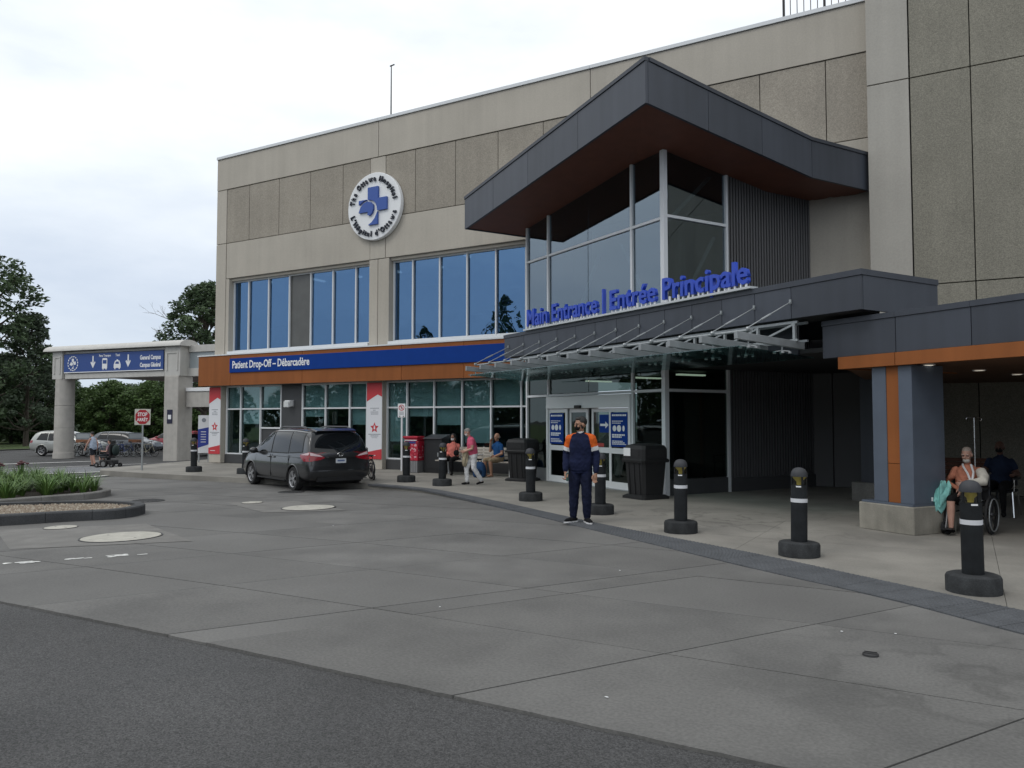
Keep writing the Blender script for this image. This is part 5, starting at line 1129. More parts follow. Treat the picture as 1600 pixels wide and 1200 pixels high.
def van_front(z): return np.interp(z, [0.25, 0.45, 0.7, 0.9], [2.46, 2.55, 2.52, 2.40])
def van_extras(t, decal):
    dk = mat('trim_black', (0.01, 0.01, 0.011), 0.4)
    for s in (-1, 1):
        MB().tube([(-1.75, s*0.66, 1.75), (-1.6, s*0.655, 1.80), (-0.2, s*0.655, 1.80), (0.1, s*0.65, 1.755)], 0.022, 8).build('roof_rail', mat('rail_dark', (0.05, 0.05, 0.055), 0.35), t)
        MB().box(0.94, 1.14, s*0.98, s*1.0, 1.0, 1.06).build('mirror_arm', vanp, t); MB().ell((1.02, s*1.10, 1.08), (0.075, 0.13, 0.095), 14).build('mirror', vanp, t)
        for x in (0.16, -0.18): MB().ell((x, s*0.992, 0.92), (0.11, 0.022, 0.024), 10).build('door_handle', vanp, t)
        for x0 in (0.02, -1.22): MB().box(x0-0.004, x0+0.004, s*0.985-0.008, s*0.985+0.008, 0.34, 1.0).build('door_seam', dk, t)
        MB().box(-2.0, -0.1, s*0.99-0.006, s*0.99+0.006, 0.952, 0.96).build('slide_rail', dk, t); MB().box(-1.0, 1.0, s*0.972-0.004, s*0.972+0.02, 0.27, 0.31).build('sill_strip', chrome if False else dk, t)
        decal('light_clear', [(s*0.52, 0.975), (s*0.88, 1.02), (s*0.88, 1.10), (s*0.62, 1.03)], 'B', tail_clear, 0.014); decal('light_clear', [(-2.38, 1.03), (-2.0, 1.03), (-2.05, 1.045), (-2.38, 1.10)], 'L' if s > 0 else 'R', tail_clear, 0.013)
    decal('bumper_seam', [(-0.93, 0.742), (0.93, 0.742), (0.93, 0.756), (-0.93, 0.756)], 'B', dk, 0.006)
    for s in (-1, 1): decal('tailgate_seam', [(s*0.86, 0.76), (s*0.872, 0.76), (s*0.80, 1.64), (s*0.788, 1.64)], 'B', dk, 0.0065); decal('fender_seam', [(1.18, 0.3), (1.192, 0.3), (1.192, 0.98), (1.18, 0.98)], 'L' if s > 0 else 'R', dk, 0.005)
    decal('fuel_flap_seam', [(-1.98, 0.78), (-1.80, 0.78), (-1.80, 0.79), (-1.98, 0.79)], 'L', dk, 0.005); decal('fuel_flap_seam', [(-1.98, 0.93), (-1.80, 0.93), (-1.80, 0.94), (-1.98, 0.94)], 'L', dk, 0.005)
    pl = MB().box(-2.512, -2.495, -0.155, 0.155, 0.80, 0.93).build('licence_plate', mat('plate', (0.55, 0.58, 0.62), 0.4), t)
    MB().box(-2.515, -2.5125, -0.11, 0.11, 0.845, 0.89).build('plate_print', mat('plate_blue', (0.12, 0.16, 0.3), 0.5), pl)
    MB().prism([(-2.50, -0.45), (-2.50, 0.45), (-2.53, 0.38), (-2.53, -0.38)], 0.945, 0.985).build('tailgate_grip', vanp, t)
    mb = MB(); N = 20
    for rx, rzz in ((0.085, 0.055), (0.03, 0.05)):
        mb.tube([(-2.468, rx*math.cos(6.2832*k/N), 1.035+rzz*math.sin(6.2832*k/N)) for k in range(N)], 0.008, 6, closed=True)
    mb.build('badge', chrome, t)
    MB().tube([(-2.43, 0.0, 1.10), (-2.40, -0.3, 1.22)], 0.012, 6).build('rear_wiper', dk, t); MB().hexa([(-2.22, -0.62, 1.665), (-2.22, 0.62, 1.665), (-1.95, 0.64, 1.735), (-1.95, -0.64, 1.735)], [(-2.26, -0.60, 1.70), (-2.26, 0.60, 1.70), (-1.95, 0.62, 1.76), (-1.95, -0.62, 1.76)]).build('roof_spoiler', vanp, t)
    MB().box(-2.5, -2.44, -0.7, 0.7, 0.3, 0.42).build('lower_valance', dk, t)
vx = Vector((-17.1, 15.95)); head = R(160)
# rear-left wheel touches the road at (-15.75, 15.45)
cxv = -15.75 + math.cos(head)*1.515 + math.cos(head-math.pi/2)*0.87; cyv = 15.45 + math.sin(head)*1.515 + math.sin(head-math.pi/2)*0.87
car('minivan', 'dark grey minivan stopped at the kerb, seen from behind', (cxv, cyv, -0.15), head, van_st, van_rear, van_front, vanp, (-1.515, 1.515), 0.345,
    [[(0.06, 1.06), (1.25, 1.05), (0.62, 1.58), (0.06, 1.64)], [(-1.16, 1.07), (-0.02, 1.06), (-0.02, 1.64), (-1.16, 1.65)], [(-2.05, 1.12), (-1.26, 1.08), (-1.26, 1.65), (-1.95, 1.61)]],
    [(0.86, 1.10), (0.86, 1.16), (0.70, 1.63)], [(0.78, 1.16), (0.66, 1.62)],
    [(-2.46, 0.86), (-2.2, 0.86), (-1.92, 1.0), (-1.98, 1.05), (-2.3, 1.09), (-2.42, 1.12)], [(0.46, 0.955), (0.60, 0.90), (0.90, 0.86), (0.90, 1.12), (0.60, 1.04)], extras=van_extras, scale=0.965)
# parked cars in the distance
def suv_st(k=1.0, h=1.0): return [(-2.1*k, 0.32, 1.02*h, 1.60*h, 0.90, 0.70), (-1.7*k, 0.27, 1.02*h, 1.66*h, 0.92, 0.74), (-1.0*k, 0.25, 1.0*h, 1.68*h, 0.925, 0.70), (-0.3*k, 0.24, 0.99*h, 1.67*h, 0.925, 0.70), (0.35*k, 0.24, 0.98*h, 1.60*h, 0.925, 0.68), (0.85*k, 0.24, 0.98*h, 1.30*h, 0.925, 0.70), (1.25*k, 0.24, 0.97*h, 1.08*h, 0.92, 0.74), (1.75*k, 0.25, 0.92*h, 1.0*h, 0.90, 0.72), (2.15*k, 0.27, 0.78*h, 0.88*h, 0.86, 0.68)]
def s_rear(z): return np.interp(z, [0.3, 0.6, 0.9, 1.1, 1.6], [-2.25, -2.32, -2.3, -2.22, -1.95])
def s_front(z): return np.interp(z, [0.3, 0.5, 0.8, 1.0], [2.25, 2.32, 2.28, 2.15])
swin = [[(0.02, 1.03), (0.9, 1.02), (0.35, 1.46), (0.02, 1.50)], [(-0.95, 1.05), (-0.04, 1.03), (-0.04, 1.5), (-0.95, 1.52)], [(-1.75, 1.1), (-1.05, 1.06), (-1.05, 1.52), (-1.5, 1.48)]]
def mirror_extra(paint):
    def f(t, decal):
        for s in (-1, 1):
            MB().ell((0.78, s*1.02, 1.06), (0.07, 0.12, 0.085), 12).build('mirror', paint, t); MB().box(0.74, 0.82, min(s*0.88, s*0.98), max(s*0.88, s*0.98), 0.99, 1.03).build('mirror_arm', paint, t)
            for x in (-0.15, -1.05): MB().ell((x, s*0.925, 0.92), (0.1, 0.02, 0.022), 8).build('door_handle', paint, t)
    return f
silver = mat('suv_silver', (0.42, 0.43, 0.41), 0.35, metal=0.4, coat=0.5); greyb = mat('car_blue_grey', (0.09, 0.10, 0.115), 0.35, metal=0.4, coat=0.5); redc = mat('car_red', (0.30, 0.012, 0.03), 0.35, coat=0.6)
args = dict(rear_x=s_rear, front_x=s_front, wx=(-1.38, 1.42), wr=0.35, sidewin=swin, rearwin=[(0.7, 1.1), (0.55, 1.46)], windsh=[(0.72, 1.08), (0.58, 1.48)], tail_side=[(-2.2, 0.85), (-2.02, 0.9), (-2.02, 1.04), (-2.2, 1.04)], tail_rear=[(0.6, 0.85), (0.8, 0.85), (0.8, 1.0), (0.6, 1.0)], head=[(0.42, 0.66), (0.72, 0.68), (0.72, 0.80), (0.42, 0.76)], lev=2)
car('parked_suv', 'silver sport utility vehicle partly behind the round gantry column', (-52.5, 30.8, -0.65), R(27), suv_st(), paint=silver, extras=mirror_extra(silver), **args)
car('parked_car', 'blue grey hatchback parked behind the bicycle racks', (-51.9, 34.6, -0.65), R(24), suv_st(1, 0.93), paint=greyb, extras=mirror_extra(greyb), **args)
car('parked_car', 'red car half hidden behind the square gantry column', (-53.4, 39.4, -0.65), R(205), suv_st(1, 0.93), paint=redc, extras=mirror_extra(redc), **args)
car('parked_car', 'second red car seen beyond the wayfinding totem', (-45.0, 36.3, -0.65), R(115), suv_st(1, 0.95), paint=redc, extras=mirror_extra(redc), **args)

# ------------------------------------------------------------------ bicycles and racks
def bicycle(loc, rz, label, fm, grp='bicycles in the racks', tilt=0.06):
    t = thing('bicycle', label, 'bicycle', loc, rz, grp); t.rotation_euler = (tilt, 0, rz)
    for x in (-0.52, 0.52):
        N = 26; mb = MB(); mb.tube([(x+0.33*math.cos(6.2832*k/N), 0, 0.345+0.33*math.sin(6.2832*k/N)) for k in range(N)], 0.018, 6, closed=True); w = mb.build('wheel', rubber, t)
        sp = MB()
        for k in range(12): a = 6.2832*k/12; sp.tube([(x, 0, 0.345), (x+0.315*math.cos(a), 0, 0.345+0.315*math.sin(a))], 0.003, 4)
        sp.ell((x, 0, 0.345), (0.03, 0.04, 0.03), 8); sp.build('spokes', steel, w)
    mb = MB(); bb = (-0.08, 0, 0.30); sd = (-0.22, 0, 0.80); hd = (0.36, 0, 0.82); hl = (0.40, 0, 0.68)
    for a, b in ((bb, sd), (sd, hd), (bb, hl), ((-0.52, 0.03, 0.345), bb), ((-0.52, 0.03, 0.345), sd), (hd, hl)): mb.tube([a, b], 0.019, 8)
    mb.build('frame', fm, t); MB().tube([hl, (0.52, 0, 0.345)], 0.016, 8).build('fork', fm, t); MB().tube([hd, (0.33, 0, 0.98), (0.36, 0, 1.0)], 0.014, 8).build('stem', black, t)
    MB().tube([(0.30, -0.28, 1.0), (0.38, -0.12, 1.01), (0.38, 0.12, 1.01), (0.30, 0.28, 1.0)], 0.014, 8).build('handlebar', black, t); MB().tube([sd, (-0.245, 0, 0.92)], 0.013, 8).build('seat_post', steel, t)
    MB().ell((-0.26, 0, 0.935), (0.14, 0.065, 0.028), 12).build('saddle', black, t); MB().tube([(-0.08, -0.05, 0.30), (-0.02, -0.05, 0.16), (-0.02, -0.12, 0.16)], 0.012, 6).build('crank', steel, t)
    return t
bf = [mat('bike_blue', (0.03, 0.06, 0.22), 0.35), mat('bike_white', (0.5, 0.5, 0.5), 0.35), mat('bike_black', (0.012, 0.012, 0.014), 0.35), mat('bike_cream', (0.45, 0.42, 0.3), 0.4)]
bl = [('dark bicycle nearest the round gantry column', 2), ('white framed bicycle in the left rack', 1), ('dark blue bicycle at the right end of the left rack', 0), ('blue bicycle first in the right rack', 0), ('blue bicycle second in the right rack', 0), ('pale framed bicycle at the right end of the rack', 3), ('black bicycle in the middle of the right rack', 2)]
f2 = (-0.5023, 0.8648); r2 = (0.8648, 0.5023)
def at(px, d): l = (px-800)/1220*d; return (f2[0]*d+r2[0]*l, f2[1]*d+r2[1]*l)
for (lab, c), px, d, a in zip(bl, (126, 136, 150, 186, 198, 232, 212), (50.6, 51, 51.4, 51, 51.6, 51.5, 51.9), (35, 28, 40, 25, 33, 20, 30)):
    x, y = at(px, d); bicycle((x, y, gz(x)), R(a), lab, bf[c])
for px, d, lab in ((132, 52.2, 'galvanised bicycle rack behind the walking woman'), (210, 52.6, 'galvanised bicycle rack in front of the blue grey car')):
    x, y = at(px, d); t = thing('bicycle_rack', lab, 'rack', (x, y, gz(x)), R(30))
    for k in range(6): MB().tube([(-1.2+k*0.42, 0, 0), (-1.2+k*0.42, 0, 0.75), (-1.1+k*0.42, 0, 0.85), (-1.0+k*0.42, 0, 0.75), (-1.0+k*0.42, 0, 0)], 0.022, 8).build('hoop', steel, t)
    MB().box(-1.3, 1.3, -0.03, 0.03, 0, 0.04).build('base_rail', steel, t)
for px, d, lab in ((132, 51.8, 'small notice board on posts left of the walking woman'), (214, 52.2, 'small notice board on posts behind the stop sign post')):
    x, y = at(px, d); t = thing('notice_board', lab, 'sign', (x, y, gz(x)), R(28))
    for sx in (-0.4, 0.4): MB().box(sx-0.03, sx+0.03, -0.03, 0.03, 0, 1.55).build('post', steel, t)
    MB().box(-0.5, 0.5, -0.05, -0.031, 1.12, 1.55).build('upper_board', mat('board_blue_grey', (0.24, 0.27, 0.29), 0.5), t); MB().box(-0.5, 0.5, -0.05, -0.031, 0.9, 1.11).build('lower_board', mat('board_brown', (0.28, 0.12, 0.06), 0.6), t); MB().box(-0.42, 0.42, -0.055, -0.051, 1.2, 1.47).build('sheet', mat('board_sheet', (0.4, 0.43, 0.45), 0.5), t)

# ------------------------------------------------------------------ wheelchairs (facing -y)
def wheelchair(label, loc, rz, cat='wheelchair'):
    t = thing('wheelchair', label, cat, loc, rz); fr = mat('chair_frame', (0.05, 0.05, 0.055), 0.35, metal=0.5); vinyl = mat('chair_vinyl', (0.012, 0.012, 0.014), 0.5)
    for s in (-1, 1):
        N = 30; mb = MB(); mb.tube([(s*0.31, 0.10+0.285*math.cos(6.2832*k/N), 0.305+0.285*math.sin(6.2832*k/N)) for k in range(N)], 0.02, 8, closed=True); w = mb.build('wheel', rubber, t)
        mb = MB(); mb.tube([(s*0.35, 0.10+0.25*math.cos(6.2832*k/N), 0.305+0.25*math.sin(6.2832*k/N)) for k in range(N)], 0.009, 6, closed=True); mb.build('push_rim', steel, w)
        mb = MB()
        for k in range(8): a = 6.2832*k/8; mb.tube([(s*0.31, 0.10, 0.305), (s*0.31, 0.10+0.27*math.cos(a), 0.305+0.27*math.sin(a))], 0.012, 5)
        mb.ell((s*0.31, 0.1, 0.305), (0.04, 0.05, 0.05), 8); mb.build('spokes', fr, w)
        N = 16; mb = MB(); mb.tube([(s*0.24, -0.33+0.08*math.cos(6.2832*k/N), 0.10+0.08*math.sin(6.2832*k/N)) for k in range(N)], 0.02, 6, closed=True); mb.build('caster', rubber, t)
        MB().tube([(s*0.24, -0.33, 0.10), (s*0.24, -0.28, 0.22), (s*0.24, -0.2, 0.48)], 0.014, 6).build('caster_fork', fr, t)
        MB().tube([(s*0.25, -0.22, 0.48), (s*0.25, 0.22, 0.46), (s*0.25, 0.27, 0.92), (s*0.25, 0.36, 0.94)], 0.014, 8).build('side_frame', fr, t)
        MB().tube([(s*0.25, -0.18, 0.48), (s*0.25, -0.18, 0.68), (s*0.25, 0.23, 0.70)], 0.012, 6).build('arm_frame', fr, t); MB().box(s*0.25-0.035, s*0.25+0.035, -0.2, 0.16, 0.70, 0.735).build('arm_pad', vinyl, t, bev=0.008)
        MB().tube([(s*0.2, -0.22, 0.46), (s*0.17, -0.42, 0.2), (s*0.17, -0.46, 0.11)], 0.013, 6).build('leg_rest', fr, t); MB().box(s*0.13-0.075, s*0.13+0.075, -0.58, -0.42, 0.10, 0.115).build('foot_plate', vinyl, t)
    MB().box(-0.23, 0.23, -0.22, 0.2, 0.47, 0.50).build('seat', vinyl, t, bev=0.01); MB().hexa([(-0.24, 0.21, 0.52), (0.24, 0.21, 0.52), (0.24, 0.235, 0.52), (-0.24, 0.235, 0.52)], [(-0.24, 0.255, 0.92), (0.24, 0.255, 0.92), (0.24, 0.28, 0.92), (-0.24, 0.28, 0.92)]).build('backrest', vinyl, t)
    MB().tube([(-0.25, 0.1, 0.30), (0.25, 0.1, 0.46)], 0.012, 6).build('cross_brace', fr, t); MB().tube([(0.25, 0.1, 0.30), (-0.25, 0.1, 0.46)], 0.012, 6).build('cross_brace', fr, t)
    return t
wheelchair('empty black wheelchair standing behind the minivan', (-15.5, 17.85, 0.006), R(60)); wheelchair('black wheelchair carrying the older man in the right walkway', (-0.02, 14.32, 0.006), R(-16))
dc = thing('transport_chair', 'dark chair with silver legs under the man in dark clothes', 'chair', (0.52, 17.3, 0.006), R(-14))
vin2 = mat('chair_vinyl', (0.012, 0.012, 0.014), 0.5); MB().box(-0.25, 0.25, -0.24, 0.24, 0.44, 0.49).build('seat', vin2, dc, bev=0.012); MB().box(-0.24, 0.24, 0.22, 0.26, 0.55, 0.95).build('backrest', vin2, dc, bev=0.012)
for s in (-1, 1):
    for y0, y1 in ((-0.22, -0.28), (0.2, 0.3)): MB().tube([(s*0.24, y0, 0.46), (s*0.27, y1, 0.0)], 0.014, 8).build('leg', chrome, dc)
    MB().box(s*0.27-0.03, s*0.27+0.03, -0.2, 0.2, 0.68, 0.71).build('armrest', vin2, dc); MB().tube([(s*0.27, -0.18, 0.68), (s*0.26, -0.18, 0.46)], 0.012, 6).build('arm_post', chrome, dc)
iv = thing('drip_stand', 'thin steel drip stand with hooks behind the older man', 'drip stand', (0.12, 16.05, 0.006))
MB().tube([(0, 0, 0.08), (0, 0, 1.82)], 0.011, 8).build('pole', chrome, iv); MB().tube([(-0.11, 0.03, 1.78), (-0.12, 0.03, 1.80), (-0.10, 0.02, 1.82), (0.10, -0.02, 1.82), (0.12, -0.03, 1.80), (0.11, -0.03, 1.77), (0.09, -0.03, 1.77)], 0.006, 6).build('hooks', chrome, iv)
for k in range(5):
    a = k*1.2566; MB().tube([(0, 0, 0.1), (0.28*math.cos(a), 0.28*math.sin(a), 0.06)], 0.012, 6).build('leg', chrome, iv); MB().ell((0.28*math.cos(a), 0.28*math.sin(a), 0.03), (0.03, 0.03, 0.03), 8).build('castor', black, iv)
bt = thing('bottle', 'clear spray bottle on the column plinth', 'bottle', (-0.51, 14.0, 0.476))
MB().lathe([(0.036, 0), (0.038, 0.01), (0.038, 0.12), (0.015, 0.16), (0.012, 0.18)], 16).build('body', glass('bottle_plastic', (0.7, 0.78, 0.85), (0.9, 0.9, 0.9), 0.15), bt); MB().lathe([(0.0385, 0.04), (0.0385, 0.10)], 16, cap=False).build('label', white, bt); MB().box(-0.03, 0.015, -0.012, 0.012, 0.18, 0.215).build('pump', white, bt)
# ------------------------------------------------------------------ people: one closed skin each, hair and small things as children
from mathutils import noise
V3 = lambda *a: Vector(a)
class Body:
    def __init__(s): s.mb = MB(); s.seg = []; s.mats = []
    def mi(s, m):
        if m not in s.mats: s.mats.append(m)
        return s.mats.index(m)
    def limb(s, pts, rs, ms, n=12):
        pts = [Vector(p) for p in pts]
        # rounded ends
        d0 = (pts[0]-pts[1]).normalized(); d1 = (pts[-1]-pts[-2]).normalized()
        P = [pts[0]+d0*rs[0]*0.8, pts[0]+d0*rs[0]*0.4] + pts + [pts[-1]+d1*rs[-1]*0.4, pts[-1]+d1*rs[-1]*0.8]; Q = [rs[0]*0.45, rs[0]*0.85] + list(rs) + [rs[-1]*0.85, rs[-1]*0.45]
        s.mb.tube(P, Q, n)
        for i in range(len(pts)-1): s.seg.append((pts[i], pts[i+1], rs[i], rs[i+1], s.mi(ms[i] if isinstance(ms, (list, tuple)) else ms)))
    def ell(s, c, r, m, rot=None, n=16):
        s.mb.ell(c, r, n, 0, rot); c = Vector(c); k = max(range(3), key=lambda i: r[i]); ax = Vector([1 if i == k else 0 for i in range(3)])
        if rot: ax = rot @ ax
        mn = sorted(r)[1] if sorted(r)[0] > 0.5*sorted(r)[2] else (sorted(r)[0]+sorted(r)[1])/2
        h = max(0.0, r[k]-mn); s.seg.append((c-ax*h, c+ax*h, mn, mn, s.mi(m)))
    def torso(s, rings, ms, n=22):
        """rings: (centre, side unit, half width, half depth); depth axis is the normal of side and spine"""
        R_ = []
        for i, (c, sd, rx, ry) in enumerate(rings):
            c = Vector(c); sp = (Vector(rings[min(i+1, len(rings)-1)][0])-Vector(rings[max(i-1, 0)][0])).normalized(); sd = Vector(sd).normalized(); fr = sp.cross(sd).normalized()
            ring = []
            for k in range(n):
                a = 6.2832*k/n; ca, sa = math.cos(a), math.sin(a); e = 0.8
                ring.append(c+sd*rx*math.copysign(abs(ca)**e, ca)+fr*ry*math.copysign(abs(sa)**e, sa))
            R_.append(ring)
        s.mb.loft(R_, 0, True)
        for i in range(len(rings)-1):
            (c, sd, rx, ry), (c2, sd2, rx2, ry2) = rings[i], rings[i+1]
            for f in (-1, -0.5, 0, 0.5, 1):
                p = Vector(c)+Vector(sd).normalized()*(rx-ry)*f; q = Vector(c2)+Vector(sd2).normalized()*(rx2-ry2)*f; s.seg.append((p, q, ry, ry2, s.mi(ms[i] if isinstance(ms, (list, tuple)) else ms)))
    def hand(s, w, d, side, m, curl=0.35, sc=1.0):
        d = Vector(d).normalized(); side = (Vector(side)-d*Vector(side).dot(d)).normalized(); n = d.cross(side)
        if n.y > 0: n = -n
        rot = Matrix((side, n, d)).transposed(); w = Vector(w)
        s.ell(w+d*0.05*sc, (0.041*sc, 0.019*sc, 0.056*sc), m, rot)
        for i, l in enumerate((0.072, 0.080, 0.074, 0.058)):
            b = w+d*(0.088-0.004*abs(i-1))*sc+side*(0.030-0.0205*i)*sc; c = curl*(0.9+0.12*i); d1 = d*math.cos(c)+n*math.sin(c); d2 = d*math.cos(2.1*c)+n*math.sin(2.1*c); l *= sc
            s.limb([b-d*0.02*sc, b, b+d1*l*0.5, b+d1*l*0.5+d2*l*0.5], [0.0095*sc, 0.0095*sc, 0.0088*sc, 0.0075*sc], m, 8)
        b = w+d*0.02*sc+side*0.028*sc; s.limb([b, b+(d*0.7+side*0.6+n*0.25)*0.045*sc, b+(d*0.85+side*0.42+n*0.4)*0.085*sc], [0.013*sc, 0.011*sc, 0.009*sc], m, 8)
    def head(s, c, yaw, pitch, skin, sc=1.0):
        rot = (Matrix.Rotation(yaw, 3, 'Z') @ Matrix.Rotation(pitch, 3, 'X')); c = Vector(c); s.hc, s.hr, s.hs = c, rot, sc
        E = lambda o, r, m=skin: s.ell(c+rot @ (Vector(o)*sc), tuple(q*sc for q in r), m, rot)
        E((0, 0.012, 0.025), (0.076, 0.096, 0.098)); E((0, -0.022, -0.055), (0.058, 0.068, 0.066)); E((0, -0.055, -0.085), (0.03, 0.03, 0.028)); E((0, -0.096, -0.018), (0.013, 0.02, 0.026)); E((0, -0.09, 0.01), (0.009, 0.012, 0.03))
        for q in (-1, 1): E((q*0.077, 0.012, -0.008), (0.012, 0.022, 0.032)); E((q*0.032, -0.078, 0.022), (0.028, 0.012, 0.01)); E((q*0.04, -0.062, -0.03), (0.022, 0.022, 0.022))
    def build(s, name, t, voxel=0.008, smooth=3, fold=0.008):
        me = s.mb.mesh('b', []); ob = bpy.data.objects.new('b', me); COL.objects.link(ob)
        r = ob.modifiers.new('r', 'REMESH'); r.mode = 'VOXEL'; r.voxel_size = voxel; sm = ob.modifiers.new('s', 'SMOOTH'); sm.factor = 0.5; sm.iterations = smooth
        bpy.context.view_layer.update(); out = evalmesh(ob); bpy.data.objects.remove(ob); out.name = name
        nf = len(out.polygons); c = np.empty(nf*3); out.polygons.foreach_get('center', c); c = c.reshape(-1, 3); best = np.full(nf, 1e9); idx = np.zeros(nf, int)
        for p, q, rp, rq, m in s.seg:
            p = np.array(p); q = np.array(q); d = q-p; L = d @ d; tt = np.clip(((c-p) @ d)/L, 0, 1) if L > 1e-9 else np.zeros(nf); dist = np.linalg.norm(c-(p+tt[:, None]*d), axis=1)-(rp+(rq-rp)*tt); k = dist < best; best[k] = dist[k]; idx[k] = m
        # cloth hangs in folds; skin stays smooth
        isc = [0 if m.name.startswith('skin') else 1 for m in s.mats]; nvv = len(out.vertices); wgt = np.zeros(nvv); cnt_ = np.zeros(nvv)
        for pl_, k in zip(out.polygons, idx):
            for v_ in pl_.vertices: wgt[v_] += isc[k]; cnt_[v_] += 1
        wgt /= np.maximum(cnt_, 1)
        vc = np.empty(nvv*3); out.vertices.foreach_get('co', vc); vc = vc.reshape(-1, 3); vn_ = np.empty(nvv*3); out.vertex_normals.foreach_get('vector', vn_); vn_ = vn_.reshape(-1, 3)
        for i_ in np.nonzero(wgt > 0.9)[0]:
            x_, y_, z_ = vc[i_]; vc[i_] += vn_[i_]*((noise.noise(Vector((x_*13, y_*13, z_*12+x_*9)))+0.6*noise.noise(Vector((x_*30+5, y_*30, z_*24-x_*12))))*fold)
        out.vertices.foreach_set('co', vc.ravel())
        out.materials.clear()
        for m in s.mats: out.materials.append(m)
        out.polygons.foreach_set('material_index', idx.tolist()); out.polygons.foreach_set('use_smooth', [True]*nf); out.update()
        return place(name, out, t)
    def onhead(s, o): return s.hc + s.hr @ (Vector(o)*s.hs)
    def hair(s, t, m, style='short'):
        mb = MB(); sc = s.hs
        def E(o, r): mb.ell(s.onhead(o), tuple(q*sc for q in r), 16, 0, s.hr)
        if style == 'short': E((0, 0.026, 0.042), (0.082, 0.096, 0.092)); E((0, -0.03, 0.095), (0.06, 0.05, 0.03))
        if style == 'long': E((0, 0.03, 0.035), (0.092, 0.10, 0.105)); E((0.068, 0.03, -0.07), (0.035, 0.06, 0.11)); E((-0.068, 0.03, -0.07), (0.035, 0.06, 0.11)); E((0, 0.07, -0.08), (0.08, 0.045, 0.12))
        if style == 'curly':
            for k in range(26): a = k*2.4; z = -0.02+0.125*((k*7) % 26)/26; r = 0.078*math.sqrt(max(0.1, 1-((z-0.02)/0.125)**2)); y = r*math.sin(a)+0.025; E((r*math.cos(a), max(y, -0.045) if z > 0.05 else max(y, 0.0), z), (0.032, 0.032, 0.03))
            E((0, 0.03, 0.05), (0.078, 0.088, 0.088))
        if style == 'fringe': E((0, 0.045, -0.01), (0.084, 0.075, 0.055))
        return mb.build('hair', m, t)
    def eyes(s, t, browm=None):
        for q in (-1, 1):
            MB().ell(s.onhead((q*0.032, -0.088, 0.004)), tuple(v*s.hs for v in (0.011, 0.006, 0.006)), 10, 0, s.hr).build('eye', mat('eye_dark', (0.015, 0.012, 0.01), 0.3), t)
            if browm: MB().ell(s.onhead((q*0.034, -0.091, 0.026)), tuple(v*s.hs for v in (0.02, 0.006, 0.005)), 10, 0, s.hr).build('eyebrow', browm, t)
    def mask(s, t, m):
        mb = MB(); mb.ell(s.onhead((0, -0.056, -0.05)), tuple(v*s.hs for v in (0.061, 0.05, 0.05)), 18, 0, s.hr); o = mb.build('face_mask', m, t)
        for q in (-1, 1): MB().tube([s.onhead((q*0.058, -0.06, -0.02)), s.onhead((q*0.084, 0.01, 0.0))], 0.003, 5).build('ear_loop', m, t)
    def mouth(s, t): MB().ell(s.onhead((0, -0.089, -0.058)), tuple(v*s.hs for v in (0.022, 0.006, 0.005)), 10, 0, s.hr).build('mouth', mat('lip', (0.25, 0.08, 0.07), 0.5), t)
def shoe(B, a, dirv, m, ln=0.19, r=0.042):
    a = Vector(a); d = Vector((dirv[0], dirv[1], 0)).normalized(); z = 0.042
    B.limb([(a.x-d.x*0.055, a.y-d.y*0.055, z), (a.x, a.y, z+0.012), (a.x+d.x*ln*0.5, a.y+d.y*ln*0.5, z), (a.x+d.x*ln*0.9, a.y+d.y*ln*0.9, z-0.008)], [r*0.92, r*1.08, r*1.05, r*0.8], m)
def sole(t, a, dirv, m, ln=0.2, wd=0.05):
    d = Vector((dirv[0], dirv[1], 0)).normalized(); p = Vector((-d.y, d.x, 0)); a = Vector(a); P = []
    for u, w in ((-0.095, 0), (-0.08, 0.7), (0.0, 0.85), (0.1, 1.0), (ln*0.85, 0.85), (ln+0.03, 0.0), (ln*0.85, -0.85), (0.1, -1.0), (0, -0.85), (-0.08, -0.7)): q = a+d*u+p*w*wd; P.append((q.x, q.y))
    MB().prism(P, 0.002, 0.026).build('shoe_sole', m, t)
cl = lambda n, c, r=0.9: mat(n, c, r, var=0.22, vscale=9, bump=0.8, bscale=14, spec=0.15)
skin_t = mat('skin_tan', (0.34, 0.185, 0.12), 0.55, var=0.06, vscale=12); skin_f = mat('skin_fair', (0.44, 0.25, 0.19), 0.55, var=0.07, vscale=12); skin_b = mat('skin_brown', (0.20, 0.095, 0.06), 0.55); skin_d = mat('skin_dark', (0.11, 0.055, 0.038), 0.55)
navy = cl('cloth_navy', (0.010, 0.014, 0.040)); navy2 = cl('cloth_navy_trouser', (0.010, 0.013, 0.032)); orn = cl('cloth_orange', (0.60, 0.115, 0.022)); clw = cl('cloth_white', (0.62, 0.62, 0.63)); blk = cl('cloth_black', (0.010, 0.010, 0.011)); hairb = mat('hair_black', (0.010, 0.009, 0.008), 0.6, bump=0.6, bscale=90); hairg = mat('hair_grey', (0.22, 0.21, 0.20), 0.7, bump=0.6, bscale=90); hairw = mat('hair_white', (0.42, 0.40, 0.37), 0.7, bump=0.6, bscale=90); maskw = cl('mask_white', (0.62, 0.64, 0.66))
X = Vector((1, 0, 0))
def yawed(a): return Vector((math.cos(a), math.sin(a), 0))

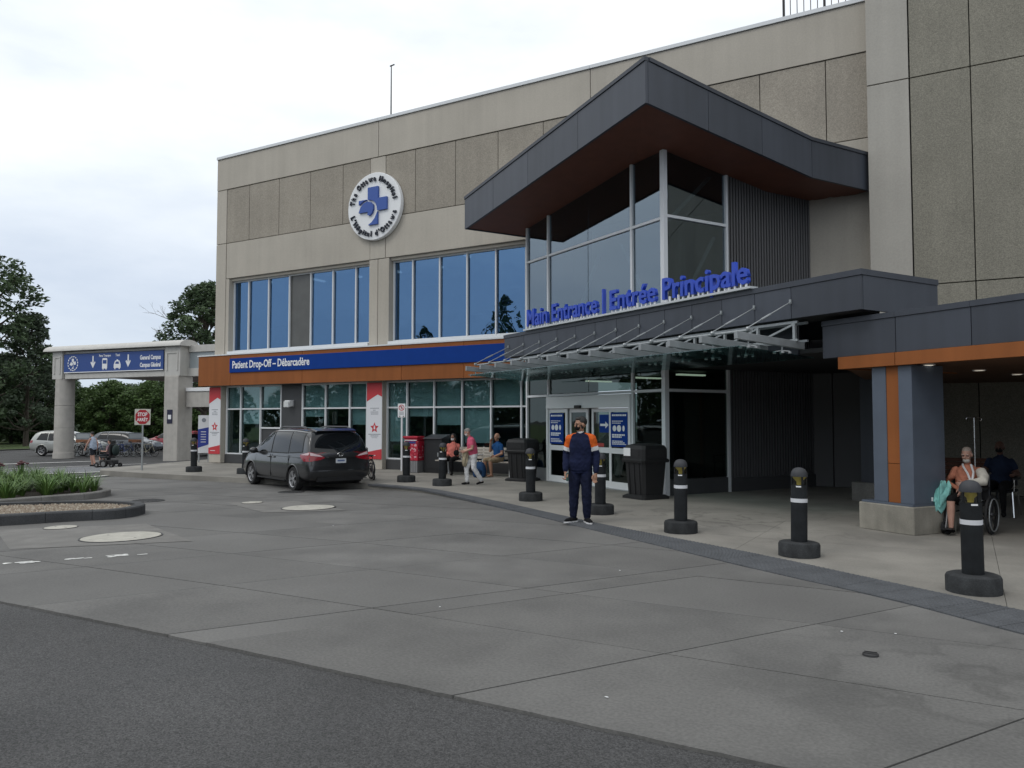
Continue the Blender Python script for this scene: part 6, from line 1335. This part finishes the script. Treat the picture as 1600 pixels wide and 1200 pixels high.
# man in navy and orange standing by the kerb
t = thing('person', 'man in navy sweatshirt with orange shoulders and black mask standing at the kerb', 'person', (-5.80, 12.36, 0.012), R(15)); t.scale = (1.02, 1.02, 1.02)
B = Body()
B.torso([((0, 0, 0.84), X, 0.155, 0.115), ((0, 0, 0.93), X, 0.178, 0.128), ((0, 0, 1.0), X, 0.172, 0.122)], navy2)
B.torso([((0, 0, 0.885), X, 0.186, 0.138), ((0, 0, 0.93), X, 0.192, 0.143), ((0, 0, 1.02), X, 0.198, 0.146), ((0, 0, 1.15), X, 0.187, 0.13), ((0, -0.005, 1.28), X, 0.198, 0.132), ((0, 0.0, 1.40), X, 0.185, 0.115), ((0, 0.01, 1.47), X, 0.10, 0.085), ((0, 0.01, 1.50), X, 0.065, 0.062)], [navy]*7)
B.limb([(0, 0.004, 1.487), (0, 0.002, 1.515)], [0.069, 0.064], clw); B.limb([(0, 0.01, 1.50), (0, -0.005, 1.60)], [0.056, 0.054], skin_t)
for s in (-1, 1):
    sh = V3(s*0.185, 0.005, 1.425+s*0.006); el = V3(s*0.256+0.004, 0.035 if s > 0 else 0.05, 1.14); wr = V3(0.268, -0.055, 0.875) if s > 0 else V3(-0.238, -0.12, 0.90); m1 = sh.lerp(el, 0.46); m2 = sh.lerp(el, 0.68)
    B.limb([(s*0.075, 0.0, 1.475), sh], [0.052, 0.070], orn); B.limb([sh, m1, m2, el, el.lerp(wr, 0.85), wr], [0.080, 0.079, 0.076, 0.069, 0.056, 0.047], [orn, clw, navy, navy, navy])
    B.limb([wr, wr+V3(0, -0.01, -0.045)], [0.029, 0.028], skin_t); B.hand(wr+V3(0, -0.012, -0.045), (-s*0.22, -0.25, -1), (-s*0.75, -0.65, 0), skin_t, 0.5 if s > 0 else 0.8, 1.12)
    hp = V3(s*0.092, 0, 0.92); kn = V3(0.105, -0.035, 0.50) if s > 0 else V3(-0.115, -0.01, 0.50); an = V3(0.105, 0.0, 0.10) if s > 0 else V3(-0.135, 0.03, 0.10); B.limb([hp, hp.lerp(kn, 0.5), kn, kn.lerp(an, 0.45), an+V3(0, 0, 0.02)], [0.108, 0.104, 0.086, 0.082, 0.064], navy2); B.limb([an, an+V3(0, 0, 0.03)], [0.05, 0.05], blk)
    fd = (s*0.55-0.15, -1) if s < 0 else (0.5, -0.9); shoe(B, an, fd, blk, 0.2); sole(t, an, fd, clw)
B.head((0, -0.012, 1.665), R(-52), R(5), skin_t, 1.03); B.build('body', t, 0.0062, 2)
B.hair(t, hairb); B.eyes(t, hairb); B.mask(t, blk)
for s in (-1, 1): MB().ell(B.onhead((s*0.062, 0.0, -0.035)), (0.014, 0.026, 0.04), 10, 0, B.hr).build('sideburn', hairb, t)
# phone in his right hand
ph = tag(MB().box(-0.036, 0.036, -0.006, 0.006, -0.07, 0.07).build('phone', mat('phone_teal', (0.08, 0.16, 0.14), 0.3), None, bev=0.006), 'phone held low in the hand of the man in navy', 'phone'); ph.matrix_world = Matrix.Translation((-5.80, 12.36, 0.012)) @ Matrix.Rotation(R(15), 4, 'Z') @ Matrix.Translation((-0.20, -0.19, 0.80)) @ Matrix.Rotation(R(70), 4, 'Z')

# woman in pink walking left with a jacket on her arm
t = thing('person', 'grey haired woman in pink top and white trousers walking past the bench', 'person', (-11.71, 18.0, 0.012), R(-42)); t.scale = (0.90, 0.90, 0.90)
pink = cl('cloth_pink', (0.55, 0.10, 0.17)); beige = cl('cloth_beige', (0.36, 0.31, 0.22)); B = Body()
B.torso([((0, 0.02, 0.82), X, 0.16, 0.125), ((0, 0.02, 0.92), X, 0.178, 0.14), ((0, 0.01, 1.0), X, 0.165, 0.13)], clw)
B.torso([((0, 0.01, 0.96), X, 0.182, 0.145), ((0, -0.0, 1.10), X, 0.172, 0.14), ((0, -0.03, 1.25), X, 0.178, 0.135), ((0, -0.055, 1.38), X, 0.155, 0.10), ((0, -0.07, 1.44), X, 0.08, 0.07)], pink)
B.limb([(0, -0.075, 1.43), (0, -0.13, 1.52)], [0.05, 0.05], skin_f)
for s in (-1, 1):
    sh = V3(s*0.165, -0.05, 1.365); el = V3(s*0.215, -0.06, 1.10); wr = V3(s*0.12, -0.26, 1.02); B.limb([sh, sh.lerp(el, 0.55), el, wr], [0.07, 0.066, 0.045, 0.034], [pink, skin_f, skin_f]); B.hand(wr, (-s*0.6, -0.7, -0.3), (0, -0.2, 1), skin_f, 0.9, 0.92)
hp = V3(-0.09, 0.02, 0.88); kn = V3(-0.09, -0.16, 0.50); an = V3(-0.09, -0.14, 0.12); B.limb([hp, kn, an], [0.105, 0.08, 0.062], clw); B.limb([an, an+V3(0, 0, -0.04)], [0.035, 0.035], skin_f); shoe(B, (an.x, an.y, 0), (0, -1), blk, 0.17, 0.036)
hp = V3(0.09, 0.02, 0.88); kn = V3(0.09, 0.02, 0.50); an = V3(0.09, 0.26, 0.15); B.limb([hp, kn, an], [0.105, 0.08, 0.062], clw); B.limb([an, an+V3(0, 0.01, -0.05)], [0.035, 0.035], skin_f); B.limb([an+V3(0, 0.04, -0.07), an+V3(0, -0.04, -0.085), an+V3(0, -0.13, -0.115)], [0.036, 0.038, 0.03], blk)
B.head((0, -0.16, 1.585), R(-8), R(24), skin_f, 0.96); B.build('body', t, 0.008, 2); B.hair(t, hairg, 'short'); B.eyes(t); B.mask(t, maskw)
mb = MB(); mb.loft([[(-0.03+0.11*math.cos(a)*w*(1+0.22*math.sin(5*a+k)), -0.20+0.10*math.sin(a)*w-0.006*k, 1.08-0.085*k+0.02*math.sin(3*a+k)) for a in [6.2832*i/40 for i in range(40)]] for k, w in zip(np.linspace(0, 6, 25), np.interp(np.linspace(0, 6, 25), range(7), (0.55, 1.1, 1.0, 0.85, 0.95, 0.8, 0.5)))]); jk = tag(mb.build('jacket', beige, None), 'beige jacket draped over the arm of the woman in pink', 'jacket'); jk.matrix_world = Matrix.Translation((-11.71, 18.0, 0.012)) @ Matrix.Rotation(R(-42), 4, 'Z') @ Matrix.Scale(0.9, 4)
hbag = thing('handbag', 'small black bag held in front by the woman in pink', 'bag', (-12.05, 17.72, 0.80)); MB().ell((0, 0, 0.08), (0.07, 0.10, 0.085), 12).build('pouch', blk, hbag); MB().tube([(0, -0.07, 0.13), (0, -0.03, 0.24), (0, 0.03, 0.24), (0, 0.07, 0.13)], 0.009, 6).build('strap', blk, hbag)

def seated(label, loc, rz, top, bottom, lower, footm, skin, hp_z=0.53, armpose='lap', sc=1.0, yaw=0, pitch=0, sleeves='short', voxel=0.009, legs=None, spread=0.12, lean=0.0, foot_out=None):
    t = thing('person', label, 'person', loc, rz); t.scale = (sc,)*3; B = Body(); by = 0.10
    B.torso([((0, by, hp_z-0.06), X, 0.17, 0.12), ((0, by, hp_z+0.04), X, 0.182, 0.14)], bottom)
    B.torso([((0, by, hp_z), X, 0.18, 0.14), ((0, by-lean*0.3, hp_z+0.16), X, 0.175, 0.145), ((0, by-lean*0.7, hp_z+0.33), X, 0.19, 0.14), ((0, by-lean, hp_z+0.46), X, 0.165, 0.105), ((0, by-lean, hp_z+0.53), X, 0.075, 0.07)], top)
    B.limb([(0, by-lean, hp_z+0.51), (0, by-lean-0.02, hp_z+0.62)], [0.052, 0.05], skin)
    for i, s in enumerate((-1, 1)):
        kn = V3(s*spread, -0.36, hp_z-0.02); an = V3(s*spread, -0.36+(0.04 if not foot_out else foot_out[i]), 0.09); B.limb([(s*0.09, by, hp_z), kn.lerp(V3(s*0.09, by, hp_z), 0.35), kn], [0.098, 0.088, 0.068], [bottom, bottom if legs != 'bare_knee' else bottom]); B.limb([kn, kn.lerp(an, 0.35), an], [0.062, 0.06, 0.038], lower); shoe(B, an, (s*0.2, -1), footm, 0.18, 0.037)
        sh = V3(s*0.175, by-lean, hp_z+0.445); pose = armpose if isinstance(armpose, str) else armpose[i]
        if pose == 'lap': el = V3(s*0.23, by-lean+0.0, hp_z+0.19); wr = V3(s*0.10, -0.16, hp_z+0.10); hd = (-s*0.5, -0.8, -0.1)
        elif pose == 'ear': el = V3(s*0.21, -0.10, hp_z+0.24); wr = V3(s*0.105, -0.10-lean, hp_z+0.54); hd = (-s*0.1, 0.25, 1)
        elif pose == 'rest': el = V3(s*0.27, by-lean+0.02, hp_z+0.20); wr = V3(s*0.27, -0.15, hp_z+0.22); hd = (0, -1, -0.2)
        else: el, wr, hd = pose
        B.limb([sh, sh.lerp(el, 0.6), el, wr], [0.064, 0.056, 0.046, 0.034], [top, top if sleeves == 'long' else skin, top if sleeves == 'long' else skin]); B.hand(wr, hd, (0, 0, 1) if abs(hd[2]) < 0.5 else (0, -1, 0), skin, 0.6, 0.95)
    B.head((0, by-lean-0.035, hp_z+0.70), yaw, pitch, skin, 0.99); B.build('body', t, voxel, 2); return t, B
salmon = cl('cloth_salmon', (0.52, 0.16, 0.13)); blue_s = cl('cloth_blue', (0.015, 0.07, 0.20)); khaki = cl('cloth_khaki', (0.26, 0.20, 0.13)); peach = cl('cloth_peach', (0.42, 0.17, 0.11))
t, B = seated('dark haired woman in salmon top and black trousers seated on the bench', (-14.45, 21.02, 0.012), R(12), salmon, blk, blk, blk, skin_b, armpose=('lap', 'ear'), sleeves='long', sc=0.97, pitch=R(10)); B.hair(t, hairb, 'long'); B.eyes(t); B.mask(t, maskw)
t, B = seated('bald man in blue t-shirt and khaki shorts seated on the bench', (-12.75, 21.0, 0.012), R(-22), blue_s, khaki, skin_t, skin_t, skin_t, armpose=('ear', 'lap'), sc=1.0, pitch=R(6), lean=0.06, spread=0.15); B.hair(t, hairg, 'fringe'); B.eyes(t); B.mouth(t)
t, B = seated('older bearded man with bandaged arm and sling seated in the wheelchair', (-0.02, 14.32, 0.02), R(-16), peach, blk, skin_f, blk, skin_f, hp_z=0.58, armpose=((V3(-0.30, 0.02, 0.80), V3(-0.05, -0.20, 0.72), (0.4, -0.6, -0.6)), (V3(0.27, -0.08, 0.86), V3(0.03, -0.24, 0.82), (-0.8, -0.5, -0.1))), sleeves='long', sc=0.95, pitch=R(14), spread=0.13, foot_out=(-0.02, 0.05), voxel=0.0075)
B.hair(t, hairw, 'fringe'); B.eyes(t, hairw); MB().ell(B.onhead((0, -0.05, -0.085)), (0.056, 0.05, 0.045), 14, 0, B.hr).build('beard', hairw, t); MB().ell(B.onhead((0, 0.02, 0.07)), (0.07, 0.085, 0.06), 14, 0, B.hr).build('hair', mat('hair_thin', (0.34, 0.28, 0.24), 0.7, bump=0.6, bscale=90), t)
mb = MB(); mb.tube([(0.20, 0.06, 1.02), (0.26, -0.02, 0.93), (0.27, -0.08, 0.86), (0.18, -0.16, 0.84), (0.09, -0.21, 0.83)], [0.078, 0.085, 0.08, 0.062, 0.055], 14); mb.build('arm_bandage', cl('bandage', (0.55, 0.52, 0.46)), t); MB().tube([(0.14, -0.20, 0.82), (0.05, -0.09, 0.98), (-0.04, 0.0, 1.09), (-0.07, 0.09, 1.12)], 0.017, 6).build('sling_strap', clw, t); MB().tube([(0.14, -0.20, 0.84), (0.13, -0.06, 1.0), (0.07, 0.03, 1.12)], 0.017, 6).build('sling_strap', clw, t)
aqua = cl('cloth_aqua', (0.22, 0.50, 0.47)); mb = MB(); rr = random.Random(2)
mb.loft([[(-0.25+0.10*w*math.cos(a)*(1+0.3*math.sin(5*a+1.7*k))-0.012*k, -0.22+0.13*w*math.sin(a)*(1+0.25*math.sin(7*a-k))-0.02*k, 0.78-0.075*k+0.035*math.sin(4*a+2*k)) for a in [6.2832*i/44 for i in range(44)]] for k, w in zip(np.linspace(0, 6, 25), np.interp(np.linspace(0, 6, 25), range(7), (0.5, 0.95, 1.1, 1.0, 0.95, 0.8, 0.55)))]); gw = tag(mb.build('gown', aqua, None), 'crumpled aqua gown hanging over the knee of the older man', 'cloth'); gw.matrix_world = Matrix.Translation((-0.02, 14.32, 0.02)) @ Matrix.Rotation(R(-16), 4, 'Z')
bs = thing('boot', 'black shoe resting on the wheelchair footrest beside the plinth', 'shoe', (-0.52, 14.06, 0.14), R(-75)); MB().ell((0, -0.05, 0.05), (0.045, 0.13, 0.045), 14).build('upper', blk, bs); MB().ell((0, 0.05, 0.09), (0.042, 0.055, 0.06), 12).build('heel_collar', blk, bs)
t, B = seated('man in dark blue shirt and black mask seated in shade at the right edge', (0.52, 17.3, 0.02), R(-14), cl('cloth_dark_blue', (0.014, 0.022, 0.045)), blk, blk, blk, skin_d, hp_z=0.55, armpose=((V3(-0.27, 0.05, 0.80), V3(-0.30, -0.20, 0.85), (-0.6, -0.7, 0.2)), 'rest'), sc=1.0); B.hair(t, hairb, 'fringe'); B.eyes(t); B.mask(t, blk)
bk = thing('backpack', 'blue backpack standing beside the legs of the bald man', 'bag', (-13.02, 20.42, 0.012), R(10)); bkm = cl('cloth_pack_blue', (0.018, 0.05, 0.12)); mb = MB(); mb.loft([[(w*math.copysign(abs(math.cos(a))**0.6, math.cos(a)), dd*math.copysign(abs(math.sin(a))**0.6, math.sin(a)), z) for a in [6.2832*i/20 for i in range(20)]] for z, w, dd in ((0.0, 0.15, 0.10), (0.03, 0.19, 0.13), (0.2, 0.21, 0.14), (0.36, 0.18, 0.11), (0.45, 0.12, 0.07), (0.48, 0.05, 0.03))]); mb.build('pack', bkm, bk); MB().ell((0, -0.12, 0.16), (0.14, 0.06, 0.12), 14).build('front_pocket', cl('cloth_pack_dark', (0.01, 0.025, 0.06)), bk); MB().tube([(-0.05, 0.03, 0.47), (-0.04, 0.03, 0.54), (0.04, 0.03, 0.54), (0.05, 0.03, 0.47)], 0.012, 6).build('handle', blk, bk)
# woman in pale blue walking on the crossing, seen from behind
t = thing('person', 'dark haired woman in pale blue sleeveless top and dark shorts walking on the crossing', 'person', (-36.5, 22.55, -0.475), R(-75)); t.scale = (0.95, 0.95, 0.95); pale_b = cl('cloth_pale_blue', (0.36, 0.42, 0.52)); shorts = cl('cloth_charcoal', (0.02, 0.024, 0.03)); B = Body()
B.torso([((0, 0, 0.84), X, 0.16, 0.13), ((0, 0, 0.95), X, 0.175, 0.14)], shorts); B.torso([((0, 0, 0.93), X, 0.185, 0.15), ((0, -0.01, 1.1), X, 0.175, 0.14), ((0, -0.03, 1.28), X, 0.175, 0.135), ((0, -0.04, 1.42), X, 0.14, 0.09), ((0, -0.045, 1.47), X, 0.06, 0.06)], pale_b); B.limb([(0, -0.05, 1.46), (0, -0.07, 1.56)], [0.05, 0.048], skin_f)
for s, f in ((-1, 1), (1, -1)):
    sh = V3(s*0.165, -0.035, 1.40); el = V3(s*0.22, -0.05+0.12*f, 1.13); wr = V3(s*0.22, -0.12+0.16*f, 0.90); B.limb([sh, el, wr], [0.056, 0.045, 0.034], skin_f); B.hand(wr, (0, -0.3, -1), (0, -1, 0), skin_f, 0.4, 0.92)
    hp = V3(s*0.09, 0, 0.90); kn = V3(s*0.09, -0.14*f-0.05, 0.50); an = V3(s*0.09, -0.16*f+0.05, 0.10+(0.05 if f < 0 else 0)); B.limb([hp, hp.lerp(kn, 0.75), kn, an], [0.105, 0.088, 0.064, 0.042], [shorts, skin_f, skin_f]); shoe(B, an, (0, -1), blk, 0.17, 0.036)
B.head((0, -0.085, 1.635), R(-10), R(6), skin_f, 0.97); B.build('body', t, 0.012, 1); B.hair(t, hairb, 'short'); B.mask(t, maskw)
# power wheelchair and its rider
pwl = (-34.35, 21.95, -0.43); pw = thing('power_wheelchair', 'black powered wheelchair with a bag behind its backrest on the crossing', 'wheelchair', pwl, R(-72)); pm = mat('pw_black', (0.012, 0.012, 0.013), 0.5)
for s in (-1, 1):
    for y, r in ((-0.38, 0.12), (-0.02, 0.18), (0.42, 0.11)):
        N = 20; mb = MB(); mb.tube([(s*0.28, y+(r-0.04)*math.cos(6.2832*k/N), r+(r-0.04)*math.sin(6.2832*k/N)) for k in range(N)], 0.04, 8, closed=True); w = mb.build('wheel', rubber, pw); MB().lathe([(r*0.6, -0.02), (r*0.6, 0.02)], 14).build('hub', mat('hub_grey', (0.2, 0.2, 0.2), 0.4), w).matrix_local = Matrix.Translation((s*0.285, y, r)) @ Matrix.Rotation(R(90), 4, 'Y')
    MB().box(s*0.26-0.03, s*0.26+0.03, -0.2, 0.2, 0.70, 0.74).build('armrest', pm, pw); MB().tube([(s*0.26, 0.1, 0.45), (s*0.26, 0.1, 0.7)], 0.015, 6).build('arm_post', pm, pw)
MB().box(-0.22, 0.22, -0.3, 0.4, 0.14, 0.36).build('motor_base', pm, pw, bev=0.03); MB().box(-0.24, 0.24, -0.26, 0.22, 0.44, 0.52).build('seat', pm, pw, bev=0.02); MB().box(-0.05, 0.05, -0.05, 0.1, 0.36, 0.44).build('seat_post', pm, pw); MB().box(-0.23, 0.23, 0.2, 0.28, 0.55, 1.08).build('backrest', pm, pw, bev=0.02); MB().ell((0, 0.40, 0.80), (0.21, 0.13, 0.26), 16).build('rear_bag', mat('pw_bag', (0.015, 0.03, 0.028), 0.8), pw); MB().box(-0.16, 0.16, -0.62, -0.4, 0.10, 0.13).build('foot_plate', pm, pw); MB().tube([(0.26, -0.2, 0.74), (0.26, -0.22, 0.82)], 0.012, 6).build('joystick', pm, pw); MB().box(-0.14, 0.14, 0.21, 0.29, 1.1, 1.26).build('headrest', pm, pw, bev=0.02)
t, B = seated('person in a light sleeveless top riding the powered wheelchair', pwl, R(-72), cl('cloth_mauve', (0.24, 0.16, 0.18)), shorts, skin_f, blk, skin_f, hp_z=0.60, sleeves='short', armpose='rest', sc=0.92, voxel=0.012); B.hair(t, hairb, 'short')
# ------------------------------------------------------------------ trees
leaf_mats = {}
def leafmat(name, col, col2):
    m = bpy.data.materials.new(name); m.use_nodes = True; nt = m.node_tree; b = nt.nodes['Principled BSDF']; L = nt.links.new; b.inputs['Roughness'].default_value = 0.55; b.inputs['Specular IOR Level'].default_value = 0.3
    tc = nt.nodes.new('ShaderNodeTexCoord'); n = nt.nodes.new('ShaderNodeTexNoise'); n.inputs['Scale'].default_value = 0.7; n.inputs['Detail'].default_value = 4; L(tc.outputs['Object'], n.inputs['Vector']); r = nt.nodes.new('ShaderNodeValToRGB'); r.color_ramp.elements[0].position = 0.35; r.color_ramp.elements[1].position = 0.65; r.color_ramp.elements[0].color = (*col, 1); r.color_ramp.elements[1].color = (*col2, 1); L(n.outputs[0], r.inputs[0]); g_ = nt.nodes.new('ShaderNodeNewGeometry'); mr = nt.nodes.new('ShaderNodeMapRange'); L(g_.outputs['Random Per Island'], mr.inputs[0]); mr.inputs[3].default_value = 0.55; mr.inputs[4].default_value = 1.65; mu = nt.nodes.new('ShaderNodeMixRGB'); mu.blend_type = 'MULTIPLY'; mu.inputs[0].default_value = 1; L(r.outputs[0], mu.inputs[1]); L(mr.outputs[0], mu.inputs[2]); r = mu; L(r.outputs[0], b.inputs['Base Color'])
    tr = nt.nodes.new('ShaderNodeBsdfTranslucent'); L(r.outputs[0], tr.inputs[0]); mx = nt.nodes.new('ShaderNodeMixShader'); mx.inputs[0].default_value = 0.25; L(b.outputs[0], mx.inputs[1]); L(tr.outputs[0], mx.inputs[2]); L(mx.outputs[0], nt.nodes['Material Output'].inputs[0]); return m
lf1 = leafmat('leaf_dark', (0.042, 0.068, 0.034), (0.080, 0.118, 0.056)); lf2 = leafmat('leaf_mid', (0.055, 0.095, 0.03), (0.095, 0.15, 0.05)); lf3 = leafmat('leaf_grey_green', (0.06, 0.085, 0.055), (0.10, 0.13, 0.085)); bark = mat('bark', (0.075, 0.062, 0.05), 0.95, var=0.3, vscale=6, bump=0.8, bscale=20)
def tree_meshes(seed, H, cr, trunk_h, nclump, leaves, lsize, lm, shape='round', clr=(0.18, 0.32)):
    r = np.random.default_rng(seed); rp = random.Random(seed); mb = MB(); tops = []
    lean = V3(rp.uniform(-.3, .3), rp.uniform(-.3, .3), 0); mb.tube([(0, 0, -0.3), lean*0.3+V3(0, 0, trunk_h), lean+V3(0, 0, H*0.62), lean*1.3+V3(0, 0, H*0.9)], [H*0.022, H*0.017, H*0.010, H*0.003], 10)
    cl_ = []
    for k in range(nclump):
        f = (k+0.5)/nclump; z = trunk_h*0.8+(H-trunk_h*0.8)*(f**0.85); prof = math.sin(math.pi*min(1, (0.16+0.84*(z-trunk_h*0.8)/(H-trunk_h*0.8))))**0.6 if shape == 'round' else (1.05-0.8*f)
        a = k*2.39996+rp.uniform(-.4, .4); rad = cr*prof*math.sqrt(rp.uniform(0.15, 1.0)); c = V3(rad*math.cos(a), rad*math.sin(a), z)+lean; cl_.append((c, cr*rp.uniform(*clr)))
        if k % 2 == 0:
            st = lean*(z/H)+V3(0, 0, max(trunk_h*0.7, z-H*0.22)); mid = st.lerp(c, 0.55)+V3(0, 0, -0.1*rad); mb.tube([st, mid, c], [H*0.007, H*0.004, H*0.0015], 6)
    trunk = mb.mesh('trunk', bark); n = leaves; idx = r.integers(0, len(cl_), n); C_ = np.array([c[:] for c, _ in cl_])[idx]; S = np.array([q for _, q in cl_])[idx]
    d = r.normal(size=(n, 3)); d /= np.linalg.norm(d, axis=1)[:, None]; rad = S*(r.random(n)**0.45); p = C_+d*rad[:, None]*np.array([1.15, 1.15, 0.75])
    u = r.normal(size=(n, 3)); u[:, 2] *= 0.5; u /= np.linalg.norm(u, axis=1)[:, None]; w = np.cross(u, d+r.normal(size=(n, 3))*0.6); w /= np.maximum(np.linalg.norm(w, axis=1), 1e-6)[:, None]; sz_ = lsize*r.uniform(0.45, 1.6, n)[:, None]
    V = np.stack([p-u*sz_, p-w*sz_*0.45, p+u*sz_, p+w*sz_*0.45], 1).reshape(-1, 3); me = bpy.data.meshes.new('crown'); me.vertices.add(4*n); me.vertices.foreach_set('co', V.ravel()); me.loops.add(4*n); me.loops.foreach_set('vertex_index', np.arange(4*n)); me.polygons.add(n); me.polygons.foreach_set('loop_start', np.arange(0, 4*n, 4)); me.materials.append(lm); me.update(calc_edges=True); return trunk, me
def tree(name, label, loc, rz, meshes, sc=1.0, group=None):
    t = thing(name, label, 'tree', loc, rz, group); t.scale = (sc,)*3; shared('trunk', meshes[0], t); shared('crown', meshes[1], t); return t
big = tree_meshes(21, 15.5, 5.8, 3.0, 105, 16000, 0.17, lf1, clr=(0.09, 0.18)); airy = tree_meshes(34, 11.5, 3.6, 2.0, 80, 10000, 0.15, lf3, 'cone', clr=(0.10, 0.2)); bush = tree_meshes(55, 7.0, 3.6, 0.7, 60, 17000, 0.15, lf2); dense = tree_meshes(72, 8.0, 3.8, 0.8, 70, 20000, 0.15, lf1); roofy = tree_meshes(91, 16.0, 4.6, 5.0, 100, 20000, 0.17, lf1, clr=(0.1, 0.22))
def atd(px, d): x, y = at(px, d); return (x, y, gz(x))
tree('deciduous_tree', 'tall dark tree at the left edge reaching out over the sky', atd(-62, 66), 0.3, big, 1.17)
tree('deciduous_tree', 'lighter open crowned tree just left of the gantry', atd(42, 70), 1.1, airy, 1.02)
for i, (px, d, ms, s, lab) in enumerate([(-40, 74, dense, 1.0, 'dense dark tree low at the left edge behind the lawn'), (20, 78, dense, 1.05, 'dense dark tree behind the silver vehicle'), (75, 80, dense, 0.95, 'dense dark tree left of the round gantry column'), (128, 82, bush, 0.78, 'mid green tree showing through the gantry nearest the round column'), (168, 78, bush, 0.86, 'mid green tree in the middle of the gantry opening'), (205, 82, dense, 0.72, 'dark tree behind the stop sign'), (243, 78, bush, 0.86, 'mid green tree left of the square gantry column'), (285, 82, dense, 0.75, 'dark tree directly behind the square gantry column'), (325, 80, bush, 0.9, 'dark green tree seen beyond the wayfinding totem'), (368, 84, dense, 0.9, 'tree hidden mostly by the hospital corner')]):
    tree('background_tree', lab, atd(px, d), i*1.3, ms, s, 'trees beyond the car park')
rt_ = tree('deciduous_tree', 'dark leafy tree rising above the gantry beside the hospital corner', atd(318, 66), 2.2, roofy, 0.86)
# bare dead branches on its left side
mb = MB(); rp = random.Random(4)
def twig(p, d, l, r, k):
    q = p+d*l; mb.tube([p, p+d*l*0.5+V3(0, 0, 0.04*l), q], [r, r*0.75, r*0.45], 5)
    if k:
        for _ in range(3): twig(p+d*l*rp.uniform(0.45, 1.0), (d+V3(rp.uniform(-.55, .55), rp.uniform(-.55, .55), rp.uniform(-.3, .45))).normalized(), l*rp.uniform(0.45, 0.7), r*0.5, k-1)
ldir = V3(-0.8648, -0.5023, 0.0); tx, ty, tz = atd(318, 66)
for zz_, up_ in ((8.6, 0.25), (9.6, 0.55), (8.0, 0.02)): twig(V3(tx, ty, zz_)+ldir*2.0, (ldir+V3(0, 0, up_)).normalized(), 2.0, 0.045, 3)
mb.build('dead_branch', mat('dead_wood', (0.2, 0.185, 0.17), 0.9), rt_, True)
# low hedge mass behind the cars
hd = MB(); n = 36000; r = np.random.default_rng(8); tpos = r.random(n); px = -90+tpos*520; D = 86+r.normal(size=n)*2.0; L_ = (px-800)/1220*D; x = f2[0]*D+r2[0]*L_; y = f2[1]*D+r2[1]*L_; z = -0.6+4.6*r.random(n)*(0.75+0.25*np.sin(tpos*40)); p = np.stack([x, y, z], 1); u = r.normal(size=(n, 3)); u /= np.linalg.norm(u, axis=1)[:, None]; w = np.cross(u, r.normal(size=(n, 3))); w /= np.linalg.norm(w, axis=1)[:, None]
V = np.stack([p-u*0.3, p-w*0.16, p+u*0.3, p+w*0.16], 1).reshape(-1, 3); me = bpy.data.meshes.new('undergrowth'); me.vertices.add(4*n); me.vertices.foreach_set('co', V.ravel()); me.loops.add(4*n); me.loops.foreach_set('vertex_index', np.arange(4*n)); me.polygons.add(n); me.polygons.foreach_set('loop_start', np.arange(0, 4*n, 4)); me.materials.append(lf1); me.update(calc_edges=True)
o = bpy.data.objects.new('undergrowth', me); COL.objects.link(o); stuff(o); o['label'] = 'dark continuous undergrowth behind the parked cars'; o['category'] = 'undergrowth'
# wood across the road behind the camera; it is what the ground floor glass reflects
n = 42000; r = np.random.default_rng(9); k = 60; cx_ = np.linspace(-88, 14, k)+r.normal(size=k); cy_ = np.interp(cx_, [-88, -70, -50, 14], [4, -20, -34, -42])+r.normal(size=k)*2; hh = r.uniform(5.5, 10.5, k)*np.where(r.random(k) < 0.25, 1.6, 1.0); idx = r.integers(0, k, n); zz_ = r.random(n); rad = 3.2*np.sin(np.pi*np.clip(0.12+zz_*0.88, 0, 1))**0.6*np.sqrt(r.random(n)); an_ = r.random(n)*6.2832
p = np.stack([cx_[idx]+rad*np.cos(an_), cy_[idx]+rad*np.sin(an_), zz_*hh[idx]-0.3], 1); u = r.normal(size=(n, 3)); u /= np.linalg.norm(u, axis=1)[:, None]; w = np.cross(u, r.normal(size=(n, 3))); w /= np.linalg.norm(w, axis=1)[:, None]
V = np.stack([p-u*0.42, p-w*0.24, p+u*0.42, p+w*0.24], 1).reshape(-1, 3); me = bpy.data.meshes.new('roadside_wood'); me.vertices.add(4*n); me.vertices.foreach_set('co', V.ravel()); me.loops.add(4*n); me.loops.foreach_set('vertex_index', np.arange(4*n)); me.polygons.add(n); me.polygons.foreach_set('loop_start', np.arange(0, 4*n, 4)); me.materials.append(lf1); me.update(calc_edges=True)
o = bpy.data.objects.new('roadside_wood', me); COL.objects.link(o); stuff(o); o['label'] = 'wood across the road, seen as a dark reflection in the ground floor glass'; o['category'] = 'wood'
